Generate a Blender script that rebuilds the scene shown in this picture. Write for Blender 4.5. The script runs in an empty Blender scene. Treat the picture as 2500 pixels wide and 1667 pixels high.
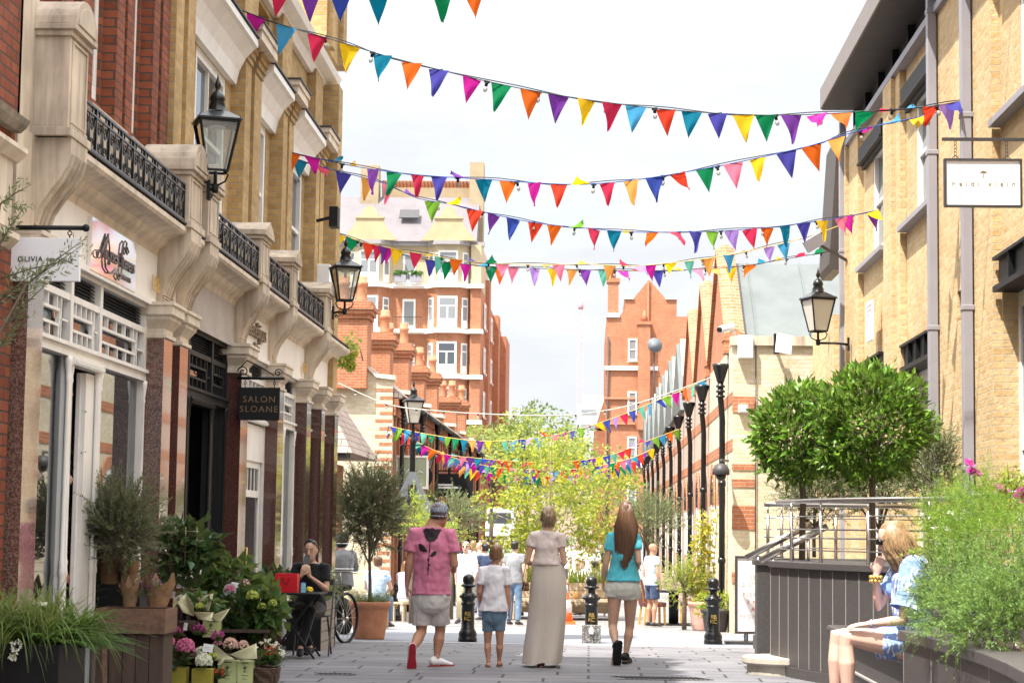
import bpy, math, random
import numpy as np
from mathutils import Vector, Matrix, Euler
sc = bpy.context.scene
COL = sc.collection
rnd = random.Random(7)
PI = math.pi; V = Vector

# ------------------------------------------------------------------ camera
FPX = 4861.0; PHI = .0136; CAM = (0.0, 0.0, 1.45)
_c, _s = math.cos(PHI), math.sin(PHI)
_u = 190*_c+460.5*_s; _v = 190*_s-460.5*_c
TH = math.atan(-_v/FPX); PS = math.atan(_u/FPX*math.cos(TH))
FW = Vector((-math.sin(PS)*math.cos(TH), math.cos(PS)*math.cos(TH), math.sin(TH)))
_ri = Vector((math.cos(PS), math.sin(PS), 0))
_up = Vector((math.sin(PS)*math.sin(TH), -math.cos(PS)*math.sin(TH), math.cos(TH)))
RI = _c*_ri+_s*_up; UP = -_s*_ri+_c*_up
K = 2500/2352
def at(px, py, X=None, Y=None, Z=None):
    """a place in the street measured from the survey picture, at a known wall plane"""
    d = (px*K-1250)*RI+(833.5-py*K)*UP+FPX*FW
    t = (X-CAM[0])/d[0] if X is not None else (Y-CAM[1])/d[1] if Y is not None else (Z-CAM[2])/d[2]
    return Vector(CAM)+t*d

cd = bpy.data.cameras.new('camera'); cam = bpy.data.objects.new('camera', cd); COL.objects.link(cam)
cd.lens = 70.0; cd.sensor_width = 36.0; cd.clip_end = 3000; cd.clip_start = .1
M3 = Matrix((RI, UP, -FW)).transposed()
cam.matrix_world = Matrix.Translation(CAM) @ M3.to_4x4()
sc.camera = cam
cd.dof.use_dof = True; cd.dof.focus_distance = 23.0; cd.dof.aperture_fstop = 8.0

# ------------------------------------------------------------------ object helpers
def tag(o, label=None, cat=None, group=None, kind=None):
    if label: o['label'] = label
    if cat: o['category'] = cat
    if group: o['group'] = group
    if kind: o['kind'] = kind
    return o
def empty(name, loc=(0, 0, 0), rz=0, label=None, cat=None, group=None):
    o = bpy.data.objects.new(name, None); COL.objects.link(o)
    o.location = loc; o.rotation_euler = (0, 0, rz); o.empty_display_size = .1
    return tag(o, label, cat, group)
def kids(o):
    return list(o.children)
def dup(o, parent=None, loc=None, rz=None, label=None):
    c = o.copy(); COL.objects.link(c)
    if parent is not None: c.parent = parent
    for ch in kids(o): dup(ch, c)
    if loc is not None: c.location = loc
    if rz is not None: c.rotation_euler = (0, 0, rz)
    if label: c['label'] = label
    return c

class MB:
    """collects simple shapes into one mesh"""
    def __init__(s): s.v = []; s.f = []; s.m = []; s.sm = []; s.mi = 0
    def add(s, vs, fs, smooth=False):
        b = len(s.v); s.v += [tuple(p) for p in vs]
        s.f += [tuple(i+b for i in f) for f in fs]; s.m += [s.mi]*len(fs); s.sm += [smooth]*len(fs); return s
    def box(s, x0, x1, y0, y1, z0, z1):
        if x0 > x1: x0, x1 = x1, x0
        if y0 > y1: y0, y1 = y1, y0
        if z0 > z1: z0, z1 = z1, z0
        return s.add([(x0,y0,z0),(x1,y0,z0),(x1,y1,z0),(x0,y1,z0),(x0,y0,z1),(x1,y0,z1),(x1,y1,z1),(x0,y1,z1)],
              [(3,2,1,0),(4,5,6,7),(0,1,5,4),(1,2,6,5),(2,3,7,6),(3,0,4,7)])
    def obox(s, c, size, rot=(0,0,0)):
        m = Euler(rot).to_matrix(); c = Vector(c); h = [q/2 for q in size]
        vs = [c+m@Vector((x*h[0], y*h[1], z*h[2])) for z in (-1,1) for x,y in ((-1,-1),(1,-1),(1,1),(-1,1))]
        return s.add(vs, [(3,2,1,0),(4,5,6,7),(0,1,5,4),(1,2,6,5),(2,3,7,6),(3,0,4,7)])
    def bar(s, a, b, w, h=None, up=(0,0,1)):
        a = Vector(a); b = Vector(b); h = h or w; d = (b-a).normalized(); u = Vector(up)
        if abs(d.dot(u)) > .98: u = Vector((1,0,0))
        r = d.cross(u).normalized(); u = r.cross(d)
        vs = [p+r*(x*w/2)+u*(z*h/2) for p in (a,b) for x,z in ((-1,-1),(1,-1),(1,1),(-1,1))]
        return s.add(vs, [(0,1,2,3),(7,6,5,4),(1,0,4,5),(2,1,5,6),(3,2,6,7),(0,3,7,4)])
    def tube(s, pts, r, n=8, caps=True, smooth=True):
        pts = [Vector(p) for p in pts]; k = len(pts)
        rs = r if isinstance(r, (list, tuple)) else [r]*k
        u = None; vs = []
        for i, p in enumerate(pts):
            d = (pts[min(i+1,k-1)]-pts[max(i-1,0)])
            if d.length < 1e-9: d = Vector((0,0,1))
            d.normalize()
            if u is None:
                u = d.cross(Vector((0,0,1)) if abs(d.z) < .9 else Vector((1,0,0))).normalized()
            u = (u-d*u.dot(d)).normalized(); w = d.cross(u)
            for j in range(n):
                a = 2*PI*j/n; vs.append(p+(u*math.cos(a)+w*math.sin(a))*rs[i])
        fs = [(i*n+j, i*n+(j+1)%n, (i+1)*n+(j+1)%n, (i+1)*n+j) for i in range(k-1) for j in range(n)]
        s.add(vs, fs, smooth)
        if caps:
            b = len(s.v)-len(vs)
            s.f += [tuple(b+j for j in reversed(range(n))), tuple(b+(k-1)*n+j for j in range(n))]; s.m += [s.mi]*2; s.sm += [False]*2
        return s
    def rings(s, rings, caps=True, smooth=True, closed=True):
        n = len(rings[0]); k = len(rings); vs = [p for r in rings for p in r]
        fs = [(i*n+j, i*n+(j+1)%n, (i+1)*n+(j+1)%n, (i+1)*n+j) for i in range(k-1) for j in range(n if closed else n-1)]
        if caps and closed: fs += [tuple(reversed(range(n))), tuple((k-1)*n+j for j in range(n))]
        return s.add(vs, fs, smooth)
    def ell(s, stack, n=14, smooth=True):
        """stack of (cx,cy,z,rx,ry) horizontal ellipses"""
        return s.rings([[(cx+rx*math.cos(2*PI*j/n), cy+ry*math.sin(2*PI*j/n), z) for j in range(n)] for cx,cy,z,rx,ry in stack], smooth=smooth)
    def lathe(s, prof, c=(0,0,0), n=16, smooth=True):
        return s.ell([(c[0], c[1], c[2]+z, r, r) for r, z in prof], n, smooth)
    def prism(s, poly, axis, a, b):
        """poly in the plane across axis; axis 'x': (y,z)  'y': (x,z)  'z': (x,y)"""
        f = {'x': lambda t,p: (t,p[0],p[1]), 'y': lambda t,p: (p[0],t,p[1]), 'z': lambda t,p: (p[0],p[1],t)}[axis]
        n = len(poly); vs = [f(a,p) for p in poly]+[f(b,p) for p in poly]
        fs = [(i,(i+1)%n,n+(i+1)%n,n+i) for i in range(n)]+[tuple(reversed(range(n))), tuple(range(n,2*n))]
        return s.add(vs, fs)
    def sphere(s, c, r, n=12, m=8, smooth=True):
        r3 = r if isinstance(r,(tuple,list)) else (r,r,r)
        st = []
        for i in range(m+1):
            a = -PI/2+PI*i/m; q = max(math.cos(a), .02)
            st.append((c[0], c[1], c[2]+r3[2]*math.sin(a), r3[0]*q, r3[1]*q))
        return s.ell(st, n, smooth)
    def quad(s, a, b, c, d): return s.add([a,b,c,d], [(0,1,2,3)])
    def build(s, name, mat, parent=None, loc=None, bevel=0, fix=True):
        me = bpy.data.meshes.new(name); me.from_pydata(s.v, [], s.f)
        for m in (mat if isinstance(mat,(list,tuple)) else [mat]): me.materials.append(m)
        if len(s.f):
            me.polygons.foreach_set('material_index', s.m); me.polygons.foreach_set('use_smooth', s.sm)
        me.update()
        if fix:
            import bmesh
            bm = bmesh.new(); bm.from_mesh(me); bmesh.ops.recalc_face_normals(bm, faces=bm.faces); bm.to_mesh(me); bm.free()
        o = bpy.data.objects.new(name, me); COL.objects.link(o)
        if parent: o.parent = parent
        if loc is not None: o.location = loc
        if bevel:
            b = o.modifiers.new('bevel', 'BEVEL'); b.width = bevel; b.segments = 2; b.limit_method = 'ANGLE'; b.angle_limit = .7
        return o
def part(name, mb, mat, parent, **k): return mb.build(name, mat, parent, **k)
def np_mesh(name, v, f, mat, parent=None, smooth=False, nper=None):
    """v (n,3) array, f (m,k) array"""
    me = bpy.data.meshes.new(name); n, k = f.shape
    me.vertices.add(len(v)); me.vertices.foreach_set('co', np.asarray(v, np.float32).ravel())
    me.loops.add(n*k); me.loops.foreach_set('vertex_index', f.astype(np.int32).ravel())
    me.polygons.add(n); me.polygons.foreach_set('loop_start', np.arange(0, n*k, k, dtype=np.int32))
    try: me.polygons.foreach_set('loop_total', np.full(n, k, np.int32))
    except Exception: pass
    me.polygons.foreach_set('use_smooth', np.full(n, smooth))
    me.update(calc_edges=True); me.validate()
    for m in (mat if isinstance(mat,(list,tuple)) else [mat]): me.materials.append(m)
    o = bpy.data.objects.new(name, me); COL.objects.link(o)
    if parent: o.parent = parent
    return o
def text(name, body, size, mat, parent, loc, rot, extrude=.004, align='CENTER', spacing=1.0, shear=0):
    cu = bpy.data.curves.new(name, 'FONT'); cu.body = body; cu.size = size; cu.extrude = extrude
    cu.align_x = align; cu.align_y = 'CENTER'; cu.space_character = spacing; cu.shear = shear
    t = bpy.data.objects.new(name, cu); COL.objects.link(t)
    dg = bpy.context.evaluated_depsgraph_get(); me = bpy.data.meshes.new_from_object(t.evaluated_get(dg))
    bpy.data.objects.remove(t); bpy.data.curves.remove(cu)
    me.materials.clear(); me.materials.append(mat)
    o = bpy.data.objects.new(name, me); COL.objects.link(o); o.location = loc; o.rotation_euler = rot
    if parent: o.parent = parent
    return o

# ------------------------------------------------------------------ materials
def _nt(name):
    m = bpy.data.materials.new(name); m.use_nodes = True; nt = m.node_tree
    return m, nt, nt.nodes['Principled BSDF'], nt.nodes['Material Output']
def rgb(c): return (c[0], c[1], c[2], 1)
def _mix(nt, a, b, fac, blend='MIX'):
    n = nt.nodes.new('ShaderNodeMix'); n.data_type = 'RGBA'; n.blend_type = blend
    for sock, val in ((n.inputs[6], a), (n.inputs[7], b), (n.inputs[0], fac)):
        if hasattr(val, 'links') or isinstance(val, bpy.types.NodeSocket): nt.links.new(val, sock)
        else: sock.default_value = val
    return n.outputs[2]
def _noise(nt, scale, detail=4, vec=None, rough=.55):
    n = nt.nodes.new('ShaderNodeTexNoise'); n.inputs['Scale'].default_value = scale; n.inputs['Detail'].default_value = detail
    n.inputs['Roughness'].default_value = rough
    if vec is not None: nt.links.new(vec, n.inputs['Vector'])
    return n
def _ramp(nt, fac, a, b, ca=(0,0,0,1), cb=(1,1,1,1)):
    r = nt.nodes.new('ShaderNodeValToRGB'); r.color_ramp.elements[0].position = a; r.color_ramp.elements[1].position = b
    r.color_ramp.elements[0].color = ca; r.color_ramp.elements[1].color = cb
    nt.links.new(fac, r.inputs[0]); return r.outputs[0]
def _pos(nt):
    g = nt.nodes.new('ShaderNodeNewGeometry'); return g.outputs['Position']
def _obj(nt):
    g = nt.nodes.new('ShaderNodeTexCoord'); return g.outputs['Object']
def _bump(nt, bs, h, strength=.3, dist=.01):
    b = nt.nodes.new('ShaderNodeBump'); b.inputs['Strength'].default_value = strength; b.inputs['Distance'].default_value = dist
    nt.links.new(h, b.inputs['Height']); nt.links.new(b.outputs[0], bs.inputs['Normal'])
def P(name, c, rough=.6, var=.12, scale=6, metal=0, bump=0, bscale=40, spec=.4, coat=0, bdist=.005, streak=0):
    """painted or plain surface with a little dirt and tone variation"""
    m, nt, bs, out = _nt(name); p = _obj(nt)
    n = _noise(nt, scale, 5, p); f = _ramp(nt, n.outputs['Fac'], .3, .75)
    d = tuple(q*(1-var) for q in c); l = tuple(min(1, q*(1+var*.6)) for q in c)
    col = _mix(nt, rgb(d), rgb(l), f)
    if streak:
        mp = nt.nodes.new('ShaderNodeMapping'); mp.inputs['Scale'].default_value = (7, 7, .7); nt.links.new(p, mp.inputs[0])
        n3 = _noise(nt, 1.0, 6, mp.outputs[0], .65); col = _mix(nt, (1-streak,1-streak*1.05,1-streak*1.1,1), (1,1,1,1), _ramp(nt, n3.outputs['Fac'], .34, .56)) if False else _mix(nt, col, _mix(nt, (1-streak,1-streak*1.05,1-streak*1.1,1), (1,1,1,1), _ramp(nt, n3.outputs['Fac'], .34, .56)), 1.0, 'MULTIPLY')
    nt.links.new(col, bs.inputs['Base Color'])
    bs.inputs['Roughness'].default_value = rough; bs.inputs['Metallic'].default_value = metal
    bs.inputs['Specular IOR Level'].default_value = spec; bs.inputs['Coat Weight'].default_value = coat
    if bump: _bump(nt, bs, _noise(nt, bscale, 4, p).outputs['Fac'], bump, bdist)
    return m
def BR(name, c1, c2, mortar, w=.225, h=.075, ms=.008, stain=.25, bump=.5, rough=.85, off=.5, dark=None):
    """brick laid in level courses on any upright face"""
    m, nt, bs, out = _nt(name); L = nt.links
    g = nt.nodes.new('ShaderNodeNewGeometry')
    sp = nt.nodes.new('ShaderNodeSeparateXYZ'); L.new(g.outputs['Position'], sp.inputs[0])
    sn = nt.nodes.new('ShaderNodeSeparateXYZ'); L.new(g.outputs['True Normal'], sn.inputs[0])
    ax = nt.nodes.new('ShaderNodeMath'); ax.operation = 'ABSOLUTE'; L.new(sn.outputs[0], ax.inputs[0])
    gt = nt.nodes.new('ShaderNodeMath'); gt.operation = 'GREATER_THAN'; L.new(ax.outputs[0], gt.inputs[0]); gt.inputs[1].default_value = .6
    mx = nt.nodes.new('ShaderNodeMix'); mx.data_type = 'FLOAT'; L.new(gt.outputs[0], mx.inputs[0]); L.new(sp.outputs[0], mx.inputs[2]); L.new(sp.outputs[1], mx.inputs[3])
    cb = nt.nodes.new('ShaderNodeCombineXYZ'); L.new(mx.outputs[0], cb.inputs[0]); L.new(sp.outputs[2], cb.inputs[1])
    b = nt.nodes.new('ShaderNodeTexBrick'); L.new(cb.outputs[0], b.inputs['Vector'])
    b.inputs['Scale'].default_value = 1; b.inputs['Brick Width'].default_value = w; b.inputs['Row Height'].default_value = h
    b.inputs['Mortar Size'].default_value = ms; b.inputs['Mortar Smooth'].default_value = .3; b.offset = off
    b.inputs['Color1'].default_value = rgb(c1); b.inputs['Color2'].default_value = rgb(c2); b.inputs['Mortar'].default_value = rgb(mortar)
    n = _noise(nt, 1.1, 6, g.outputs['Position']); f = _ramp(nt, n.outputs['Fac'], .35, .7)
    n2 = _noise(nt, 14, 3, g.outputs['Position']); f2 = _ramp(nt, n2.outputs['Fac'], .3, .7)
    col = _mix(nt, b.outputs['Color'], rgb(tuple(1-stain for _ in range(3))), f, 'MULTIPLY')
    col = _mix(nt, col, rgb((1-stain*.8,)*3), f2, 'MULTIPLY')
    L.new(col, bs.inputs['Base Color']); bs.inputs['Roughness'].default_value = rough; bs.inputs['Specular IOR Level'].default_value = .2
    inv = nt.nodes.new('ShaderNodeMath'); inv.operation = 'MULTIPLY_ADD'; L.new(b.outputs['Fac'], inv.inputs[0]); inv.inputs[1].default_value = -1; L.new(n2.outputs['Fac'], inv.inputs[2])
    _bump(nt, bs, inv.outputs[0], bump, .012)
    return m
def GLASS(name, tint=(.02,.025,.03), refl=.5, through=.0):
    """window glass: mirror by angle over a dim room"""
    m, nt, bs, out = _nt(name); nt.nodes.remove(bs)
    gl = nt.nodes.new('ShaderNodeBsdfGlossy'); gl.inputs['Roughness'].default_value = .015; gl.inputs[0].default_value = (.95,.97,1,1)
    di = nt.nodes.new('ShaderNodeBsdfDiffuse'); di.inputs[0].default_value = rgb(tint)
    tr = nt.nodes.new('ShaderNodeBsdfTransparent'); tr.inputs[0].default_value = (.8,.84,.83,1)
    ms = nt.nodes.new('ShaderNodeMixShader'); ms.inputs[0].default_value = through
    nt.links.new(di.outputs[0], ms.inputs[1]); nt.links.new(tr.outputs[0], ms.inputs[2])
    lw = nt.nodes.new('ShaderNodeLayerWeight'); lw.inputs[0].default_value = refl
    mf = nt.nodes.new('ShaderNodeMixShader'); nt.links.new(lw.outputs['Fresnel'], mf.inputs[0])
    nt.links.new(ms.outputs[0], mf.inputs[1]); nt.links.new(gl.outputs[0], mf.inputs[2])
    nt.links.new(mf.outputs[0], out.inputs[0]); return m
def LEAF(name, c1, c2, trans=.35, rough=.45):
    """foliage: tone varies from leaf to leaf, light comes through"""
    m, nt, bs, out = _nt(name); L = nt.links
    g = nt.nodes.new('ShaderNodeNewGeometry')
    col = _mix(nt, rgb(c1), rgb(c2), g.outputs['Random Per Island'])
    L.new(col, bs.inputs['Base Color']); bs.inputs['Roughness'].default_value = rough; bs.inputs['Specular IOR Level'].default_value = .35
    t = nt.nodes.new('ShaderNodeBsdfTranslucent'); L.new(_mix(nt, col, (1.0,1.0,.35,1), .25), t.inputs[0])
    ms = nt.nodes.new('ShaderNodeMixShader'); ms.inputs[0].default_value = trans
    L.new(bs.outputs[0], ms.inputs[1]); L.new(t.outputs[0], ms.inputs[2]); L.new(ms.outputs[0], out.inputs[0]); return m
def CLOTH(name, c, trans=.0, wr=.5, scale=9, var=.12, rough=.85, stretch=(1,1,.35)):
    m, nt, bs, out = _nt(name); L = nt.links
    tc = nt.nodes.new('ShaderNodeTexCoord'); mp = nt.nodes.new('ShaderNodeMapping'); mp.inputs['Scale'].default_value = stretch
    L.new(tc.outputs['Object'], mp.inputs[0])
    n = _noise(nt, scale, 3, mp.outputs[0]); n.inputs['Distortion'].default_value = .8
    f = _ramp(nt, n.outputs['Fac'], .3, .7)
    col = _mix(nt, rgb(tuple(q*(1-var) for q in c)), rgb(c), f); L.new(col, bs.inputs['Base Color'])
    bs.inputs['Roughness'].default_value = rough; bs.inputs['Specular IOR Level'].default_value = .15; bs.inputs['Sheen Weight'].default_value = .2
    if wr: _bump(nt, bs, n.outputs['Fac'], wr, .05)
    if trans:
        t = nt.nodes.new('ShaderNodeBsdfTranslucent'); L.new(col, t.inputs[0])
        ms = nt.nodes.new('ShaderNodeMixShader'); ms.inputs[0].default_value = trans
        L.new(bs.outputs[0], ms.inputs[1]); L.new(t.outputs[0], ms.inputs[2]); L.new(ms.outputs[0], out.inputs[0])
    return m
def SPECK(name, c1, c2, c3, scale=90, rough=.15, coat=0):
    """polished speckled stone"""
    m, nt, bs, out = _nt(name); p = _obj(nt)
    v = nt.nodes.new('ShaderNodeTexVoronoi'); v.inputs['Scale'].default_value = scale; nt.links.new(p, v.inputs['Vector'])
    s = nt.nodes.new('ShaderNodeSeparateColor'); nt.links.new(v.outputs['Color'], s.inputs[0])
    a = _mix(nt, rgb(c1), rgb(c2), _ramp(nt, s.outputs[0], .35, .65)); b = _mix(nt, a, rgb(c3), _ramp(nt, s.outputs[1], .75, .8))
    nt.links.new(b, bs.inputs['Base Color']); bs.inputs['Roughness'].default_value = rough; bs.inputs['Coat Weight'].default_value = coat
    return m
def WOOD(name, c, rough=.7, axis=2, dark=.5):
    m, nt, bs, out = _nt(name); tc = nt.nodes.new('ShaderNodeTexCoord'); mp = nt.nodes.new('ShaderNodeMapping')
    s = [22, 22, 22]; s[axis] = 1.5; mp.inputs['Scale'].default_value = s; nt.links.new(tc.outputs['Object'], mp.inputs[0])
    n = _noise(nt, 1, 5, mp.outputs[0]); f = _ramp(nt, n.outputs['Fac'], .3, .7)
    nt.links.new(_mix(nt, rgb(tuple(q*dark for q in c)), rgb(c), f), bs.inputs['Base Color']); bs.inputs['Roughness'].default_value = rough
    _bump(nt, bs, n.outputs['Fac'], .3, .004); return m

M = {}
M['red_brick'] = BR('red_brick', (.34,.105,.055), (.23,.065,.035), (.10,.075,.06))
M['yellow_brick'] = BR('yellow_brick', (.58,.39,.17), (.46,.285,.115), (.42,.35,.24))
M['pale_brick'] = BR('pale_brick', (.68,.50,.28), (.60,.40,.19), (.62,.52,.37), stain=.18, bump=1.0, ms=.006)
M['cream_brick'] = BR('cream_brick', (.74,.65,.48), (.62,.52,.34), (.62,.56,.46), stain=.2)
M['orange_brick'] = BR('orange_brick', (.52,.20,.10), (.42,.145,.07), (.45,.32,.22), stain=.2)
M['rust_brick'] = BR('rust_brick', (.48,.18,.09), (.36,.12,.06), (.30,.22,.16), stain=.25)
M['blush_brick'] = BR('blush_brick', (.56,.42,.34), (.48,.33,.26), (.5,.44,.38), stain=.15)
M['stone'] = P('stone', (.60,.50,.39), .85, .22, 3, bump=.3, bscale=60, streak=.38)
M['cream_stone'] = P('cream_stone', (.70,.60,.48), .8, .15, 3, bump=.15, streak=.25)
M['white'] = P('white_paint', (.82,.79,.74), .45, .08, 5, streak=.08)
M['fascia'] = P('fascia_paint', (.84,.79,.72), .55, .05, 2, streak=.06)
M['greyfascia'] = P('grey_fascia_paint', (.42,.37,.33), .6, .2, 3)
M['black'] = P('black_paint', (.010,.010,.011), .55, .2, 8, spec=.25)
M['black_gloss'] = P('black_gloss', (.007,.007,.008), .30, .2, 12, spec=.4, coat=.1)
M['darkgrey'] = P('dark_grey_paint', (.045,.042,.045), .5, .2, 5)
M['soffit'] = P('dark_soffit', (.055,.045,.04), .6, .2, 3)
M['pipe'] = P('grey_pipe', (.28,.27,.30), .45, .08, 3)
M['granite'] = SPECK('granite', (.19,.10,.075), (.09,.052,.042), (.25,.16,.13), 110, .08, .6)
M['dark_granite'] = SPECK('dark_granite', (.10,.04,.033), (.065,.026,.022), (.13,.06,.048), 130, .08, .6)
M['glass'] = GLASS('shop_glass', (.03,.03,.03), .62, .55)
M['winglass'] = GLASS('window_glass', (.05,.06,.07), .5, 0)
M['paleglass'] = GLASS('pale_window_glass', (.22,.23,.24), .35, 0)
M['lampglass'] = GLASS('lamp_glass', (.6,.6,.55), .3, .75)
M['frost'] = GLASS('frosted_lamp_glass', (.62,.58,.50), .25, .2)
M['steel'] = P('brushed_steel', (.60,.57,.55), .28, .1, 20, metal=1)
M['darkstone'] = SPECK('dark_stone', (.052,.046,.045), (.065,.058,.056), (.085,.078,.076), 160, .5)
M['zinc'] = P('zinc_roof', (.105,.118,.115), .55, .2, 1.5, metal=.0)
M['slate'] = BR('slate_roof', (.34,.27,.23), (.28,.22,.19), (.10,.08,.07), w=.35, h=.16, ms=.01, bump=.4)
M['mauve_slate'] = P('mauve_slate', (.155,.138,.148), .7, .15, 1.2)
M['terracotta'] = P('terracotta', (.50,.22,.12), .8, .22, 7, bump=.2)
M['pinkpot'] = P('pink_terracotta', (.60,.34,.27), .8, .15, 6)
M['darkwood'] = WOOD('dark_wood', (.085,.05,.035))
M['cratewood'] = WOOD('crate_wood', (.20,.105,.065), axis=1)
M['palewood'] = WOOD('pale_wood', (.52,.40,.27), axis=0, dark=.75)
M['legwood'] = WOOD('leg_wood', (.62,.36,.10), dark=.8)
M['greywood'] = WOOD('weathered_wood', (.34,.28,.24), axis=0, dark=.8)
M['wicker'] = WOOD('wicker', (.12,.07,.045), axis=0)
M['bark'] = WOOD('bark', (.20,.15,.11), rough=.9)
M['birchbark'] = WOOD('pale_bark', (.55,.45,.36), rough=.9)
M['soil'] = P('soil', (.05,.035,.025), .95, .4, 30)
M['kraft'] = P('kraft_paper', (.27,.155,.08), .75, .25, 14, bump=.5, bscale=18, bdist=.02)
M['tissue'] = P('pale_wrapping_paper', (.62,.60,.38), .7, .1, 10, bump=.3, bscale=20, bdist=.01)
M['limepaper'] = P('lime_paper', (.58,.64,.30), .7, .08, 8)
M['mustardpot'] = P('mustard_bag', (.30,.26,.03), .6, .2, 8)
M['card'] = P('white_card', (.80,.80,.82), .6, .03, 8)
M['bulbglass'] = GLASS('bulb_glass', (.7,.65,.55), .35, .6)
M['gold'] = P('gold_paint', (.62,.42,.12), .4, .15, 30, metal=.6)
M['orangeplastic'] = P('orange_plastic', (.75,.17,.04), .5, .1, 6)
M['leather'] = P('brown_leather', (.17,.055,.045), .4, .2, 8)
M['asphalt'] = P('asphalt', (.085,.085,.09), .9, .2, 1.5, bump=.3, bscale=120)
L_ = LEAF
M['bay'] = L_('bay_leaf', (.022,.085,.006), (.19,.36,.035), .25, .3)
M['olive'] = L_('olive_leaf', (.075,.115,.045), (.22,.28,.13), .25)
M['darkolive'] = L_('dark_olive_leaf', (.05,.07,.03), (.16,.18,.10), .25)
M['birch'] = L_('birch_leaf', (.12,.22,.02), (.42,.42,.03), .4)
M['lime'] = L_('lime_leaf', (.16,.30,.02), (.42,.46,.05), .4)
M['autumn'] = L_('yellowing_leaf', (.24,.32,.03), (.62,.45,.05), .45)
M['green'] = L_('green_leaf', (.03,.085,.015), (.07,.15,.03), .3)
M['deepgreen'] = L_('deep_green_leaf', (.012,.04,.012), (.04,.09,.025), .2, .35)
M['fern'] = L_('fern_leaf', (.06,.16,.015), (.14,.27,.03), .4)
M['grass'] = L_('long_grass', (.06,.12,.02), (.18,.25,.06), .4)
M['rosemary'] = L_('rosemary_leaf', (.035,.12,.012), (.26,.40,.10), .25)
M['feather'] = L_('feathery_leaf', (.055,.17,.012), (.26,.42,.045), .35)
M['farleaf'] = L_('far_leaf', (.12,.20,.03), (.30,.36,.07), .4)
M['pinkpetal'] = L_('pink_petal', (.62,.12,.30), (.80,.28,.50), .3)
M['palepink'] = L_('pale_pink_petal', (.72,.40,.42), (.85,.66,.55), .3)
M['whitepetal'] = L_('white_petal', (.75,.75,.60), (.88,.87,.80), .3)
M['limepetal'] = L_('lime_petal', (.42,.50,.08), (.66,.68,.22), .3)
M['magentapetal'] = L_('magenta_petal', (.35,.02,.22), (.60,.06,.40), .3)
M['redpetal'] = L_('red_petal', (.45,.02,.03), (.65,.06,.05), .3)
M['peachpetal'] = L_('peach_petal', (.80,.30,.15), (.85,.50,.42), .3)
M['violetpetal'] = L_('violet_petal', (.10,.03,.14), (.22,.07,.28), .3)
def SKIN(name, c):
    m = P(name, c, .5, .12, 14); b = m.node_tree.nodes['Principled BSDF']
    b.inputs['Subsurface Weight'].default_value = .12; b.inputs['Subsurface Radius'].default_value = (.02,.008,.005); return m
M['skin_tan'] = SKIN('tanned_skin', (.50,.26,.17)); M['skin_fair'] = SKIN('fair_skin', (.66,.42,.33)); M['skin_warm'] = SKIN('warm_skin', (.55,.34,.24))
def HAIR(name, c, dark=.45, sc_=(60,60,2)):
    m, nt, bs, out = _nt(name); tc = nt.nodes.new('ShaderNodeTexCoord'); mp = nt.nodes.new('ShaderNodeMapping'); mp.inputs['Scale'].default_value = sc_
    nt.links.new(tc.outputs['Object'], mp.inputs[0]); n = _noise(nt, 1, 4, mp.outputs[0]); f = _ramp(nt, n.outputs['Fac'], .3, .7)
    nt.links.new(_mix(nt, rgb(tuple(q*dark for q in c)), rgb(c), f), bs.inputs['Base Color']); bs.inputs['Roughness'].default_value = .4
    _bump(nt, bs, n.outputs['Fac'], .6, .006); return m
# ------------------------------------------------------------------ ground
def paving(name, c1, c2, joint, w, h, rough=.7, ms=.015, bright=1):
    m, nt, bs, out = _nt(name); L = nt.links; p = _pos(nt)
    b = nt.nodes.new('ShaderNodeTexBrick'); L.new(p, b.inputs['Vector']); b.inputs['Scale'].default_value = 1
    b.inputs['Brick Width'].default_value = w; b.inputs['Row Height'].default_value = h; b.inputs['Mortar Size'].default_value = ms
    b.inputs['Color1'].default_value = rgb(c1); b.inputs['Color2'].default_value = rgb(c2); b.inputs['Mortar'].default_value = rgb(joint)
    b.offset = .37; b.squash = 1.4; b.squash_frequency = 3
    n = _noise(nt, .9, 6, p, .65); f = _ramp(nt, n.outputs['Fac'], .38, .66)
    col = _mix(nt, b.outputs['Color'], (.66,.66,.68,1), f, 'MULTIPLY')
    n2 = _noise(nt, 45, 3, p); col = _mix(nt, col, (.8,.8,.8,1), _ramp(nt, n2.outputs['Fac'], .35, .7), 'MULTIPLY')
    v = nt.nodes.new('ShaderNodeTexVoronoi'); v.inputs['Scale'].default_value = 3.2; L.new(p, v.inputs['Vector'])
    spot = _ramp(nt, v.outputs['Distance'], .03, .05); col = _mix(nt, (.10,.10,.11,1), col, spot)
    L.new(col, bs.inputs['Base Color']); bs.inputs['Roughness'].default_value = rough; bs.inputs['Specular IOR Level'].default_value = .25
    _bump(nt, bs, b.outputs['Fac'], -.4, .006); return m
M['slab'] = paving('stone_slabs', (.235,.225,.235), (.185,.18,.195), (.045,.042,.045), .85, .46)
M['sett'] = paving('pale_setts', (.30,.29,.285), (.26,.25,.25), (.17,.165,.165), .6, .35)
def gz(y):
    """the street falls gently away beyond the near pavement"""
    return -.027*(min(max(y, 22), 45)-22)+.015*(min(max(y, 62), 145)-62)
def gat(px, py):
    y = 25.0
    for _ in range(60): p = at(px, py, Z=gz(y)); y += (min(max(p.y, 1), 200)-y)*.5
    return p
def sheet(name, x0, x1, y0, y1, dz, mat):
    m = MB(); ys = [y0]+[q for q in (22, 30, 38, 45, 62, 75, 100, 145) if y0 < q < y1]+[y1]
    for a, b in zip(ys, ys[1:]): m.quad((x0,a,gz(a)+dz),(x1,a,gz(a)+dz),(x1,b,gz(b)+dz),(x0,b,gz(b)+dz))
    return tag(m.build(name, mat, fix=False), kind='structure')
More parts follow.
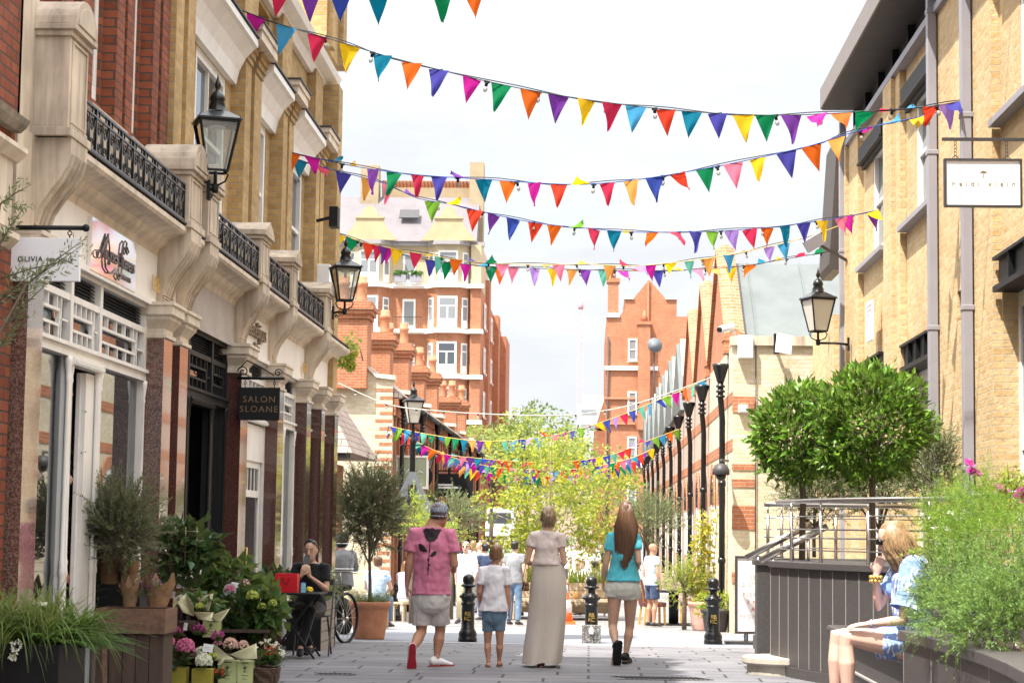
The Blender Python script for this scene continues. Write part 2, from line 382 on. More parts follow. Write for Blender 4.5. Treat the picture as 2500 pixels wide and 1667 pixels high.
sheet('ground', -900, 900, -200, 1500, -.02, P('far_ground', (.22,.21,.2), .9, .2, .3))
sheet('street_paving', -12, 12, 29, 170, -.012, M['sett'])
sheet('road', -30, 30, 28.75, 36.5, -.006, P('pale_asphalt', (.20,.21,.235), .85, .15, 2.5, bump=.2, bscale=90))
sheet('pavement', -4.2, 9, -6, 28.7, 0, M['slab'])
kb = MB(); kb.box(-30, 9, 28.7, 28.85, gz(28.7)-.05, gz(28.7)+.004); tag(kb.build('kerb', P('kerb_stone', (.40,.38,.37), .8, .15, 5)), kind='structure')

# ------------------------------------------------------------------ building helpers
def wp(name, mb, mat, parent, **k):
    """a part modelled where it stands in the street, under a thing whose base lies elsewhere"""
    o = mb.build(name, mat, parent, **k)
    if parent.type == 'EMPTY': o.location = -Vector(parent.location)
    return o
def wbox(mb, face, pos, out, a0, a1, d0, d1, z0, z1):
    if face == 'x': mb.box(pos+d0*out, pos+d1*out, a0, a1, z0, z1)
    else: mb.box(a0, a1, pos+d0*out, pos+d1*out, z0, z1)
def wall(mb, face, pos, out, th, a0, a1, z0, z1, holes=()):
    cuts = sorted({a0, a1}|{h[0] for h in holes}|{h[1] for h in holes})
    for p, q in zip(cuts, cuts[1:]):
        if q <= a0+1e-6 or p >= a1-1e-6: continue
        hs = sorted((h[2], h[3]) for h in holes if h[0] <= p+1e-6 and h[1] >= q-1e-6); z = z0
        for lo, hi in hs:
            if lo > z: wbox(mb, face, pos, out, p, q, -th, 0, z, min(lo, z1))
            z = max(z, hi)
        if z < z1: wbox(mb, face, pos, out, p, q, -th, 0, z, z1)
def sash(parent, face, pos, out, a0, a1, z0, z1, mat='white', glass='winglass', fw=.06, deep=.10, bars=0, rail=.5, sill=None, name='window', sillmat=None):
    """sash window set back in its wall: frame with meeting rail, glass behind"""
    m = MB(); d = -deep
    wbox(m, face, pos, out, a0, a0+fw, d-.05, d+.03, z0, z1); wbox(m, face, pos, out, a1-fw, a1, d-.05, d+.03, z0, z1)
    wbox(m, face, pos, out, a0+fw, a1-fw, d-.05, d+.03, z1-fw, z1); wbox(m, face, pos, out, a0+fw, a1-fw, d-.05, d+.04, z0, z0+fw*1.2)
    zm = z0+(z1-z0)*rail
    if rail: wbox(m, face, pos, out, a0+fw, a1-fw, d-.04, d+.015, zm-.025, zm+.025)
    for i in range(bars):
        am = a0+fw+(a1-a0-2*fw)*(i+1)/(bars+1)
        wbox(m, face, pos, out, am-.016, am+.016, d-.04, d+.01, z0+fw, z1-fw)
    f = wp(name, m, M[mat], parent)
    g = MB(); wbox(g, face, pos, out, a0+fw*.5, a1-fw*.5, d-.045, d-.03, z0+fw*.5, z1-fw*.5); g.build('pane', M[glass], f)
    if sill:
        s = MB(); wbox(s, face, pos, out, a0-.06, a1+.06, d, sill, z0-.09, z0); s.build('sill', M[sillmat or 'cream_stone'], f)
    return f
def sqstack(mb, cx, cy, prof, hx, hy):
    """square moulding: prof of (grow, z)"""
    mb.rings([[(cx-hx-g, cy-hy-g, z), (cx+hx+g, cy-hy-g, z), (cx+hx+g, cy+hy+g, z), (cx-hx-g, cy+hy+g, z)] for g, z in prof], smooth=False)
def spiral(mb, y, z, r0, turns, a0, sgn, X, th=.006, n=22):
    pts = []
    for i in range(n):
        t = i/(n-1); a = a0+sgn*turns*2*PI*t; r = r0*(1-.82*t); pts.append((X, y+r*math.cos(a), z+r*math.sin(a)))
    mb.tube(pts, th, 5); return pts[0]

# ------------------------------------------------------------------ the two left shop buildings
XF = -3.95; XP = -3.77
def railing(parent, y0, y1, X=-3.66):
    m = MB(); z0, z1 = 4.15, 4.49
    m.box(X-.014, X+.014, y0, y1, z1-.018, z1); m.box(X-.01, X+.01, y0, y1, z1-.075, z1-.06); m.box(X-.012, X+.012, y0, y1, z0, z0+.018)
    k = max(2, round((y1-y0)/.42)); s = (y1-y0)/k
    for i in range(k+1): m.box(X-.011, X+.011, y0+i*s-.011, y0+i*s+.011, 4.10, z1)
    for i in range(k):
        a = y0+i*s; b = a+s; c = (a+b)/2; zz = (z0+z1-.06)/2
        for sg in (-1, 1):
            p = spiral(m, c+sg*.085, zz+.055, .062, 1.35, PI if sg > 0 else 0, -sg, X)
            q = spiral(m, c+sg*.085, zz-.07, .052, 1.3, PI if sg > 0 else 0, sg, X)
            m.tube([(X, c+sg*.02, z0+.02), (X, c+sg*.03, zz-.06), p], .006, 5)
            m.tube([(X, c+sg*.19, z1-.07), (X, c+sg*.155, zz), (X, c+sg*.17, z0+.02)], .005, 5)
            m.box(X-.006, X+.006, c+sg*.10-.005, c+sg*.10+.005, z1-.06, z1-.018)
        m.tube([(X, c, z0+.01), (X, c, zz+.08), (X, c+.018, zz+.12), (X, c, zz+.14), (X, c-.018, zz+.12), (X, c, zz+.08)], .006, 5)
    return wp('balcony_railing', m, M['black_gloss'], parent)
def pedestal(parent, y0, y1, cap, big=0):
    t = big; c = (y0+y1)/2
    m = MB(); m.box(-4.12, -3.62, y0, y1, 4.10, 4.58+t); m.box(-4.02, -3.59, y0-.03, y1+.03, 4.10, 4.16)
    m.box(-4.05, -3.60, y0-.03, y1+.03, 4.58+t, 4.62+t); m.box(-4.08, -3.57, y0-.055, y1+.055, 4.62+t, 4.66+t)
    m.box(-3.62, -3.608, y0+.05, y0+.07, 4.22, 4.54+t); m.box(-3.62, -3.608, y1-.07, y1-.05, 4.22, 4.54+t)
    m.box(-3.62, -3.608, y0+.05, y1-.05, 4.54+t, 4.56+t); m.box(-3.62, -3.608, y0+.05, y1-.05, 4.20, 4.22)
    n = max(3, round((y1-y0)/.06))
    for i in range(n): m.box(-3.62, -3.60, y0+.03+(y1-y0-.06)*(i+.25)/n, y0+.03+(y1-y0-.06)*(i+.7)/n, 4.165, 4.19)
    if cap == 'arch':
        h = (y1-y0)/2+.05
        m.prism([(c+h*math.cos(PI*i/12), 4.66+t+h*.72*math.sin(PI*i/12)) for i in range(13)], 'x', -4.06, -3.57)
        m.prism([(c+h*.78*math.cos(PI*i/12), 4.662+t+h*.55*math.sin(PI*i/12)) for i in range(13)], 'x', -3.57, -3.56)
    else:
        h = (y1-y0)/2+.05
        m.prism([(c-h, 4.66+t), (c+h, 4.66+t), (c+h, 4.68+t), (c, 4.80+t), (c-h, 4.68+t)], 'x', -4.06, -3.57)
    return wp('pedestal', m, M['stone'], parent, bevel=.006)
def bracket(parent, y0, y1):
    """scrolled stone console under a pedestal"""
    prof = [(-3.60,4.10),(-3.60,3.99),(-3.625,3.90),(-3.68,3.80),(-3.75,3.71),(-3.815,3.61),(-3.85,3.50),(-3.85,3.40),(-4.0,3.40),(-4.0,4.10)]
    m = MB(); m.prism(prof, 'y', y0, y1)
    n = 4; w = (y1-y0)/(2*n+1)
    for i in range(n):
        a = y0+w*(2*i+1)
        m.prism([(x+.014, z) for x, z in prof[1:7]]+[(x-.01, z) for x, z in reversed(prof[1:7])], 'y', a, a+w)
    for k in range(4): m.box(-3.85, -3.835, y0+.02, y1-.02, 3.42+k*.025, 3.435+k*.025)
    return wp('scroll_bracket', m, M['stone'], parent, bevel=.004)
CORN = [(-4.0,3.84),(-3.90,3.84),(-3.885,3.90),(-3.83,3.94),(-3.80,3.99),(-3.73,4.02),(-3.66,4.035),(-3.64,4.06),(-3.64,4.10),(-4.3,4.12),(-4.3,3.84)]
def cornice(parent, y0, y1):
    m = MB(); m.prism(CORN, 'y', y0, y1); wp('cornice', m, M['cream_stone'], parent)
    l = MB(); l.box(-4.15, -3.63, y0, y1, 4.122, 4.135); wp('lead_flashing', l, M['darkgrey'], parent)
def pilaster(parent, y0, y1, mat='dark_granite'):
    m = MB(); m.box(-4.05, XP, y0, y1, .32, 3.08); m.box(-4.05, XP+.03, y0-.03, y1+.03, -.35, .32)
    o = wp('pilaster', m, M[mat], parent)
    c = MB(); sqstack(c, -3.91, (y0+y1)/2, [(.0,3.08),(.025,3.09),(.025,3.12),(.0,3.13),(.0,3.17),(.03,3.21),(.06,3.25),(.06,3.27),(.085,3.29),(.085,3.36),(.10,3.37),(.10,3.40)], .14, (y1-y0)/2)
    c.build('capital', M['cream_stone'], o); return o
def fascia(parent, y0, y1, mat='fascia'):
    m = MB(); m.box(-4.2, -3.90, y0, y1, 3.40, 3.84); m.box(-3.9, -3.87, y0, y1, 3.37, 3.42)
    return wp('fascia', m, M[mat], parent)
def lattice(m, y0, y1, z0, z1, X):
    """transom light: small panes above and below one wide pane"""
    h = (z1-z0); w = y1-y0; t = .011
    for z in (z0+h*.33, z0+h*.68): m.box(X-.02, X+.014, y0, y0+w*.8, z-t, z+t)
    m.box(X-.02, X+.014, y0+w*.8-t, y0+w*.8+t, z0+h*.33, z0+h*.68); m.box(X-.02, X+.012, y0+w*.8, y1, z0+h*.5-t*.7, z0+h*.5+t*.7)
    for i in range(4):
        y = y0+w*(.2*i+.14); m.box(X-.02, X+.012, y-t, y+t, z0+h*.68, z1); m.box(X-.02, X+.012, y-t+.05, y+t+.05, z0, z0+h*.33)
    m.box(X-.02, X+.012, y0+w*.8+.04, y0+w*.8+.06, z0, z1)
def shopfront(parent, y0, y1, cells, mat, zt=2.70, z_l0=2.80, z_l1=3.12, riser=.45, door=None, colm=True, doormat=None):
    """cells: the uprights that split the front; door: index of the cell that opens"""
    X = XF; m = MB()
    m.box(X-.06, X+.03, y0, y1, zt, z_l0); m.box(X-.08, X+.055, y0, y1, zt+.07, zt+.10)
    m.box(X-.06, X+.02, y0, y1, z_l1, z_l1+.05); m.box(X-.06, X+.03, y0, y1, 3.34, 3.40)
    ed = [y0]+cells+[y1]
    for i, y in enumerate(ed):
        a, b = (y, y+.07) if i == 0 else (y-.07, y) if i == len(ed)-1 else (y-.04, y+.04)
        m.box(X-.06, X+.025, a, b, z_l0, 3.34)
        if not (door is not None and i in (door, door+1)): m.box(X-.05, X+.01, a, b, riser, zt)
        else: m.box(X-.06, X+.03, a, b, 0, zt)
    for i, (a, b) in enumerate(zip(ed, ed[1:])):
        if i != door: m.box(X-.05, X+.02, a+.04, b-.04, 0, riser); m.box(X-.05, X+.04, a+.04, b-.04, riser, riser+.05)
        if i == door: m.box(X-.03, X+.06, a, b, zt-.06, zt)
        if i == door:
            k = round((b-a)/.045)
            for j in range(k): m.box(X+.06, X+.075, a+(b-a)*(j+.2)/k, a+(b-a)*(j+.7)/k, zt-.05, zt-.02)
    f = wp('shopfront', m, M[mat], parent)
    l = MB()
    for a, b in zip(ed, ed[1:]): lattice(l, a+.06, b-.06, z_l0, z_l1, X)
    l.build('lattice', M[mat], f)
    v = MB()
    for a, b in zip(ed, ed[1:]):
        for j in range(6): v.obox((X-.03, (a+b)/2, 3.185+j*.028), (.03, b-a-.12, .006), (0, .7, 0))
        v.box(X-.09, X-.06, a+.05, b-.05, z_l1+.04, 3.36)
    v.build('vent_louvre', M['black'], f)
    g = MB(); g.box(X-.045, X-.035, y0+.03, y1-.03, z_l0-.01, z_l1+.01)
    for i, (a, b) in enumerate(zip(ed, ed[1:])):
        if i != door: g.box(X-.045, X-.035, a+.03, b-.03, riser+.02, zt+.01)
    g.build('shop_window', M['glass'], f)
    if colm:
        for i, y in enumerate(ed):
            if i == 0: continue
            for s in ((-1,) if i == len(ed)-1 else (-1, 1)):
                c = MB(); c.lathe([(.032,0),(.032,.06),(.021,.08),(.018,.55),(.025,.57),(.025,.60),(.021,.62),(.025,.66),(.017,.68),(.015,2.0),(.022,2.02),(.017,2.05),(.032,2.16),(.032,2.2)], (X+.02, y+s*.045, .5), 10)
                c.build('column', M[mat], f)
    return f
def plinth(parent, y0, y1):
    m = MB(); m.box(-4.2, -3.96, y0, y1, -.4, .02); wp('plinth', m, M['dark_granite'], parent)
def room(parent, y0, y1, col, depth=2.2):
    """the dim inside of the shop"""
    m = MB(); X = XF
    m.box(X-depth-.1, X-depth, y0, y1, 0, 3.4); m.box(X-depth, X-.07, y0-.06, y0, 0, 3.4); m.box(X-depth, X-.07, y1, y1+.06, 0, 3.4)
    m.box(X-depth, X-.07, y0, y1, 3.4, 3.5); m.box(X-depth, X-.07, y0, y1, 0, .02)
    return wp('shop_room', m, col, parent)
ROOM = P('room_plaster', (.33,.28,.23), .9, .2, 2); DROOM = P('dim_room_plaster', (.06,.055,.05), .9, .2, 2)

red = empty('red_brick_building', (-4.0, 15.6, 0), 0, 'tall red brick building over the white shopfront with open flower shop door', 'building')
holes = [(14.05,14.55,4.95,8.2), (15.62,16.30,4.95,8.2), (17.05,17.68,4.95,8.2)]
m = MB(); wall(m, 'x', -4.15, 1, .4, 12.9, 18.42, 4.12, 14.0, holes)
for a, b in ((14.62,14.95),(15.2,15.58),(16.36,16.62),(16.72,16.98),(17.74,17.98),(18.1,18.42)): m.box(-4.16, -4.03, a, b, 4.12, 14.0)
m.box(-12.0, -4.56, 12.9, 18.42, 4.5, 14.0); m.box(-12, -6.4, 12.9, 18.42, 0, 4.5)
wp('wall', m, M['red_brick'], red)
for a, b, z0, z1 in holes: sash(red, 'x', -4.15, 1, a, b, z0, z1, fw=.10, deep=.06, sill=.0, sillmat='white', rail=.34)
m = MB()
for a, b in ((13.95,15.0),(15.25,16.45),(16.6,17.9)): m.box(-4.1, -3.93, a, b, 4.62, 4.74); m.box(-4.1, -3.96, a, b, 4.12, 4.62)
wp('parapet_coping', m, M['stone'], red)
for y0, y1, big in ((13.38,13.88,.22),(17.55,18.12,0)): pedestal(red, y0, y1, 'arch', big)
m = MB(); m.box(-4.16, -3.86, 13.0, 13.38, 4.1, 5.05); m.box(-4.16,-3.84,12.96,13.42,3.4,4.1); wp('stone_pier', m, M['stone'], red)
for y0, y1 in ((13.42,13.86),(17.58,18.05)): bracket(red, y0, y1)
cornice(red, 13.86, 17.58); cornice(red, 18.05, 18.42)
railing(red, 13.9, 17.5)
pilaster(red, 13.1, 13.48, 'granite'); pilaster(red, 17.36, 17.72, 'granite')
fascia(red, 13.5, 17.6)
m = MB(); m.box(-4.2,-3.9,17.6,18.42,3.40,3.84); m.box(-4.2,-3.98,17.72,18.0,0,3.4); wp('stone_backing', m, M['cream_stone'], red)
shopfront(red, 13.5, 17.36, [14.82, 15.72], 'white', door=1)
room(red, 13.55, 17.3, ROOM)
m2 = MB(); m2.box(-3.99, -3.95, 15.40, 15.68, .02, 2.62); m2.box(-4.02,-3.99,15.38,15.42,.02,2.62); wp('shop_door', m2, M['white'], red)

yel = empty('yellow_brick_building', (-4.0, 24.0, 0), 0, 'yellow brick building with white sash windows above the black and white shopfronts', 'building')
wins = [(20.25,21.95,4.72,6.45), (23.75,24.75,4.72,6.45), (26.45,27.95,4.72,6.45)]
m = MB(); wall(m, 'x', -4.15, 1, .4, 18.45, 29.7, 4.12, 8.05, wins+[(20.25,21.95,7.55,7.9),(23.75,24.75,7.55,7.9)])
for a, b in ((18.45,18.8),(19.0,19.35),(22.25,22.62),(22.85,23.35),(25.05,25.4),(25.55,25.95),(28.15,28.5),(28.6,29.0)):
    m.box(-4.16, -3.98, a, b, 4.12, 6.75)
    for k in range(4): m.box(-4.16, -3.96+.025*k, a-.015*k, b+.015*k, 6.75+.07*k, 6.82+.07*k)
m.box(-4.16, -3.82, 29.25, 29.7, 3.4, 8.05)
for a, b in ((22.3,23.2),(25.1,25.9),(28.2,28.95)): m.box(-4.16, -4.02, a, b, 7.1, 8.05)
m.box(-12, -4.56, 18.45, 29.7, 4.5, 8.3); m.box(-12, -6.4, 18.45, 29.7, 0, 4.5); m.box(-4.6,-4.0,29.64,29.7,0,3.5)
wp('wall', m, M['yellow_brick'], yel)
g = MB(); g.box(-8, -3.86, 28.0, 29.7, 8.35, 12.5); g.box(-3.86,-3.78,28.1,28.4,8.35,12.5); g.box(-3.86,-3.78,29.3,29.7,8.35,12.5); wp('attic_gable', g, M['yellow_brick'], yel)
for a, b, z0, z1 in wins: sash(yel, 'x', -4.15, 1, a, b, z0, z1, fw=.11, deep=.04, bars=1 if b-a > 1.2 else 0, sill=.06, sillmat='white')
for a, b in ((19.5,22.2),(23.35,25.05),(25.95,28.1)):
    # hood over each window: curved white cove with a lead top
    m = MB(); m.prism([(-4.15,6.45),(-4.08,6.45),(-4.05,6.60),(-3.98,6.75),(-3.88,6.86),(-3.84,6.88),(-3.84,6.96),(-4.15,6.98)], 'y', a, b); wp('window_hood', m, M['white'], yel)
    m = MB(); m.box(-4.15, -3.82, a, b, 6.982, 7.0); wp('lead_flashing', m, M['darkgrey'], yel)
for a, b in ((22.2,23.35),(25.05,25.95),(28.1,29.1)):
    m = MB(); m.box(-4.15, -3.80, a, b, 6.98, 7.09); m.box(-4.15,-3.78,a-.03,b+.03,7.09,7.16); o = wp('stone_block', m, M['cream_stone'], yel)
    l = MB(); l.box(-4.12, -3.76, a-.05, b+.05, 7.162, 7.18); l.build('lead_cap', M['darkgrey'], o)
m = MB(); m.prism([(-4.15,7.98),(-4.08,7.98),(-4.02,8.08),(-3.88,8.14),(-3.84,8.22),(-4.3,8.32)], 'y', 18.45, 29.7); wp('eaves_cornice', m, M['white'], yel)
for y0, y1, cp in ((18.44,18.95,'arch'),(21.5,22.0,'g'),(23.75,24.15,'g'),(26.85,27.35,'g')):
    pedestal(yel, y0, y1, cp); bracket(yel, y0+.03, y1-.03)
ys = [18.42, 18.47, 18.92, 21.53, 21.97, 23.78, 24.12, 26.88, 27.32, 29.7]
for a, b in ((18.92,21.53),(21.97,23.78),(24.12,26.88),(27.32,29.78)): cornice(yel, a, b); 
for a, b in ((18.97,21.48),(22.02,23.72),(24.18,26.82)): railing(yel, a, b)
for a, b in ((18.05,18.42),(21.3,21.75),(23.85,24.3),(26.3,26.7),(27.75,28.1),(29.2,29.6)): pilaster(yel, a, b)
fascia(yel, 18.45, 21.5, 'greyfascia'); fascia(yel, 22.0, 23.8); fascia(yel, 24.1, 26.85); fascia(yel, 27.35, 29.7)
shopfront(yel, 18.45, 21.3, [19.25, 20.45], 'black', door=1)
shopfront(yel, 21.78, 23.85, [22.5], 'white', riser=.45, door=1, colm=False)
shopfront(yel, 24.3, 26.3, [25.3], 'white'); shopfront(yel, 26.75, 29.2, [28.3], 'white', colm=False)
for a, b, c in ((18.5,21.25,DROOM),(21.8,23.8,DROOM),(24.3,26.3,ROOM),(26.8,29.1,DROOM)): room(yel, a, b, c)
plinth(yel, 18.45, 29.7); plinth(red, 13.5, 18.4)
def shop_door(parent, y0, y1, mat, zt, X, pull=True):
    m = MB(); m.box(X-.04, X, y0, y0+.09, .02, zt); m.box(X-.04, X, y1-.09, y1, .02, zt)
    m.box(X-.04, X, y0+.09, y1-.09, .02, .55); m.box(X-.04, X, y0+.09, y1-.09, zt-.08, zt); m.box(X-.04, X+.01, y0+.09, y1-.09, 1.78, 1.86)
    for i in range(3): y = y0+.09+(y1-y0-.18)*(i+1)/4; m.box(X-.035, X-.005, y-.012, y+.012, 1.86, zt-.08)
    d = wp('shop_door', m, M[mat], parent)
    g = MB(); g.box(X-.025, X-.015, y0+.08, y1-.08, .5, zt-.07); g.build('pane', M['glass'], d)
    if pull:
        h = MB(); h.tube([(X, y0+.05, 1.2), (X+.05, y0+.05, 1.2), (X+.05, y0+.05, .78), (X, y0+.05, .78)], .012, 6); h.build('handle', M['gold'], d)
shop_door(yel, 22.6, 23.72, 'white', 2.2, XF+.0)
m = MB(); m.box(XF-.04, XF+.02, 22.54, 23.78, 2.2, 2.62); wp('door_transom', m, M['white'], yel)
shop_door(yel, 19.35, 20.35, 'black', 2.6, XF-.25, False)
def wsign(name, body, size, mat, parent, Y, Z, X=-3.895, **k):
    o = text(name, body, size, M[mat], parent, (X, Y, Z), (PI/2, 0, PI/2), **k)
    if parent and parent.type == 'EMPTY': o.location = Vector((X, Y, Z))-Vector(parent.location)
    return o
# raised plaque of the flower shop
pl = empty('wall_sign', (-3.9, 15.85, 3.42), 0, 'mirror polished square shop sign with scrolled metal script on the white fascia', 'sign')
m = MB(); m.box(-3.9, -3.865, 15.1, 16.6, 3.40, 3.81); wp('plate', m, P('mirror_plate', (.85,.84,.84), .06, .02, 2, metal=.9), pl)
mt = P('sign_metal', (.16,.13,.13), .3, .2, 30, metal=.6)
wsign('lettering', 'Moyses  Stevens', .165, 'darkgrey', pl, 15.97, 3.595, X=-3.858, extrude=.006).data.materials[0] = mt
wsign('lettering', 'established 1876', .055, 'darkgrey', pl, 16.22, 3.47, X=-3.86).data.materials[0] = mt
m = MB(); X = -3.852
def ribbon(pts, r=.006): m.tube([(X, 15.1+a*1.5, 3.40+b*.41) for a, b in pts], r, 6)
ribbon([(.10,.42),(.06,.36),(.08,.28),(.14,.28),(.17,.36),(.15,.44),(.11,.42)]); ribbon([(.16,.32),(.22,.55),(.30,.82),(.31,.84),(.27,.55),(.25,.30),(.27,.16),(.34,.10),(.46,.14),(.55,.28)], .008)
ribbon([(.74,.80),(.78,.72),(.74,.66),(.71,.76),(.73,.88),(.69,.90),(.64,.82),(.62,.66),(.63,.40),(.62,.16),(.57,.06),(.52,.12),(.56,.20),(.61,.17)], .0075)
ribbon([(.30,.84),(.34,.60),(.36,.40)], .007)
wp('monogram', m, mt, pl)
n1 = empty('house_number', (-3.9, 17.45, 3.45), 0, 'thin metal house number on the white fascia by the twin scroll brackets', 'house number')
wsign('digits', '188', .2, 'gold', n1, 17.36, 3.56, X=-3.86, extrude=.003, spacing=1.15)
n2 = empty('house_number', (-3.9, 26.6, 3.45), 0, 'thin metal house number on the white fascia farther along, left of the last bracket', 'house number')
wsign('digits', '187', .2, 'gold', n2, 26.62, 3.56, X=-3.86, extrude=.006)
s = empty('fascia_lettering', (-3.9, 22.9, 3.45), 0, 'raised bronze gothic shop lettering on the white fascia above the white door', 'sign')
br = P('bronze_letters', (.25,.18,.12), .45, .2, 20, metal=.4)
wsign('lettering', 'seinebijous', .26, 'gold', s, 22.85, 3.69, X=-3.88, extrude=.02).data.materials[0] = br
wsign('lettering', 'bistro', .14, 'gold', s, 22.85, 3.50, X=-3.88, extrude=.015).data.materials[0] = br
# hanging signs on the left
def hanging(name, Y, x0, x1, z0, z1, mat, label, bar_x, bar_z, barmat='black', scroll=True, edge=None):
    e = empty(name, ((x0+x1)/2, Y, z0), 0, label, 'sign')
    m = MB(); m.box(x0, x1, Y-.02, Y+.02, z0, z1); wp('board', m, mat, e, bevel=.003)
    b = MB(); b.tube([(bar_x[0], Y, bar_z), (bar_x[1], Y, bar_z)], .016, 8)
    for x in (x0+(x1-x0)*.14, x1-(x1-x0)*.14):
        b.tube([(x, Y, bar_z), (x, Y, (bar_z+z1)/2+.01)], .005, 5)
        for t in np.linspace(0, 2*PI, 9)[:-1]: pass
        b.tube([(x+.014*math.cos(t), Y, (bar_z+z1)/2+.014*math.sin(t)) for t in np.linspace(0, 2*PI, 10)], .004, 5)
        b.tube([(x, Y, (bar_z+z1)/2-.01), (x, Y, z1)], .005, 5)
    return e, b
e, b = hanging('hanging_sign', 13.0, -3.95, -3.40, 3.045, 3.335, M['card'], 'white hanging shop sign behind an olive branch beside the red wall', (-4.0,-3.39), 3.405)
b.sphere((-3.37, 13.0, 3.405), .026); wp('bracket', b, M['black'], e)
o = text('lettering', 'OLIVIA', .05, M['darkgrey'], e, Vector((-3.815,12.978,3.19))-e.location, (PI/2,0,0), align='LEFT', spacing=1.12)
o = text('lettering', 'VON HALLE', .034, M['darkgrey'], e, Vector((-3.625,12.978,3.186))-e.location, (PI/2,0,0), align='LEFT', spacing=1.0)
SZ = at(600,890,Y=21.2).z
e, b = hanging('hanging_sign', 21.2, -3.775, -3.335, at(600,965,Y=21.2).z, at(600,890,Y=21.2).z, M['black'], 'black hanging shop sign with dull gold letters by the white door', (-3.80,-3.29), SZ+.10)
spb = MB()
for i in range(2):
    pass
def scrollx(mb, x, z, r0, turns, a0, sg, Y):
    mb.tube([(x+r0*(1-.8*t)*math.cos(a0+sg*turns*2*PI*t), Y, z+r0*(1-.8*t)*math.sin(a0+sg*turns*2*PI*t)) for t in np.linspace(0,1,24)], .007, 5)
scrollx(b, -3.74, SZ+.17, .06, 1.4, PI, -1, 21.2); scrollx(b, -3.36, SZ+.16, .045, 1.4, 0, 1, 21.2)
b.tube([(-3.78,21.2,SZ+.2),(-3.7,21.2,SZ+.29),(-3.55,21.2,SZ+.22),(-3.4,21.2,SZ+.13)], .007, 5); wp('bracket', b, M['black'], e)
dg = P('dull_gold_letters', (.20,.125,.065), .5, .1, 20)
for k, w in enumerate(('SALON','SLOANE')): text('lettering', w, .095, dg, e, Vector((-3.555,21.177,SZ-.13-.105*k))-e.location, (PI/2,0,0), spacing=1.25, extrude=.003)
# neighbour at the near left edge
nb = empty('brick_house', (-4.0, 11, 0), 0, 'brick house at the left edge with a mossy stone ledge above a cream shop cornice', 'building')
m = MB(); m.box(-9, -3.86, 6, 13.05, 3.2, 14); m.box(-9,-3.86,6,13.05,0,3.2); wp('wall', m, M['red_brick'], nb)
m = MB(); m.prism([(-3.86,4.02),(-3.80,4.02),(-3.76,4.06),(-3.74,4.10),(-3.86,4.14)], 'y', 6, 12.9); wp('string_course', m, P('mossy_stone', (.30,.26,.20), .9, .5, 8, bump=.4), nb)
m = MB(); m.box(-3.86, -3.80, 6, 12.75, 3.36, 3.80); m.prism([(-3.86,3.80),(-3.78,3.80),(-3.72,3.86),(-3.72,3.89),(-3.86,3.91)], 'y', 6, 12.8); m.prism([(-3.86,3.22),(-3.80,3.22),(-3.74,3.28),(-3.74,3.32),(-3.86,3.36)], 'y', 6, 12.75); wp('fascia', m, M['cream_stone'], nb)
# ------------------------------------------------------------------ right building of pale yellow brick
XR = 4.30
rb = empty('yellow_brick_shop', (4.4, 26, 0), 0, 'sunlit pale yellow brick building with dark overhanging roof and grey downpipes', 'building')
bays = [(29.4,32.2),(25.1,27.8),(18.2,21.4)]
wn = [(29.75,31.05,5.72,7.4),(25.3,26.9,5.72,7.4),(18.5,20.35,5.9,7.4)]
dr = [(29.8,32.1,0,4.15),(25.2,27.8,0,4.05),(18.3,21.35,0,4.4)]
m = MB(); wall(m, 'x', XR+.09, -1, .4, 8, 34.2, -.6, 8.0, wn+dr+[(23.1,23.5,3.95,4.3)])
for a, b in ((32.2,34.2),(27.8,29.4),(21.4,25.1),(8,18.2)):
    if a == 21.4: wall(m, 'x', XR, -1, .09, a, b, 0, 8.0, [(23.1,23.5,3.95,4.3)])
    else: m.box(XR, XR+.088, a, b, -.6, 8.0)
for a, b in ((33.3,34.2),(28.2,29.0),(23.6,24.4),(22.0,22.8)): 
    if a != 23.6 and a != 22.0: m.box(XR-.06, XR, a, b, 0, 7.95)
m.box(XR+.5, 14, 8, 34.2, 0, 8.2); m.box(XR+.09, XR+.5, 34.0, 34.2, 0, 8.2)
wp('wall', m, M['pale_brick'], rb)
for k, (a, b, z0, z1) in enumerate(wn):
    sash(rb, 'x', XR+.09, -1, a, b, z0, z1, fw=.10, deep=.04, sill=None, rail=.5)
    m = MB(); q = bays[k]; m.box(XR-.05, XR+.2, q[0]+.05, q[1]-.03, z0-.07, z0); wp('window_sill', m, M['pipe'], rb)
    m = MB(); m.box(XR+.02, XR+.08, q[0]+.02, q[1]-.3, 7.28, 7.34); m.box(XR-.03, XR+.085, q[0]+.02, q[1]-.3, 7.38, 7.62); m.box(XR-.06,XR+.085,q[0]+.02,q[1]-.3,7.34,7.38); wp('steel_lintel', m, M['black'], rb)
for k, (a, b, z0, z1) in enumerate(dr):
    m = MB(); m.box(XR+.05, XR+.40, a+.0, b, z1-.30, z1-.02); m.box(XR-.02, XR+.40, a+.0, b, z1-.36, z1-.30); m.box(XR-.02, XR+.1, a, b, z1-.02, z1+.015)
    for i in range(1, 4): m.box(XR-.01, XR+.05, a+(b-a)*i/4-.01, a+(b-a)*i/4+.01, z1-.30, z1-.02)
    wp('steel_lintel', m, M['black'], rb)
    m = MB(); X = XR+.25; t = z1-.36
    m.box(X, X+.06, a, a+.12, .0, t); m.box(X, X+.06, b-.12, b, 0, t); m.box(X, X+.06, a+.12, b-.12, t-.16, t); m.box(X, X+.06, a+.12, b-.12, 0, .5)
    mm = (a+b)/2; m.box(X, X+.06, mm-.08, mm+.08, .5, t-.16); m.box(X+.0, X+.055, a+.12, b-.12, 2.35, 2.47)
    f = wp('shop_frame', m, M['white'], rb); g = MB(); g.box(X+.02, X+.03, a+.1, b-.1, .45, t-.1); g.build('pane', M['paleglass'], f)
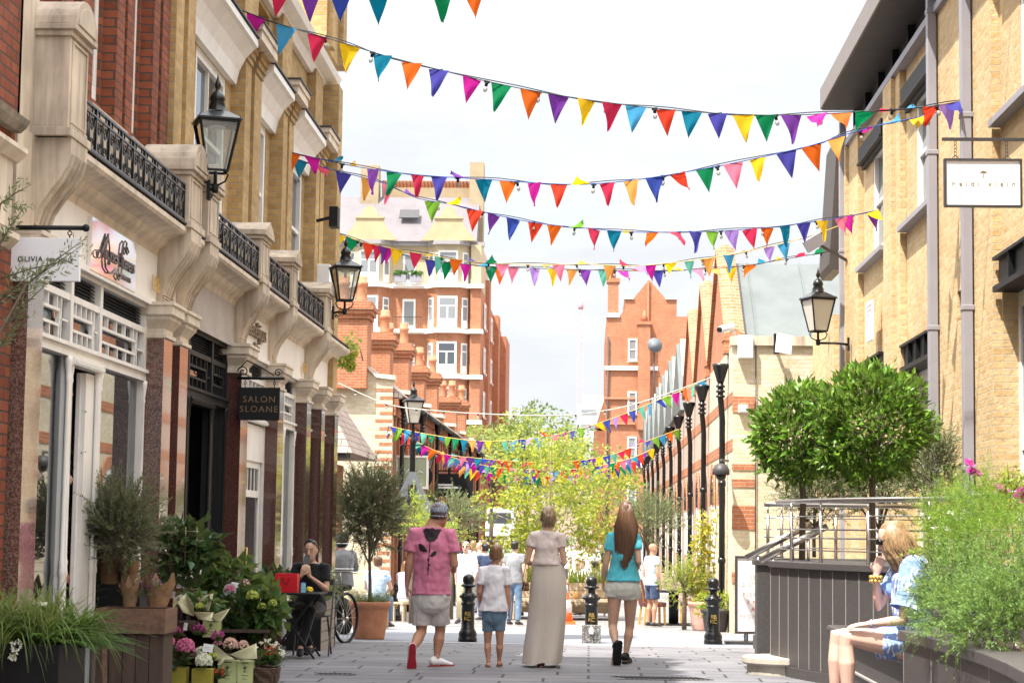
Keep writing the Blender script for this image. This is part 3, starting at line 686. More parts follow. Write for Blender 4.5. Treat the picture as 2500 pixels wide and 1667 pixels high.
m = MB(); m.box(XR+.15, XR+.3, 23.1, 23.5, 3.95, 4.3); wp('vent', m, M['black'], rb)
m = MB(); m.box(XR+.2, XR+.5, 8, 34.1, 8.0, 8.62)
for y in np.arange(19, 34, 1.45): m.box(XR+.10, XR+.2, y-.03, y+.03, 8.06, 8.6)
wp('clerestory', m, M['black'], rb)
m = MB(); m.box(XR-.06, XR+.2, 8, 34.15, 7.96, 8.06); wp('clerestory_sill', m, M['pipe'], rb)
m = MB(); m.prism([(3.86,8.58),(3.86,8.92),(9,11.6),(14,9),(14,8.6)], 'y', 8, 33.4); r = wp('roof', m, M['soffit'], rb)
m = MB(); m.box(3.83, 3.862, 8, 33.42, 8.6, 8.94); wp('roof_fascia', m, P('fascia_metal', (.20,.165,.15), .5, .08, 2), rb)
for y in (33.55, 24.75, 22.5):
    m = MB(); x = XR-.13; m.box(x, XR-.02, y-.07, y+.07, 0, 8.5)
    for z in (2.2, 4.0, 6.2, 8.0): m.box(x-.01, XR-.0, y-.08, y+.08, z-.03, z+.03)
    wp('downpipe', m, M['pipe'], rb, bevel=.008)
m = MB(); x = XR-.35; m.prism([(4.33,8.5),(4.24,8.3),(4.10,6.1),(4.16,6.0),(4.33,6.0)], 'y', 34.4, 36.0); wp('metal_cladding', m, M['soffit'], rb)
m = MB(); m.box(4.15, 9, 34.2, 37.4, -1, 5.2); wp('rear_wall', m, M['pale_brick'], rb)
# notices and lettering on the wall
q = at(2000, 735, X=XR-.06); wsg = empty('wall_notice', (XR, q.y, q.z-.25), 0, 'small white printed notice fixed to the yellow brick wall', 'sign')
m = MB(); m.box(XR-.09, XR-.062, q.y-.33, q.y+.33, q.z-.32, q.z+.28); wp('plate', m, M['card'], wsg)
m = MB()
for k, (w, c) in enumerate(((.5,0),(.42,0),(.16,0))): m.box(XR-.093, XR-.09, q.y-w/2, q.y+w/2, q.z+.20-.07*k, q.z+.225-.07*k)
wp('red_print', m, P('pale_red_print', (.62,.30,.30), .6), wsg)
m = MB()
for k in range(6): m.box(XR-.093, XR-.09, q.y-.2+.02*(k%2), q.y+.2, q.z-.04-.04*k, q.z-.03-.04*k)
wp('grey_print', m, P('grey_print', (.6,.6,.62), .6), wsg)
dl = empty('door_lettering', (XR+.3, 25.5, 2.8), 0, 'small bronze shop lettering on the white panel behind the bay trees', 'sign')
o = text('lettering', 'heidi klein', .16, br, dl, Vector((XR+.235, 26.2, 2.98))-dl.location, (PI/2,0,-PI/2), extrude=.008)
e = empty('hanging_sign', (3.83, 19.5, 4.66), 0, 'white framed hanging shop sign with a small palm emblem high on the yellow brick', 'sign')
m = MB(); m.box(3.46, 4.19, 19.485, 19.515, 4.67, 5.12); wp('board', m, M['card'], e)
m = MB()
for a in ((3.445,3.465,4.655,5.135),(4.185,4.205,4.655,5.135)): m.box(a[0],a[1],19.47,19.53,a[2],a[3])
m.box(3.465,4.185,19.47,19.53,4.655,4.675); m.box(3.465,4.185,19.47,19.53,5.115,5.135); wp('frame', m, M['darkgrey'], e)
m = MB(); m.box(3.43, 4.32, 19.485, 19.515, 5.315, 5.345)
for x in (3.56, 4.06):
    for k in range(5): m.tube([(x+.012*math.cos(t), 19.5+.006*(k%2), 5.29-.034*k+.02*math.sin(t)) for t in np.linspace(0,2*PI,9)], .003, 4)
    m.tube([(x+.03*math.cos(t), 19.5, 5.135+.03*math.sin(t)) for t in np.linspace(0,PI,8)], .004, 4)
wp('bracket', m, M['darkgrey'], e)
lt = P('pale_bronze_letters', (.27,.21,.13), .6, .1, 20)
text('lettering', 'heidi klein', .072, lt, e, Vector((3.83,19.483,4.885))-e.location, (PI/2,0,0), spacing=1.9, extrude=.002)
m = MB(); m.tube([(3.825,19.482,4.945),(3.83,19.482,5.0)], .003, 4)
for k in range(7):
    a = PI*(.06+.88*k/6); m.tube([(3.83,19.482,4.995),(3.83+.02*math.cos(a),19.482,4.998+.022*math.sin(a)),(3.83+.034*math.cos(a),19.482,4.99+.018*math.sin(a))], .003, 4)
wp('emblem', m, lt, e)

# ------------------------------------------------------------------ terrace, bench and planter of dark stone
def stone_panels(name, base):
    return base
ter = empty('stone_terrace', (3.2, 19, 0), 0, 'raised dark stone terrace with curved panelled wall and thin pale joints', 'terrace')
OUT = [(1.90,21.10),(2.03,20.55),(2.18,20.0),(2.36,19.55),(2.56,19.15),(2.78,18.8),(3.02,18.5)]
poly = OUT+[(3.1,13.0),(4.25,13.0),(4.25,23.6),(2.4,23.6),(2.4,21.10)]
m = MB(); m.prism(poly, 'z', .10, 1.09); wp('wall', m, M['darkstone'], ter)
def offset(pl, d):
    out = []
    for i, p in enumerate(pl):
        a = Vector(pl[max(i-1,0)]); b = Vector(pl[min(i+1,len(pl)-1)]); t = (b-a).normalized(); out.append((p[0]-(-t.y)*d*-1*-1, p[1]-(t.x)*d*-1*-1))
    return out
OF = [(x-.035, y-.03) for x, y in OUT]
m = MB(); m.prism(OF+[(3.15,13.0),(4.25,13.0),(4.25,23.6),(2.4,23.6),(2.4,21.12)], 'z', 1.093, 1.16); wp('coping', m, M['darkstone'], ter, bevel=.006)
m = MB(); m.prism([(x-.02, y-.02) for x, y in OUT]+[(3.0,18.5),(2.4,21.08)], 'z', 0, .10); wp('skirting', m, M['darkstone'], ter)
jm = P('pale_joint', (.36,.33,.31), .8, .1, 20)
m = MB()
for (a, b) in zip(OUT, OUT[1:]):
    for t in (.0, .5):
        x = a[0]+(b[0]-a[0])*t; y = a[1]+(b[1]-a[1])*t; m.obox((x-.001, y-.001, .60), (.006,.006,.98), (0,0,.5))
wp('panel_joint', m, jm, ter)
for a in ((1.80,2.38,21.6,21.9),(1.95,2.39,22.9,23.6)): m = MB(); m.box(a[0],a[1],a[2],a[3],-.04,1.10); m.box(a[0]-.03,a[1],a[2]-.03,a[3]+.03,1.103,1.158); wp('stair_wall', m, M['darkstone'], ter)
m = MB()
for k in range(6): m.box(1.86+.10*k, 2.4, 21.95, 22.88, .15*k+.15, .15*k+.30)
wp('steps', m, M['darkstone'], ter)
m = MB(); m.lathe([(.38,-.02),(.38,.10)], (2.02,20.95,0), 28, False); m.lathe([(.42,.103),(.43,.12),(.43,.17),(.41,.18)], (2.02,20.95,0), 28, False); wp('rounded_step', m, P('limestone_step', (.46,.42,.35), .8, .25, 6, bump=.2), ter)
def steel_rail(parent_label, pts, posts, z0=1.16, zt=1.775, rails=(1.28,1.40,1.49,1.62), label=None):
    e = empty('steel_railing', (pts[0][0], pts[0][1], z0), 0, label, 'railing')
    m = MB(); m.tube([(x, y, zt) for x, y in pts], .026, 12); wp('handrail', m, M['steel'], e)
    for x, y in posts:
        m = MB(); m.tube([(x, y, z0), (x, y, zt-.12)], .019, 8); m.tube([(x, y, zt-.12), (x, y, zt-.02)], .011, 8); wp('post', m, M['steel'], e)
    for z in rails:
        m = MB(); m.tube([(x, y, z) for x, y in pts], .0075, 6); wp('rail', m, M['steel'], e)
    return e
IN = [(x+.10, y+.10) for x, y in OUT]
steel_rail('', [(1.98,21.25)]+IN[1:]+[(3.2,17.6),(3.3,15.5)], [(2.08,20.75),(2.30,20.05),(2.66,19.25),(3.1,18.4),(3.25,16.8)], label='curved steel railing on the front edge of the dark stone terrace')
steel_rail('', [(2.02,23.25),(2.4,23.3),(3.2,23.35),(4.2,23.4)], [(2.06,23.25),(2.22,23.27),(2.45,23.3),(2.85,23.32),(3.3,23.35)], label='straight steel railing at the back of the terrace behind the bay trees')
def handrail(a, b, Y, label):
    p = at(*a, Y=Y); q = at(*b, Y=Y); e = empty('handrail', (p.x, Y, 0), 0, label, 'handrail')
    m = MB(); m.tube([p, q], .036, 14); wp('rail', m, M['steel'], e)
    m = MB(); m.tube([(p.x+.14, Y, .12), (p.x+.14, Y, p.z+.03)], .02, 10); m.tube([(q.x-.2, Y, 1.0),(q.x-.2, Y, q.z-.1)], .016, 8); wp('post', m, M['steel'], e)
    return e
handrail((1713,1281),(1862,1203), 22.75, 'sloping brushed steel handrail on the far side of the terrace steps')
handrail((1746,1287),(1900,1208), 21.35, 'sloping brushed steel handrail on the near side of the terrace steps')
bn = empty('stone_bench', (2.4, 15.5, 0), 0, 'low dark stone bench under the seated woman in blue', 'bench')
m = MB(); m.box(2.14, 3.1, 13.15, 17.7, 0, .58); wp('base', m, M['darkstone'], bn)
m = MB(); m.box(2.08, 3.1, 13.1, 17.75, .583, .655); wp('seat', m, P('dark_seat', (.06,.05,.05), .5, .2, 10), bn, bevel=.03)
m = MB(); m.box(2.12, 2.14, 13.15, 17.7, .34, .355); wp('joint', m, jm, bn)
pb = empty('stone_planter', (2.6, 10.5, 0), 0, 'dark stone planter in the near right corner overflowing with rosemary', 'planter')
ox = [(2.02,13.0),(2.06,12.2),(2.09,11.4),(2.09,10.6),(2.05,9.8),(1.98,9.0),(1.86,8.0)]
m = MB(); m.prism(ox+[(4.2,8.0),(4.2,13.0)], 'z', 0, .77); wp('wall', m, M['darkstone'], pb)
m = MB(); m.prism([(x-.03, y+(.03 if i == 0 else 0)) for i, (x, y) in enumerate(ox)]+[(x+.24, y-(.22 if i == 0 else 0)) for i, (x, y) in reversed(list(enumerate(ox)))], 'z', .773, .84); wp('coping', m, M['darkstone'], pb, bevel=.006)
m = MB(); m.prism([(x+.25, y-(.23 if i == 0 else 0)) for i, (x, y) in enumerate(ox)]+[(4.2,8.0),(4.2,12.77)], 'z', .772, .80); wp('soil', m, M['soil'], pb)
m = MB()
for (a, b) in zip(ox, ox[1:]): m.box(a[0]-.0015, a[0]+.006, a[1]-.004, a[1]+.004, 0, .77); 
wp('panel_joint', m, jm, pb)
steel_rail('', [(2.33,12.5),(2.38,11.4),(2.36,10.2),(2.28,9.0)], [(2.33,12.4),(2.38,11.3),(2.36,10.1)], z0=.80, zt=.98, rails=(), label='short steel rail half buried in the rosemary of the near planter')

# ------------------------------------------------------------------ mews houses on the right beyond the corner
def pipe_run(m, X, y, z, sg=-1, low=0):
    """hopper head, swan neck and straight pipe"""
    x0 = X+sg*.16
    m.ell([(x0, y, z-.32, .07, .07), (x0, y, z-.28, .08, .08), (x0, y, z-.02, .155, .145), (x0, y, z+.04, .165, .155)], 12)
    m.tube([(x0, y, z-.32), (x0, y, z-.62), (X+sg*.13, y+.12, z-.85), (X+sg*.11, y+.2, z-1.05), (X+sg*.11, y+.2, low)], .06, 10)
    for q in np.arange(low+.9, z-1.0, 1.5): m.lathe([(.074,-.05),(.074,.05)], (X+sg*.11, y+.2, q), 10)
    for q in (z-.4, z-.5, z-.6): m.lathe([(.09,-.02),(.09,.02)], (x0, y, q), 10)
UN = 6.15; MY0 = 39.2; XM = 2.7
for k in range(10):
    y0 = MY0+UN*k; y1 = y0+UN; yc = (y0+y1)/2; s0 = y0 if k else 38.0
    brick = k < 3
    u = empty('mews_house', (XM+2, yc, 0), 0, {0:'nearest mews house with a cream brick end wall and red brick gable', 1:'second mews house with a red brick gable, from the cream end wall',
        2:'third mews house, last one with a red brick gable'}.get(k, 'pale mews house with zinc roof slope, %s one beyond the red gables' % ['first','second','third','fourth','fifth','sixth','seventh'][max(0,k-3)]), 'house', 'mews houses along the right of the street')
    m = MB(); m.box(XM, 9, s0, y1, -2, 5.0)
    if not brick: m.prism([(y0+.25,5.0),(y1-.25,5.0),(yc,7.3)], 'x', XM, XM+.25)
    w = wp('wall', m, M['cream_brick'] if k == 0 else M['blush_brick'], u)
    m = MB(); zt = 7.15
    m.prism([(y0+(.0 if k else .0),4.95),(yc,zt),(y1,4.95)], 'x', XM+(.32 if brick else -.12), 9.2); wp('roof', m, M['zinc'], u)
    m = MB()
    for x in np.arange(XM+.6, 9, 1.1): m.bar((x, y0+.05, 5.0), (x, yc, zt+.01), .03, .03)
    wp('roof_seam', m, M['zinc'], u)
    if brick:
        m = MB(); m.prism([(y0+.2,5.0),(y0+.2,5.25),(yc,7.3),(y1-.2,5.25),(y1-.2,5.0)], 'x', XM, XM+.31); g = wp('gable', m, M['orange_brick'], u)
        c = MB()
        for s in (-1, 1):
            ye = yc+s*(UN/2-.12); n = 5
            a = [(XM-.08, ye, 5.22), (XM-.08, ye, 5.34), (XM+.12, ye, 5.46), (XM+.32, ye, 5.34), (XM+.32, ye, 5.22)]
            b = [(p[0], yc, p[2]+2.12) for p in a]; c.rings([a, b], smooth=False)
        c.build('coping', M['orange_brick'], g)
        c = MB(); c.box(XM-.1, XM+.36, y0-.1, y0+.4, 4.95, 5.2); c.prism([(XM-.12,5.2),(XM+.13,5.38),(XM+.38,5.2)], 'y', y0-.12, y0+.42); c.build('kneeler', M['orange_brick'], g)
    m = MB(); pipe_run(m, XM, y0+.3 if k else y0, 4.75 if k else 4.7); wp('downpipe', m, M['black_gloss'], u)
    if k < 6:
        for yy, nm in ((yc-1.3,'door'),(yc+1.5,'window')):
            m = MB(); arc = [(yy+.7*math.cos(PI*i/10), 2.0+.7*math.sin(PI*i/10)) for i in range(11)]
            m.prism([(yy+.7,.0 if nm == 'door' else .8)]+arc+[(yy-.7,.0 if nm == 'door' else .8)], 'x', XM-.02, XM+.03); d = wp('arched_'+nm, m, M['white'], u)
            h = MB(); oa = [(yy+.95*math.cos(PI*i/10), 2.0+.95*math.sin(PI*i/10)) for i in range(11)]
            h.prism(oa+[p for p in reversed(arc)], 'x', XM-.05, XM-.021); h.build('arch', M['orange_brick'], d)
            gg = MB(); gg.prism([(yy+.5*math.cos(PI*i/10), 2.05+.5*math.sin(PI*i/10)) for i in range(11)], 'x', XM-.045, XM-.03); gg.build('fanlight', M['winglass'], d)
            for q in (-.3,0,.3):
                pass
    for z in (3.0, 3.9): m = MB(); m.box(XM-.012, XM, s0, y1, z, z+.22); wp('brick_band', m, M['orange_brick'], u)
    if k == 0:
        m = MB(); m.box(XM-.05, 9, 37.93, 38.25, 5.0, 5.18); wp('coping', m, M['stone'], u)
        for a, b in ((3.72,4.02),(2.62,2.74),(2.30,2.45),(1.50,1.95),(.5,.7)): m = MB(); m.box(XM-.015, XM+.42, 37.985, 38.0, a, b); wp('brick_band', m, M['orange_brick'], u)
        m = MB(); m.tube([(3.13,37.96,0),(3.13,37.96,5.0)], .012, 6); wp('cable', m, M['darkgrey'], u)
# boxes on the cream end wall
def wallbox(px0, py0, px1, py1, Y, depth, label, mat='card', cat='junction box'):
    a = at(px0, py0, Y=Y); b = at(px1, py1, Y=Y); e = empty('wall_box', ((a.x+b.x)/2, Y, b.z), 0, label, cat)
    m = MB(); m.box(a.x, b.x, Y-depth, Y-.002, b.z, a.z); wp('casing', m, M[mat], e, bevel=.012)
    m = MB(); m.box(a.x+.02, b.x-.02, Y-depth-.006, Y-depth, b.z+.02, a.z-.02); wp('lid', m, M[mat], e)
    return e
wallbox(1694, 772, 1728, 824, 38.0, .2, 'larger white box high on the cream brick end wall')
wallbox(1695, 930, 1718, 948, 38.0, .14, 'smaller white box lower on the cream brick end wall')
p = at(1793, 790, Y=37.6); e = empty('floodlight', (p.x, 38, p.z), 0, 'square white floodlight on the cream brick end wall, casting a long shadow', 'floodlight')
m = MB(); m.obox((p.x+.06,37.55,p.z), (.32,.07,.36), (.0,.12,.5)); wp('lamp', m, M['card'], e)
m = MB(); m.bar((p.x-.06,37.99,p.z-.05),(p.x-.04,37.6,p.z-.02), .05); m.box(p.x-.12,p.x-.02,37.6,37.75,p.z-.18,p.z+.2); wp('bracket', m, M['black'], e)
p = at(1665, 757, X=XM-.2); e = empty('security_camera', (XM, p.y, p.z), 0, 'small white security camera at the corner of the cream brick wall', 'camera')
m = MB(); m.tube([(XM-.3,p.y-.2,p.z-.02),(XM-.06,p.y,p.z+.06)], .07, 10); wp('housing', m, M['card'], e)
m = MB(); m.tube([(XM-.33,p.y-.225,p.z-.03),(XM-.3,p.y-.2,p.z-.02)], .05, 10); wp('lens', m, M['black'], e)
m = MB(); m.bar((XM-.12,p.y,p.z),(XM,p.y,p.z-.06), .04); wp('arm', m, M['card'], e)
p = at(1656, 1083, Y=37.6); e = empty('dome_camera', (p.x, 37.8, p.z), 0, 'dark grey dome camera hanging on a short arm by the black downpipe', 'camera')
m = MB(); m.lathe([(.03,.16),(.10,.14),(.16,.04),(.165,-.05),(.15,-.06)], (p.x,p.y,p.z), 16); wp('housing', m, M['darkgrey'], e)
m = MB(); m.lathe([(.10,-.06),(.09,-.12),(.05,-.16),(.01,-.17)], (p.x,p.y,p.z), 12); wp('dome', m, M['black_gloss'], e)
m = MB(); m.tube([(p.x,p.y,p.z+.15),(p.x,p.y,p.z+.22),(XM-.05,38.6,p.z+.24)], .025, 8); wp('arm', m, M['darkgrey'], e)
p = at(1870, 557, Y=33.0); e = empty('floodlight', (p.x, 34, p.z), 0, 'grey floodlight box tilted below the dark eaves at the yellow corner', 'floodlight')
m = MB(); m.obox((p.x,33,p.z),(.34,.10,.2),(.2,-.55,0)); wp('lamp', m, M['pipe'], e)
m = MB(); m.bar((p.x+.1,33,p.z-.05),(4.25,33.3,p.z-.25), .04); wp('bracket', m, M['darkgrey'], e)

# ------------------------------------------------------------------ left mews beyond the side street
XL = -5.5
m0 = [54+6.2*k for k in range(7)]
for k, y0 in enumerate(m0):
    y1 = y0+6.2; yc = y0+3.1
    u = empty('mews_house', (XL-3, yc, 0), 0, 'red mews house with cream gable end wall facing the camera' if k == 0 else 'red brick mews house with tall arched niches, %s along the left row' % ['second','third','fourth','fifth','sixth','seventh'][k-1], 'house', 'mews houses along the left of the street')
    m = MB(); m.box(XL-8, XL, y0+(.35 if k == 0 else 0), y1, -2, 5.0)
    for q in (.4, 1.7, 3.0, 4.3, 5.4): m.box(XL, XL+.14, y0+q, y0+q+.45, -2, 4.5)
    m.box(XL, XL+.18, y0+.02, y1-.02, 4.5, 4.75); m.box(XL, XL+.26, y0+.02, y1-.02, 4.75, 4.98); wp('wall', m, M['rust_brick'], u)
    m = MB(); m.prism([(XL+.35,4.95),(XL+.35,5.06),(XL-3.9,8.5),(XL-8,5.05),(XL-8,4.95)], 'y', y0+.02, y1); wp('roof', m, M['slate'], u)
    m = MB(); pr_ = [(XL+.1,-2),(XL+.1,5.45),(XL-.35,5.5),(XL-3.9,8.9),(XL-8,5.4),(XL-8,-2)] if k == 0 else [(XL+.1,4.6),(XL+.1,5.45),(XL-.35,5.5),(XL-3.9,8.9),(XL-8,5.4),(XL-8,4.6)]
    m.prism(pr_, 'y', y0-.02, y0+.33); pw = wp('party_wall', m, M['cream_brick'] if k == 0 else M['orange_brick'], u)
    c = MB(); c.prism([(XL+.15,5.452),(XL+.15,5.58),(XL-.38,5.62),(XL-3.9,9.05),(XL-3.9,8.92),(XL-.35,5.51)], 'y', y0-.1, y0+.4); c.build('coping', M['cream_stone'], pw)
    if k == 0:
        q = MB()
        for j in range(24): q.box(XL-.25-.12*(j%2), XL+.104, y0-.026, y0-.02, .3+j*.21, .3+j*.21+.09)
        q.build('quoin', M['orange_brick'], pw)
    # chimney stack on the party wall
    wd = 1.0 if k < 5 else 1.7; xs = XL-1.1; hh = 7.35+(.25 if k % 2 == 0 else 0)-(.3 if k > 4 else 0)
    c = MB(); c.box(xs-wd/2, xs+wd/2, y0-.3, y0+.75, 5.2, hh-.5)
    for j, g in enumerate((.06,.12,.17,.10)): c.box(xs-wd/2-g, xs+wd/2+g, y0-.3-g, y0+.75+g, hh-.5+.12*j, hh-.5+.12*(j+1))
    st = wp('chimney_stack', c, M['orange_brick'], u)
    for j in range(2 if wd < 1.2 else 4):
        c = MB(); px = xs-wd/2+.28+j*(wd-.5)/(1 if wd < 1.2 else 3)
        c.lathe([(.17,0),(.15,.1),(.13,.45),(.17,.5),(.17,.58),(.14,.6),(.14,.72),(.12,.74)], (px, y0+.2, hh-.03), 12); c.build('chimney_pot', M['terracotta'], st)
    m = MB(); pipe_run(m, XL+.2, y0+.5, 4.9, 1); wp('downpipe', m, M['black_gloss'], u)
    m = MB(); m.tube([(XL+.42,y0+.05,4.93),(XL+.42,y1-.05,4.93)], .07, 8); wp('gutter', m, M['black'], u)
    for q in (1.1, 2.4, 3.7):
        m = MB(); yy = y0+q+.15; arc = [(yy+.32*math.cos(PI*i/8), 3.4+.32*math.sin(PI*i/8)) for i in range(9)]
        m.prism([(yy+.32,.9)]+arc+[(yy-.32,.9)], 'x', XL+.005, XL+.03); wp('arched_window', m, M['winglass'], u)
# little slate roofed shelter in the side street
sh = empty('slate_shelter', (-8, 45, 0), 0, 'low brick outbuilding with a slate roof behind the potted olive', 'outbuilding')
m = MB(); m.box(-13, -5.9, 43.5, 47.5, -1, 2.9); wp('wall', m, M['rust_brick'], sh)
a = [(-13,42.9,3.05),(-5.15,42.9,3.05),(-6.9,46.2,5.9),(-13,46.2,5.9)]
m = MB(); m.add([a[0],a[1],a[2],a[3],(-13,48.5,3.05),(-5.15,48.5,3.05)], [(0,1,2,3),(1,5,2),(5,4,3,2),(0,4,5,1)]); wp('roof', m, M['slate'], sh)
for x in np.arange(-8.4, -5.2, .4):
    m = MB(); m.box(x-.06, x+.06, 43.0, 43.5, 2.85, 3.03); wp('rafter_end', m, M['palewood'], sh)
m = MB(); m.box(-13,-5.2,42.93,43.03,2.93,3.04); wp('gutter', m, M['black'], sh)

# ------------------------------------------------------------------ mansion blocks at the end
def Zt(y, Y=150): return 1.45+(1290-y*K)*Y/FPX
def Xt(x, Y=150): return (x*K-1440)*Y/FPX
mb_ = empty('mansion_block', (-16, 152, 0), 0, 'tall red and cream mansion block with white bay windows beyond the left mews', 'apartment building')
YB = 150.0; F0, F1, F2, F3 = 12.7, 16.15, 19.6, 22.9
def canted(x0, x1, p=1.1, i=.9): return [(x0,YB),(x0+i,YB-p),(x1-i,YB-p),(x1,YB)]
bay1 = canted(-12.6,-9.2); bay2 = canted(-18.6,-15.2); bay3 = canted(-24.6,-21.2)
m = MB(); m.box(-32, -8.4, YB, 184, 0, F2)
for b in (bay1, bay2, bay3): m.prism(b, 'z', 0, F2)
m.box(-9.2,-8.4,YB-.5,YB,0,F2); m.box(-8.42,-8.1,156,158.5,0,21); m.box(-8.42,-7.9,168,171,0,19.5); m.box(-8.4,-7.6,176,184,0,18.5)
wp('wall', m, M['orange_brick'], mb_)
m = MB(); m.box(-32, -8.42, YB, 160, F2, F3)
for b in (bay1, bay2, bay3): m.prism(b, 'z', F2+.3, F3)
m.box(-9.2,-8.42,YB-.5,YB,F2,F3); wp('cream_storey', m, P('cream_render', (.47,.38,.25), .8, .15, 1), mb_)
for z in (6.0, 9.3, F0, F1, F2):
    m = MB(); m.box(-32, -8.3, YB-.3, YB, z-.05, z+.25)
    for b in (bay1, bay2, bay3): m.prism([(b[0][0]-.2,YB),(b[1][0]-.1,b[1][1]-.35),(b[2][0]+.1,b[2][1]-.35),(b[3][0]+.2,YB)], 'z', z-.06, z+.28)
    m.box(-9.3,-8.2,YB-.8,YB,z-.04,z+.26); wp('string_course', m, M['white'], mb_)
m = MB(); m.box(-32,-8.2,YB-.4,YB,F3-.1,F3+.2)
for b in (bay1, bay2, bay3): m.prism([(b[0][0]-.2,YB),(b[1][0]-.1,b[1][1]-.4),(b[2][0]+.1,b[2][1]-.4),(b[3][0]+.2,YB)], 'z', F3-.12, F3+.18)
wp('cornice', m, P('grey_cornice', (.3,.28,.28), .8), mb_)
for b in (bay1, bay2, bay3):
    x0, x1 = b[1][0]-.2, b[2][0]+.2; c = (x0+x1)/2
    m = MB(); m.prism([(x0-1.1,F3+.2),(x0-.2,F3+1.3),(x0,F3+1.9),(x1,F3+1.9),(x1+.2,F3+1.3),(x1+1.1,F3+.2)], 'y', YB-1.2, YB-.8)
    m.prism([(c+.65*math.cos(PI*i/10), F3+1.9+.9*math.sin(PI*i/10)) for i in range(11)], 'y', YB-1.25, YB-.75); m.box(x0-.1,x1+.1,YB-1.3,YB-.7,F3+1.85,F3+2.0); wp('dutch_gable', m, P('cream_gable', (.44,.35,.21), .8, .15, 1), mb_)
m = MB(); m.prism([(YB-.6,F3+.2),(YB+3.2,F3+4.2),(YB+9,F3+4.2),(YB+9,F3)], 'x', -32, -11.5); m.prism([(YB-.6,F3+.2),(YB+3.2,F3+4.2),(YB+9,F3+.2)], 'x', -11.5, -8.8); wp('roof', m, M['mauve_slate'], mb_)
m = MB(); m.box(-16.5,-8.6,YB+3.4,YB+4.2,F3+1,F3+5.0); o = wp('chimney_wall', m, P('tan_render', (.34,.255,.155), .85, .2, 1), mb_)
CT = P('tan_render_stack', (.36,.28,.18), .85, .2, 1)
for a in ((-18.1,-16.7,6.6),(-9.6,-8.5,6.9)):
    m = MB(); m.box(a[0],a[1],YB+2.6,YB+4.2,F3,F3+a[2]); wp('chimney_stack', m, CT, mb_)
for k in range(26):
    c = MB(); c.lathe([(.16,0),(.13,.55),(.16,.6)], (-16.4+k*.28, YB+3.8, F3+5.0), 8); c.build('chimney_pot', M['terracotta'], o)
m = MB(); m.box(-15.2,-12.4,YB-.2+1.3,YB+1.4,F3+2.2,F3+3.0); 
sky_ = MB(); sky_.obox((-14.1,YB+1.05,F3+2.55),(1.5,.08,1.0),(-.75,0,0)); wp('skylight', sky_, M['darkgrey'], mb_)
# windows of the mansion block
for zi, zb in enumerate((F2, F1, F0, 9.3, 6.0)):
    for b in (bay1, bay2, bay3):
        c = (b[1][0]+b[2][0])/2
        m = MB(); m.box(c-.75, c+.75, YB-1.16, YB-1.1, zb+.28, zb+2.75); f = wp('window', m, M['white'], mb_)
        g = MB()
        for q in ((-.6,-.06),(.06,.6)): g.box(c+q[0], c+q[1], YB-1.175, YB-1.16, zb+1.05, zb+1.95)
        g.box(c-.6,c+.6,YB-1.175,YB-1.16,zb+2.05,zb+2.6); g.build('pane', M['winglass' if zi == 2 else 'paleglass'], f)
        for s in (-1, 1):
            p0 = Vector((b[3 if s > 0 else 0][0], YB, 0)); p1 = Vector((b[2 if s > 0 else 1][0], YB-1.1, 0)); mid = (p0+p1)/2; an = math.atan2(p1.y-p0.y, p1.x-p0.x)
            nrm = Vector((s*.77, -.63, 0))
            m = MB(); m.obox(mid+nrm*.03+Vector((0,0,zb+1.5)), (.62,.06,2.3), (0,0,an)); f = wp('window', m, M['white'], mb_)
            g = MB(); g.obox(mid+nrm*.07+Vector((0,0,zb+1.45)), (.42,.02,1.0), (0,0,an)); g.obox(mid+nrm*.07+Vector((0,0,zb+2.3)), (.42,.02,.45), (0,0,an)); g.build('pane', M['paleglass'], f)
    for xx in (-13.9,):
        m = MB(); m.box(xx-.5, xx+.5, YB-.06, YB, zb+.3, zb+2.6); f = wp('window', m, M['white'], mb_)
        g = MB(); g.box(xx-.36, xx+.36, YB-.075, YB-.06, zb+.6, zb+2.4); g.build('pane', M['paleglass'], f)
        r = MB(); r.box(-15.0,-12.8,YB-1.0,YB-.96,zb+1.1,zb+1.15)
        for q in np.arange(-15.0,-12.7,.16): r.box(q-.012,q+.012,YB-1.0,YB-.97,zb+.28,zb+1.12)
        wp('balcony_railing', r, M['darkgrey'], mb_); s_ = MB(); s_.box(-15.1,-12.7,YB-1.1,YB-.3,zb+.0,zb+.22); wp('balcony', s_, M['white'], mb_)
    if zi > 0:
        for yy in (153.0, 163.5):
            sash(mb_, 'x', -8.4, 1, yy, yy+2.0, zb+.7, zb+2.7, fw=.28, deep=-.1, sill=.25, sillmat='white', glass='paleglass')
for x in (-14.5, -13.3):
    e = MB(); e.box(x-.45,x+.45,YB-1.35,YB-1.0,F2+.28,F2+.85); b_ = wp('window_box', e, M['pipe'], mb_)
    e = MB()
    for j in range(30): e.obox((x+rnd.uniform(-.45,.45),YB-1.2+rnd.uniform(-.15,.15),F2+.95+rnd.uniform(-.1,.15)),(.22,.2,.12),(rnd.random()*3,rnd.random()*3,0))
    e.build('plants', M['green'], b_)
rm = empty('mansion_block', (5, 154, 0), 0, 'red brick block with a stepped gable and tall chimney beyond the right mews', 'apartment building')
pl_ = [(1.1,0),(1.1,17.5),(2.05,17.5),(2.45,18.1),(2.45,18.9),(3.1,18.9),(4.3,20.4),(5.6,18.9),(6.4,18.9),(6.4,17.6),(14,17.6),(14,0)]
m = MB(); m.prism(pl_, 'y', 150, 175); wp('wall', m, M['orange_brick'], rm)
m = MB(); m.box(1.05,2.1,149.85,150.6,17.5,17.8); m.box(2.4,3.15,149.85,150.6,18.9,19.1); m.box(5.55,6.45,149.85,150.6,18.9,19.1)
for z in (6.2, 13.5): m.box(1.0,5,149.8,150,z,z+.3)
wp('coping', m, M['white'], rm)
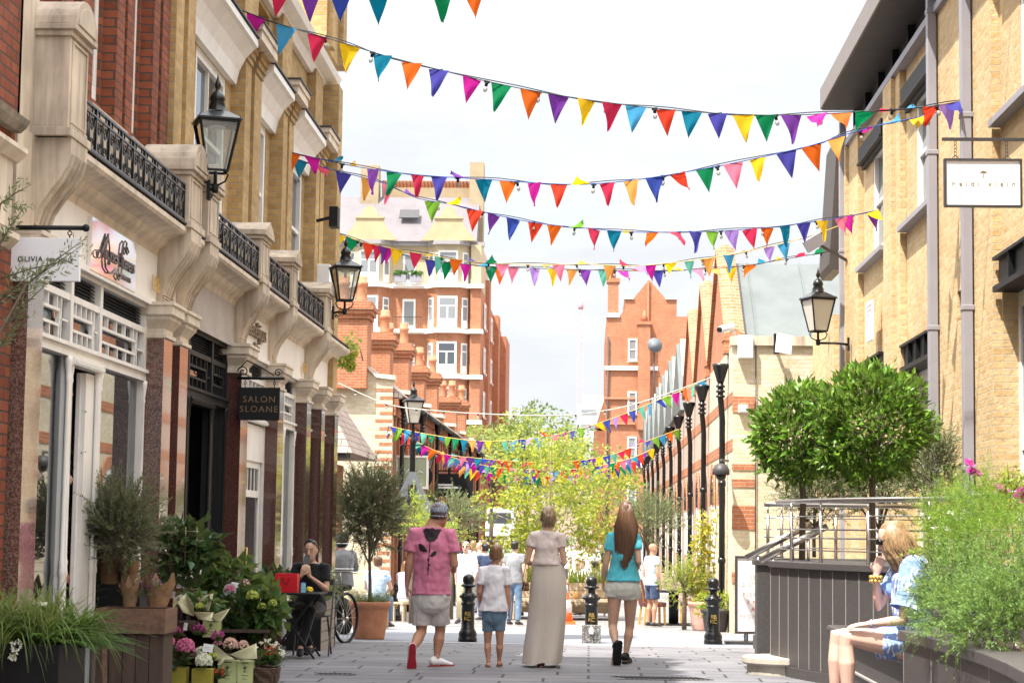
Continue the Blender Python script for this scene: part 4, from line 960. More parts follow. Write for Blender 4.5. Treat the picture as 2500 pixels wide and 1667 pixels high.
m = MB(); m.box(1.2,2.0,150.2,151.4,17.5,20.4); m.box(1.1,2.1,150.1,151.5,20.2,20.5); m.lathe([(.2,0),(.16,.9),(.22,1.0)], (1.6,150.8,20.5), 8); wp('chimney_stack', m, M['orange_brick'], rm)
for a in ((1.0,3.3,11.3,11.45),(1.0,3.3,9.4,9.55),(4.15,4.3,14,20.3)):
    m = MB(); m.box(a[0],a[1],149.8,150,a[2],a[3]); wp('string_course', m, M['terracotta'], rm)
m = MB(); m.box(3.5,4.4,149.3,150,9,17.0); m.lathe([(.25,0),(.2,.5),(.06,.9)], (3.95,149.6,17.1), 8); m.box(3.4,4.5,149.2,150,16.9,17.15); wp('pilaster', m, M['orange_brick'], rm)
for z in (14.2, 10.2, 6.8, 3.2): sash(rm, 'y', 150, -1, 2.75, 3.45, z, z+1.7, fw=.12, deep=-.09, glass='paleglass', sill=.1)
m = MB(); m.tube([(1.25,149.85,0),(1.25,149.85,16)], .07, 6); wp('downpipe', m, M['darkgrey'], rm)
m = MB(); m.prism([(.3,9.2),(1.1,11.8),(1.1,9.2)], 'y', 152, 175); m.box(.2,1.1,152,175,0,9.0); wp('rear_wing', m, M['rust_brick'], rm)
dsh = empty('satellite_dish', (4.6, 146, 14), 0, 'grey round satellite dish high up against the red gable', 'satellite dish')
m = MB(); m.ell([(0,0,0,.03,.03),(0,0,.05,.35,.35),(0,0,.14,.55,.55),(0,0,.16,.56,.56)], 18); o = m.build('dish', P('dish_grey', (.13,.14,.155), .6, .1), dsh); o.rotation_euler = (1.35, 0, .2); o.location = (0,0,1.0)
m = MB(); m.tube([(0,.1,1.0),(0,.2,-6)], .06, 6); m.build('pole', M['darkgrey'], dsh)
# far off: row closing the street, white block, crane
fr = empty('terrace_row', (-4, 235, 0), 0, 'pale terrace row closing the far end of the street behind the trees', 'building')
m = MB(); m.box(-40, -11, 230, 240, 0, 13); m.box(-11, 12, 250, 260, 0, 10); wp('wall', m, M['blush_brick'], fr)
for k in range(12): sash(fr, 'y', 250, -1, -10+k*1.8, -9+k*1.8, 5.5, 7.6, fw=.15, deep=-.1, glass='paleglass')
m = MB(); m.prism([(249.6,10),(255,12.6),(260.4,10)], 'x', -11, 12); wp('roof', m, M['mauve_slate'], fr)
wb = empty('office_block', (2, 405, 0), 0, 'white modern block faint beside the crane mast', 'building')
m = MB(); m.box(-2.6,12,400,415,0,26.5); m.box(-1.5,10,402,415,26.5,28.5); wp('wall', m, M['card'], wb)
for z in (18,21.5,24.5):
    m = MB(); m.box(-2.0,1.2,399.9,400,z,z+1.1); m.box(1.8,6,399.9,400,z,z+1.1); wp('window', m, M['paleglass'], wb)
cr = empty('tower_crane', (-3.4, 600, 0), 0, 'faint red and white crane mast rising far beyond the street', 'crane')
m = MB()
for x in (-.8,.8):
    for y in (-.8,.8): m.bar((x,y,0),(x,y,68), .2)
for k in range(34):
    z = k*2
    for s in (-1,1): m.bar((-.8,-.8*s,z),(.8,-.8*s,z+2), .09); m.bar((.8*s,-.8,z),(.8*s,.8,z+2), .09)
m.build('mast', P('hazed_crane_paint', (.62,.36,.38), .6, .1, .3), cr)  # mast and top: fading by distant haze is put into the pale colour
m = MB(); m.ell([(0,0,68,.8,.8),(0,0,69,.8,.8),(0,0,71.5,.15,.15)], 6); m.build('top', P('hazed_crane_top', (.5,.25,.27), .6), cr)
# ------------------------------------------------------------------ plants
RG = np.random.default_rng(11)
def unit(v): return v/np.maximum(np.linalg.norm(v, axis=-1, keepdims=True), 1e-9)
def rdirs(n): return unit(RG.normal(size=(n, 3)))
def leaf_arrays(c, d, ln, wd, fold=.25):
    """kite shaped leaves: c bases (n,3), d directions, lengths and widths (n,) -> verts, tri faces"""
    n = len(c); d = unit(d); r = RG.normal(size=(n, 3)); s = unit(np.cross(d, r)); u = np.cross(s, d)
    ln = np.broadcast_to(ln, n)[:, None]*RG.uniform(.7, 1.25, (n, 1)); wd = np.broadcast_to(wd, n)[:, None]*RG.uniform(.8, 1.2, (n, 1))
    m = c+d*ln*.45+u*wd*fold
    v = np.stack([c, m+s*wd*.5, c+d*ln-u*ln*.10, m-s*wd*.5, c+d*ln*.5], 1).reshape(-1, 3)
    b = np.arange(n)[:, None]*5
    f = np.concatenate([b+np.array([[0,1,4]]), b+np.array([[1,2,4]]), b+np.array([[0,4,3]]), b+np.array([[4,2,3]])], 1).reshape(-1, 3)
    return v, f
def leaves(name, c, d, ln, wd, mat, parent, fold=.25):
    v, f = leaf_arrays(np.asarray(c, float), np.asarray(d, float), ln, wd, fold); return np_mesh(name, v, f, M[mat], parent, True)
def clump_pts(centers, rad, n, flat=1.0):
    k = len(centers); i = RG.integers(0, k, n); p = rdirs(n)*(RG.uniform(.15, 1, (n, 1))**.5)
    p[:, 2] *= flat; r = np.asarray(rad); r = r[i][:, None] if r.ndim else r
    return np.asarray(centers)[i]+p*r, p
def shoots(base, d, length, nleaf, ll, lw, mat, name, parent, spread=.6, droop=.0, stems=None, taper=.5, start=.15, planar=False):
    """leafy shoots: leaves set along curving stems"""
    base = np.asarray(base, float); d = unit(np.asarray(d, float)); n = len(base); length = np.broadcast_to(length, n)
    t = np.linspace(start, 1, nleaf)[None, :, None]
    p = base[:, None]+d[:, None]*t*length[:, None, None]; p[..., 2] -= (droop*length[:, None]*t[..., 0]**2)
    td = np.repeat(d[:, None], nleaf, 1).copy(); td[..., 2] -= 2*droop*t[..., 0]; td = unit(td)
    if planar:
        side = unit(np.cross(d, np.array([0,0,1.]))); sg = np.where(np.arange(nleaf)%2 == 0, 1., -1.)[None, :, None]; out = side[:, None]*sg
    else:
        r = RG.normal(size=p.shape); out = unit(np.cross(td, r))
    ld = td*(1-spread)+out*spread
    L = ll*(1-taper*np.abs(t[..., 0]*1.0))*np.ones((n, 1))
    v, f = leaf_arrays(p.reshape(-1, 3), ld.reshape(-1, 3), L.reshape(-1), (L*lw/ll).reshape(-1), .15)
    o = np_mesh(name, v, f, M[mat], parent, True)
    if stems:
        ts = np.linspace(0, 1, 5)[None, :, None]; q = base[:, None]+d[:, None]*ts*length[:, None, None]; q[..., 2] -= droop*length[:, None]*ts[..., 0]**2
        m = MB()
        for k in range(n): m.tube(q[k], [.004, .0035, .003, .002, .001], 3, caps=False)
        m.build('stems', M[stems], parent)
    return o
def blades(name, base, d, length, w, mat, parent, droop=.8, seg=6):
    """long arching grass blades"""
    base = np.asarray(base, float); d = unit(np.asarray(d, float)); n = len(base); length = np.broadcast_to(length, n)
    t = np.linspace(0, 1, seg)[None, :, None]; dr = RG.uniform(.5, 1.3, (n, 1))*droop
    p = base[:, None]+d[:, None]*t*length[:, None, None]; p[..., 2] -= dr*length[:, None]*t[..., 0]**2.2
    side = unit(np.cross(d, np.array([.01,.02,1.])))[:, None]*(w*(1-t**2*.95))
    v = np.stack([p-side, p+side], 2).reshape(-1, 3); b = (np.arange(n)*seg*2)[:, None]
    f = np.concatenate([b+np.array([[2*i, 2*i+1, 2*i+3, 2*i+2]]) for i in range(seg-1)], 1).reshape(-1, 4)
    return np_mesh(name, v, f, M[mat], parent, True)
def thing(name, loc, label, cat, group=None): return empty(name, loc, 0, label, cat, group)
def loc_(v, base): return np.asarray(v)-np.asarray(base)

def bay_tree(c, R, stem_base, label, n=2600):
    e = thing('bay_tree', (c[0], c[1], stem_base), label, 'tree'); h = c[2]-stem_base
    d = rdirs(n); lump = 1+.13*np.sin(d[:, 0]*6+c[0])*np.sin(d[:, 2]*7+c[1])+.10*np.sin(d[:, 1]*11+d[:, 2]*5)+.14*(RG.random(n) < .06); r = R*RG.uniform(.62, 1.0, (n, 1))**.6*lump[:, None]
    p = d*r*np.array([1, 1, .98])+np.array([0, 0, h]); dd = d*.8+RG.normal(size=(n, 3))*.5+np.array([0, 0, .35])
    leaves('crown', p, dd, .105, .045, 'bay', e, .3)
    m = MB()
    for k in range(40):
        q = rdirs(1)[0]; m.tube([(0,0,h-R*.7), tuple(q*R*.4+np.array([0,0,h-.1])), tuple(q*R*.85+np.array([0,0,h]))], [.012,.008,.003], 4)
    m.tube([(0,0,0),(.01,.0,h*.5),(-.01,0,h-R*.6),(0,0,h)], [.036,.034,.032,.012], 8); m.build('trunk', M['bark'], e)
    return e
bay_tree((2.98, 21.3, 2.62), .60, 1.16, 'larger round clipped bay tree standing on the dark terrace', 4600)
bay_tree((2.31, 21.9, 2.55), .52, 1.16, 'smaller round clipped bay tree half behind the larger one on the terrace', 3400)

def olive_tree(loc, h, crown, label, name='olive_tree', n=260, mat='olive', cat='tree', trunk=.03, stem_h=.5, up=.7, ll=.06, sl=.42, seed=1, nl=22, spread=.5):
    """crown: (cx,cy,cz,rx,ry,rz) relative to the foot"""
    cx, cy, cz, rx, ry, rz = crown
    if loc[2] == 0: g = gz(loc[1]); loc = (loc[0], loc[1], g); cz -= g; stem_h -= g
    e = thing(name, loc, label, cat); rr = random.Random(seed)
    m = MB(); m.tube([(0,0,0),(.01*rr.uniform(-1,1),.0,stem_h*.5),(cx*.4,cy*.4,stem_h),(cx*.8,cy*.8,cz)], [trunk, trunk*.9, trunk*.75, trunk*.4], 8)
    for k in range(9):
        a = rr.uniform(0, 2*PI); q = (cx+rx*.6*math.cos(a), cy+ry*.6*math.sin(a), cz+rz*rr.uniform(-.3,.7))
        m.tube([(cx*.4,cy*.4,stem_h*rr.uniform(.8,1.1)), ((cx*.4+q[0])/2, (cy*.4+q[1])/2, (stem_h+q[2])/2-.02), q], [trunk*.5, trunk*.35, trunk*.12], 5)
    m.build('trunk', M['bark'], e)
    d = rdirs(n); r = RG.uniform(.1, .85, (n, 1))**.7; b = np.array([cx, cy, cz])+d*r*np.array([rx, ry, rz])*.8
    dd = d*.7+RG.normal(size=(n, 3))*.4+np.array([0, 0, up])
    shoots(b, dd, RG.uniform(.5, 1.2, n)*sl, nl, ll, ll*.24, mat, 'crown', e, spread=spread, droop=.12, stems='bark', taper=.3)
    return e

# potted olive in the terracotta pot
def tpot(loc, r, h, label, mat='terracotta', name='plant_pot', cat='pot'):
    e = thing(name, loc, label, cat); m = MB()
    m.lathe([(r*.74,0),(r*.76,.02),(r*.80,h*.18),(r*.81,h*.2),(r*.815,h*.22),(r*.93,h*.76),(r*.95,h*.8),(r*1.0,h*.84),(r*1.05,h*.9),(r*1.06,h*.97),(r*1.03,h),(r*.92,h),(r*.9,h*.9),(r*.4,h*.88)], n=32)
    m.build('pot', M[mat], e); s = MB(); s.lathe([(r*.9,h*.87),(r*.3,h*.9),(.01,h*.91)], n=20); s.build('soil', M['soil'], e); return e
pp = gat(848, 1466)
olive_tree((pp.x, pp.y, pp.z+.5), 2.2, (-.05,0,1.42,.64,.55,.85), 'olive tree with a slim trunk in the big terracotta pot', n=900, mat='darkolive', trunk=.03, stem_h=.72, ll=.062, sl=.40, seed=4, nl=24)
tpot((pp.x, pp.y, pp.z), .305, .56, 'large ribbed terracotta pot holding the olive tree at the pavement edge')
e = thing('bedding_plants', (pp.x, pp.y, pp.z+.52), 'feathery green underplanting with tiny white flowers in the terracotta pot', 'plant')
n = 300; a = RG.uniform(0, 2*PI, n); r = .26*RG.uniform(0, 1, n)**.5; b = np.stack([r*np.cos(a), r*np.sin(a), np.zeros(n)], 1); dd = np.stack([np.cos(a)*.5, np.sin(a)*.5, np.ones(n)], 1)
shoots(b, dd, RG.uniform(.15, .36, n), 16, .05, .006, 'green', 'foliage', e, spread=.6, droop=.25)
def florets(c, r, n, size, mat, name, parent, petals=4):
    """many small open flowers over a dome"""
    c = np.asarray(c, float); d = rdirs(n); d[:, 2] = np.abs(d[:, 2])*1.1-.25; d = unit(d); p = c+d*r*RG.uniform(.9, 1.05, (n, 1))
    vs = []; s = unit(np.cross(d, RG.normal(size=(n, 3)))); u = np.cross(d, s)
    cs = []; ds = []
    for k in range(petals):
        an = 2*PI*k/petals; cs.append(p); ds.append(s*math.cos(an)+u*math.sin(an)+d*.3)
    v, f = leaf_arrays(np.concatenate(cs), np.concatenate(ds), size, size*.85, .1); return np_mesh(name, v, f, M[mat], parent, True)
def scatter_flowers(pts, size, mat, name, parent):
    pts = np.asarray(pts, float); n = len(pts); cs = np.repeat(pts, 5, 0); ds = rdirs(n*5)+np.array([0,-.3,.3])
    return leaves(name, cs, ds, size, size*.8, mat, parent, .1)
scatter_flowers(np.stack([.24*np.cos(a[:26]), .24*np.sin(a[:26])-.03, RG.uniform(.02, .16, 26)], 1), .02, 'whitepetal', 'flowers', e)

# rosemary and feathery foliage in the near right planter
def bush(name, label, loc, clumps, rad, n, sl, ll, lw, mat, nl=18, up=.4, cat='shrub', stems='bark', spread=.65, droop=.1):
    e = thing(name, loc, label, cat); c = np.asarray(clumps, float); p, d = clump_pts(c, rad, n)
    dd = d*.9+RG.normal(size=(n, 3))*.45+np.array([0, 0, up]); shoots(p, dd, RG.uniform(.5, 1.2, n)*sl, nl, ll, lw, mat, 'foliage', e, spread=spread, droop=droop, stems=stems)
    return e
L0 = (2.45, 11.6, .80)
def rel(px, py, Y, base=L0): q = at(px, py, Y=Y); return (q.x-base[0], q.y-base[1], q.z-base[2])
bush('rosemary_bush', 'dense rosemary bush spilling over the edge of the near planter', L0,
     [rel(2165,1330,12.1), rel(2230,1330,11.6), rel(2310,1300,11.4), rel(2150,1390,12.0), rel(2220,1400,11.3), rel(2310,1390,10.9), rel(2345,1340,10.9), rel(2190,1420,11.2), rel(2270,1420,10.9)], .15, 820, .20, .034, .0062, 'rosemary', nl=42, up=.35, stems=None, spread=.5)
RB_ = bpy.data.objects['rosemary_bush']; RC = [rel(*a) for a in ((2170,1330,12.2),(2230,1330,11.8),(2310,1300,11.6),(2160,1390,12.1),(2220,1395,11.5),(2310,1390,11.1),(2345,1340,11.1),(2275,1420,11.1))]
p, d = clump_pts(np.array(RC), .16, 2600); leaves('shade_dark_foliage', p, d, .032, .010, 'deepgreen', RB_)  # darker leaves inside the clumps: the bush's deep shade put into leaf colour
L1 = (2.7, 12.6, .80)
bush('feathery_shrub', 'bright feathery green shrub behind the rosemary in the near planter', L1,
     [rel(2180,1190,12.7,L1), rel(2230,1200,12.5,L1), rel(2290,1190,12.4,L1), rel(2250,1150,12.7,L1), rel(2210,1250,12.3,L1), rel(2290,1250,12.0,L1), rel(2340,1230,12.0,L1), rel(2170,1240,12.8,L1)], .16, 900, .21, .034, .0042, 'feather', nl=34, up=.8, spread=.6, stems=None)
L2 = (2.5, 12.9, .8)
e = bush('jasmine', 'leafy jasmine with white star flowers between the seated woman and the feathery shrub', L2,
     [rel(2165,1230,12.9,L2), rel(2180,1250,12.9,L2), rel(2300,1160,12.8,L2), rel(2340,1150,12.6,L2)], .13, 150, .2, .055, .026, 'lime', nl=10, up=.6)
scatter_flowers([rel(px+rnd.uniform(-25,25), py+rnd.uniform(-18,18), 12.5, L2) for px, py in ((2195,1205),(2200,1240),(2190,1260),(2260,1235),(2330,1205),(2210,1180),(2340,1260),(2170,1225)) for _ in range(2)], .034, 'whitepetal', 'flowers', e)
L3 = (2.6, 12.7, .8)
e = thing('cosmos', L3, 'tall magenta flowers on thin stems above the feathery shrub', 'flower'); m = MB(); heads = []
for px, py in ((2228,1068),(2238,1085),(2345,1135),(2350,1150),(2300,1125)):
    q = rel(px, py, 12.6, L3); m.tube([(q[0]+.03,q[1],.1),(q[0]-.01,q[1],q[2]*.6),q], .003, 4); heads.append(q)
m.build('stems', M['green'], e); 
for q in heads: scatter_flowers([q]*3, .055, 'magentapetal', 'bloom', e)

# olives and climbers behind the terrace rails
for (px, py, Y, rx, rz, n, mat, lab) in ((1870,1130,24.5,.6,.46,330,'olive','silvery olive tree behind the bay trunks at the back of the terrace'),
        (2020,1120,24.8,.55,.52,320,'olive','silvery olive tree behind the larger bay trunk, against the white door frame'),
        (2140,1090,22.8,.34,.58,240,'olive','thin olive shrub beside the right grey downpipe')):
    q = at(px, py, Y=Y); olive_tree((q.x, Y, 1.16), 1.5, (0,0,q.z-1.16,rx,.35,rz), lab, n=n, mat=mat, trunk=.025, stem_h=.35, seed=px)
q = at(2165, 1120, Y=22.3); bush('climbing_shrub', 'bronze tinted shrub at the foot of the downpipe', (q.x, 22.3, 1.16), [(0,0,.2),(0,0,.45),(.05,0,.65)], .14, 60, .2, .05, .02, 'autumn', nl=10, up=.6)
# big street tree and those beyond
def leafy_tree(name, loc, trunk_h, crown, clumps, rad, n, ll, mat, label, trunk=.07, bark='bark', group=None, seed=2, cat='tree'):
    cx, cy, cz, rx, ry, rz = crown
    g = gz(loc[1]); loc = (loc[0], loc[1], g); cz -= g; trunk_h -= g
    e = thing(name, loc, label, cat, group); rr = np.random.default_rng(seed)
    c = unit(rr.normal(size=(clumps, 3)))*rr.uniform(.25, 1, (clumps, 1))**.5*np.array([rx, ry, rz])+np.array([cx, cy, cz])
    m = MB(); m.tube([(0,0,0),(.03,0,trunk_h*.5),(cx*.5,cy*.5,trunk_h),(cx,cy,cz),(cx,cy,cz+rz*.8)], [trunk, trunk*.85, trunk*.65, trunk*.4, trunk*.1], 8)
    for q in c[::2]: m.tube([(cx*.5,cy*.5,min(trunk_h, q[2]*.7)), tuple((q+np.array([cx,cy,trunk_h]))/2-np.array([0,0,.1])), tuple(q)], [trunk*.35, trunk*.22, trunk*.07], 5)
    m.build('trunk', M[bark], e)
    p, d = clump_pts(c, rad*rr.uniform(.6, 1.3, clumps), n, .8); dd = d+RG.normal(size=(n, 3))*.6+np.array([0,0,-.25])
    leaves('crown', p, dd, ll, ll*.62, mat, e, .2); return e
q = at(1262, 1330, Y=47)
leafy_tree('birch_tree', (q.x, 47, 0), 1.5, (0,0,2.15,1.62,1.3,1.85), 76, .40, 5600, .10, 'birch', 'airy yellow green tree with a slim pale trunk in the middle of the street', .045, 'birchbark', seed=5)
q = at(1210, 970, Y=80)
leafy_tree('street_tree', (q.x, 80, 0), 3.2, (0,0,4.6,1.9,1.6,1.7), 40, .6, 2600, .17, 'farleaf', 'bushy green tree farther down the street, left of the pale trunk', .12, seed=8)
q = at(1330, 1000, Y=95)
leafy_tree('street_tree', (q.x, 95, 0), 3.0, (0,0,4.3,2.6,2,1.6), 40, .7, 2400, .2, 'farleaf', 'rounded tree farther down the street, right of the pale trunk', .12, seed=9)
q = at(1240, 960, Y=130)
leafy_tree('street_tree', (q.x, 130, 0), 4.5, (0,0,6.6,4.2,3,2.6), 40, 1.1, 2400, .3, 'green', 'darker tree farthest down the street below the crane', .2, seed=10)
q = at(1390, 1130, Y=70)
leafy_tree('street_tree', (q.x, 70, 0), 2.0, (0,0,2.6,1.5,1.2,1.5), 30, .5, 1500, .14, 'birch', 'low yellow green tree near the right mews wall', .06, seed=12)
q = at(1130, 1010, Y=100)
leafy_tree('street_tree', (q.x, 100, 0), 3.4, (0,0,5.4,2.0,1.6,1.6), 30, .6, 1500, .2, 'farleaf', 'green tree at the foot of the mansion block', .12, seed=13)
# silvery shrubs lining the street
for (px, py, Y, rx, rz, n, mat, lab, ll) in ((1040,1185,46,.62,.55,150,'olive','silvery olive tree left of the crowd, beyond the man in the cap',.09),
        (1000,1235,40,.6,.40,120,'lime','sunlit lime green shrub behind the man in the cap',.09),
        (1085,1190,60,.5,.6,90,'darkolive','dark narrow shrub left of the white van',.1),
        (1495,1190,44,.85,.62,300,'olive','broad silvery olive tree behind the girl in turquoise',.085),
        (985,1165,58,.28,.7,70,'green','narrow dark conifer by the red mews wall',.1),
        (1572,1345,40,.42,.5,150,'lime','bright green potted shrub beside the round black table',.08),
        (948,1190,42,.3,.5,80,'lime','pale yellow shrub behind the lamp post',.09)):
    q = at(px, py, Y=Y); olive_tree((q.x, Y, 0), 2, (0,0,q.z,rx,rx*.8,rz), lab, n=n, mat=mat, trunk=.05, stem_h=max(.4,q.z-rz), ll=ll, sl=.5, seed=px, nl=16, name='street_shrub' if 'shrub' in lab or 'conifer' in lab else 'olive_tree')
# climbers on canes in pots at right
q = gat(1618, 1436); q.x = 2.3; q.y = 40.0; q.z = gz(40); e = tpot((q.x, q.y, q.z), .33, .56, 'pink terracotta pot holding the yellowing climber', 'pinkpot')
e = thing('climbing_plant', (q.x, q.y, q.z+.5), 'tall yellow green climber on thin canes in the pink pot', 'plant')
cl = [(rnd.uniform(-.28,.3)*(1-.3*z), rnd.uniform(-.15,.15), z) for z in np.linspace(.1, 1.75, 26)]
p, d = clump_pts(cl, .13, 900); leaves('foliage', p, d+np.array([0,-.3,-.1]), .085, .06, 'autumn', e)
m = MB()
for x in (-.2,-.05,.12,.25): m.tube([(x*.5,0,0),(x,.02,1.9)], .007, 5)
m.build('canes', M['bark'], e)
q2 = gat(1650, 1425); q2.x = 2.45; q2.y = 39.0; q2.z = gz(39); e = thing('trailing_plant', (q2.x, q2.y, q2.z+.36), 'bright green trailing plant beside the right hand bollard', 'plant')
p, d = clump_pts([(rnd.uniform(-.3,.3),0,rnd.uniform(.0,.3)) for _ in range(12)], .12, 330); leaves('foliage', p, d+np.array([0,-.3,.2]), .075, .055, 'lime', e)
e = tpot((q2.x, q2.y, q2.z), .28, .42, 'dark round pot behind the right hand bollard', 'darkgrey')
# yellow climber at the cornice end of the left building, vine hanging from the roof
q = at(820, 800, Y=31.5); e = thing('hanging_vine', (q.x, 31.5, q.z), 'pale yellow vine leaves hanging beyond the end of the left cornice', 'plant')
p, d = clump_pts([(rnd.uniform(-.25,.12),rnd.uniform(-.2,.2),rnd.uniform(-.22,.1)) for _ in range(9)], .12, 190); leaves('foliage', p, d+np.array([0,-.2,-.5]), .10, .07, 'birch', e)
m = MB(); m.tube([(-.45,0,-.2),(-.2,0,.1),(.05,0,.0),(.1,0,-.2)], .01, 5); m.build('stems', M['bark'], e)

# olive branch reaching in at the left edge
e = thing('olive_tree', (-3.62, 11.4, 0), 'olive tree mostly out of view whose branches reach in at the left edge', 'tree')
m = MB(); m.tube([(0,0,0),(0,.05,1.4),(-.02,.2,2.4)], [.05,.04,.02], 8); tips = []; dirs = []
for a, b in (((0,700),(195,560)),((0,640),(150,600)),((0,470),(70,425)),((0,760),(120,640)),((0,800),(60,700)),((0,560),(60,470)),((0,690),(90,620)),((60,655),(200,545))):
    p = at(*a, Y=12.3); q = at(*b, Y=12.3); p = np.array(p)-np.array(e.location); q = np.array(q)-np.array(e.location); tips.append(p); dirs.append(q-p)
    m.tube([(-.02,.2,2.3), tuple(p), tuple(p*.5+q*.5+np.array([0,0,.01])), tuple(q)], [.012,.008,.005,.002], 5)
m.build('trunk', M['bark'], e); dirs = np.array(dirs); ln = np.linalg.norm(dirs, axis=1)
for k in range(3): shoots(np.array(tips)+RG.normal(size=(len(tips),3))*.01, dirs+RG.normal(size=dirs.shape)*.05, ln*.97, 26, .062, .013, 'olive', 'leaves', e, spread=.55, taper=.35, start=.05)
# ------------------------------------------------------------------ lanterns
def lantern(e, c, k=1.0, glass='lampglass', rz=.0, bulb=True):
    """four sided street lantern; c is the middle of the glass foot, k scales (glass .54 m tall)"""
    root = Vector(c)-Vector(e.location)
    def R(p): return root+Vector((p[0]*math.cos(rz)-p[1]*math.sin(rz), p[0]*math.sin(rz)+p[1]*math.cos(rz), p[2]))*k
    b, t, h = .115, .215, .54; m = MB()
    cb = [(-b,-b,0),(b,-b,0),(b,b,0),(-b,b,0)]; ct = [(-t,-t,h),(t,-t,h),(t,t,h),(-t,t,h)]
    for i in range(4):
        m.bar(R(cb[i]), R(ct[i]), .022*k); m.bar(R(cb[i]), R(cb[(i+1)%4]), .024*k); m.bar(R(ct[i]), R(ct[(i+1)%4]), .028*k)
        m.tube([R((ct[i][0],ct[i][1],h)), R((ct[i][0]*1.05,ct[i][1]*1.05,h+.06))], [.014*k,.004*k], 5)
    m.build('frame', M['black'], e)
    g = MB()
    for i in range(4):
        j = (i+1)%4; f = .97
        g.quad(*[R((p[0]*f,p[1]*f,p[2])) for p in (cb[i],cb[j],ct[j],ct[i])])
    g.build('lamp_glass', M[glass], e)
    r = MB(); r.rings([[R((x*s,y*s,z)) for x,y in ((-1,-1),(1,-1),(1,1),(-1,1))] for s,z in ((t+.03,h+.01),(t+.03,h+.03),(.11,h+.12),(.10,h+.13))], smooth=False)
    q = R((0,0,0)); r.lathe([(x*k,z*k) for x,z in ((.12,h+.12),(.10,h+.14),(.10,h+.18),(.075,h+.24),(.085,h+.25),(.09,h+.27),(.08,h+.31),(.05,h+.35),(.025,h+.365),(.02,h+.385),(.034,h+.41),(.036,h+.44),(.02,h+.48),(.006,h+.54),(.002,h+.56))], tuple(q), 14)
    r.build('lamp_roof', M['black_gloss'], e)
    if bulb:
        s = MB(); s.lathe([(.09*k,(h-.03)*k),(.10*k,(h-.05)*k),(.09*k,(h-.06)*k)], tuple(q), 12); s.lathe([(.02*k,(h-.06)*k),(.025*k,(h-.12)*k),(.01*k,(h-.16)*k)], tuple(q), 8); s.build('lamp_holder', M['card'], e)
    return q
def wall_lamp(px, py, Y, wallx, label, k=1.0, glass='lampglass', scroll=True):
    p = at(px, py, Y=Y); e = empty('wall_lantern', (wallx, Y, p.z-.25*k), 0, label, 'street lamp', 'black street lanterns')
    lantern(e, p, k, glass, rz=.35); q = p-Vector(e.location); m = MB(); sg = 1 if q.x > 0 else -1
    m.tube([q, q+Vector((0,0,-.14*k))], .02*k, 8); m.lathe([(.035*k,-.14*k),(.04*k,-.2*k),(.03*k,-.24*k)], tuple(q), 10)
    m.tube([q+Vector((0,0,-.2*k)), (q.x*.4,0,q.z-.20*k), (0,0,q.z-.22*k)], .02*k, 8)
    for s in (-1, 1): m.tube([q+Vector((s*.10*k,-.05*k,.0)), q+Vector((s*.15*k,-.05*k,-.05*k)), q+Vector((s*.12*k,-.05*k,-.12*k)), q+Vector((s*.02*k,0,-.16*k))], .011*k, 6)
    if scroll:
        m.tube([(q.x*.35+.035*k*math.cos(t)*(1-t/14), 0, q.z-.27*k+.035*k*math.sin(t)*(1-t/14)) for t in np.linspace(PI/2, 3*PI, 18)], .009*k, 6)
    m.box(-.01, .02, -.05*k, .05*k, q.z-.32*k, q.z-.1*k); m.build('bracket', M['black'], e); return e
wall_lamp(495, 394, 18.15, -3.57, 'largest black lantern, on the stone pedestal at the red and yellow brick join', .84)
wall_lamp(792, 690, 27.4, -3.6, 'black lantern on the last stone pedestal before the pale mansion block', .82)
e = wall_lamp(1879, 761, 33.0, 4.24, 'black lantern with cream glass on a straight arm from the yellow corner', .97, 'frost', False)
for px, py, Y in ((918,1038,57),(978,1088,64),(1058,1062,80)):
    wall_lamp(px, py, Y, -5.35, {57:'wall lantern on the red mews wall just left of the lamp post', 64:'wall lantern on the red mews wall right of the lamp post', 80:'farthest wall lantern on the red mews wall, near the black sign'}[Y], .95)
p = at(949, 972, Y=50); e = empty('lamp_post', (p.x, 50, gz(50)), 0, 'tall black lamp post rising behind the man in the cap', 'street lamp', 'black street lanterns')
lantern(e, p, 1.0, 'frost', .3); q = p-Vector(e.location); m = MB()
m.lathe([(.16,0),(.16,.5),(.11,.6),(.09,1.4),(.075,1.5),(.07,q.z-.5),(.09,q.z-.45),(.05,q.z-.38),(.035,q.z-.05),(.05,q.z)], (q.x,q.y,0), 12)
m.tube([q+Vector((-.3,0,-.55)),q+Vector((.3,0,-.55))], .02, 6)
for s in (-1,1): m.tube([q+Vector((s*.02,0,-.35)), q+Vector((s*.2,0,-.22)), q+Vector((s*.22,0,-.05)), q+Vector((s*.14,0,.02))], .012, 6)
m.build('post', M['black'], e)
def backsign(px, py, Y, label, shape):
    p = at(px, py, Y=Y); s = empty('road_sign', (p.x, Y, p.z), 0, label, 'road sign'); m = MB(); r = .62
    if shape == 'tri': m.prism([(-r,-.45),(r,-.45),(r*.93,-.40),(.06,.62),(-.06,.62),(-r*.93,-.40)], 'y', -.012, .012)
    elif shape == 'plate': m.prism([(-.5,-.22),(.5,-.22),(.5,.22),(-.5,.22)], 'y', -.012, .012)
    m.build('plate', P('sign_back', (.13,.14,.16), .5, .08, 4), s); m = MB(); m.box(-.3,.3,-.04,-.012,-.1,-.06); m.box(-.09,.09,-.05,-.013,-.3,.3); m.build('clamp', M['black'], s); return s
backsign(946, 1140, 49.85, 'grey back of a triangular road sign fixed on the lamp post', 'tri')
backsign(950, 1172, 49.84, 'small grey back of a plate under the triangular road sign', 'plate')
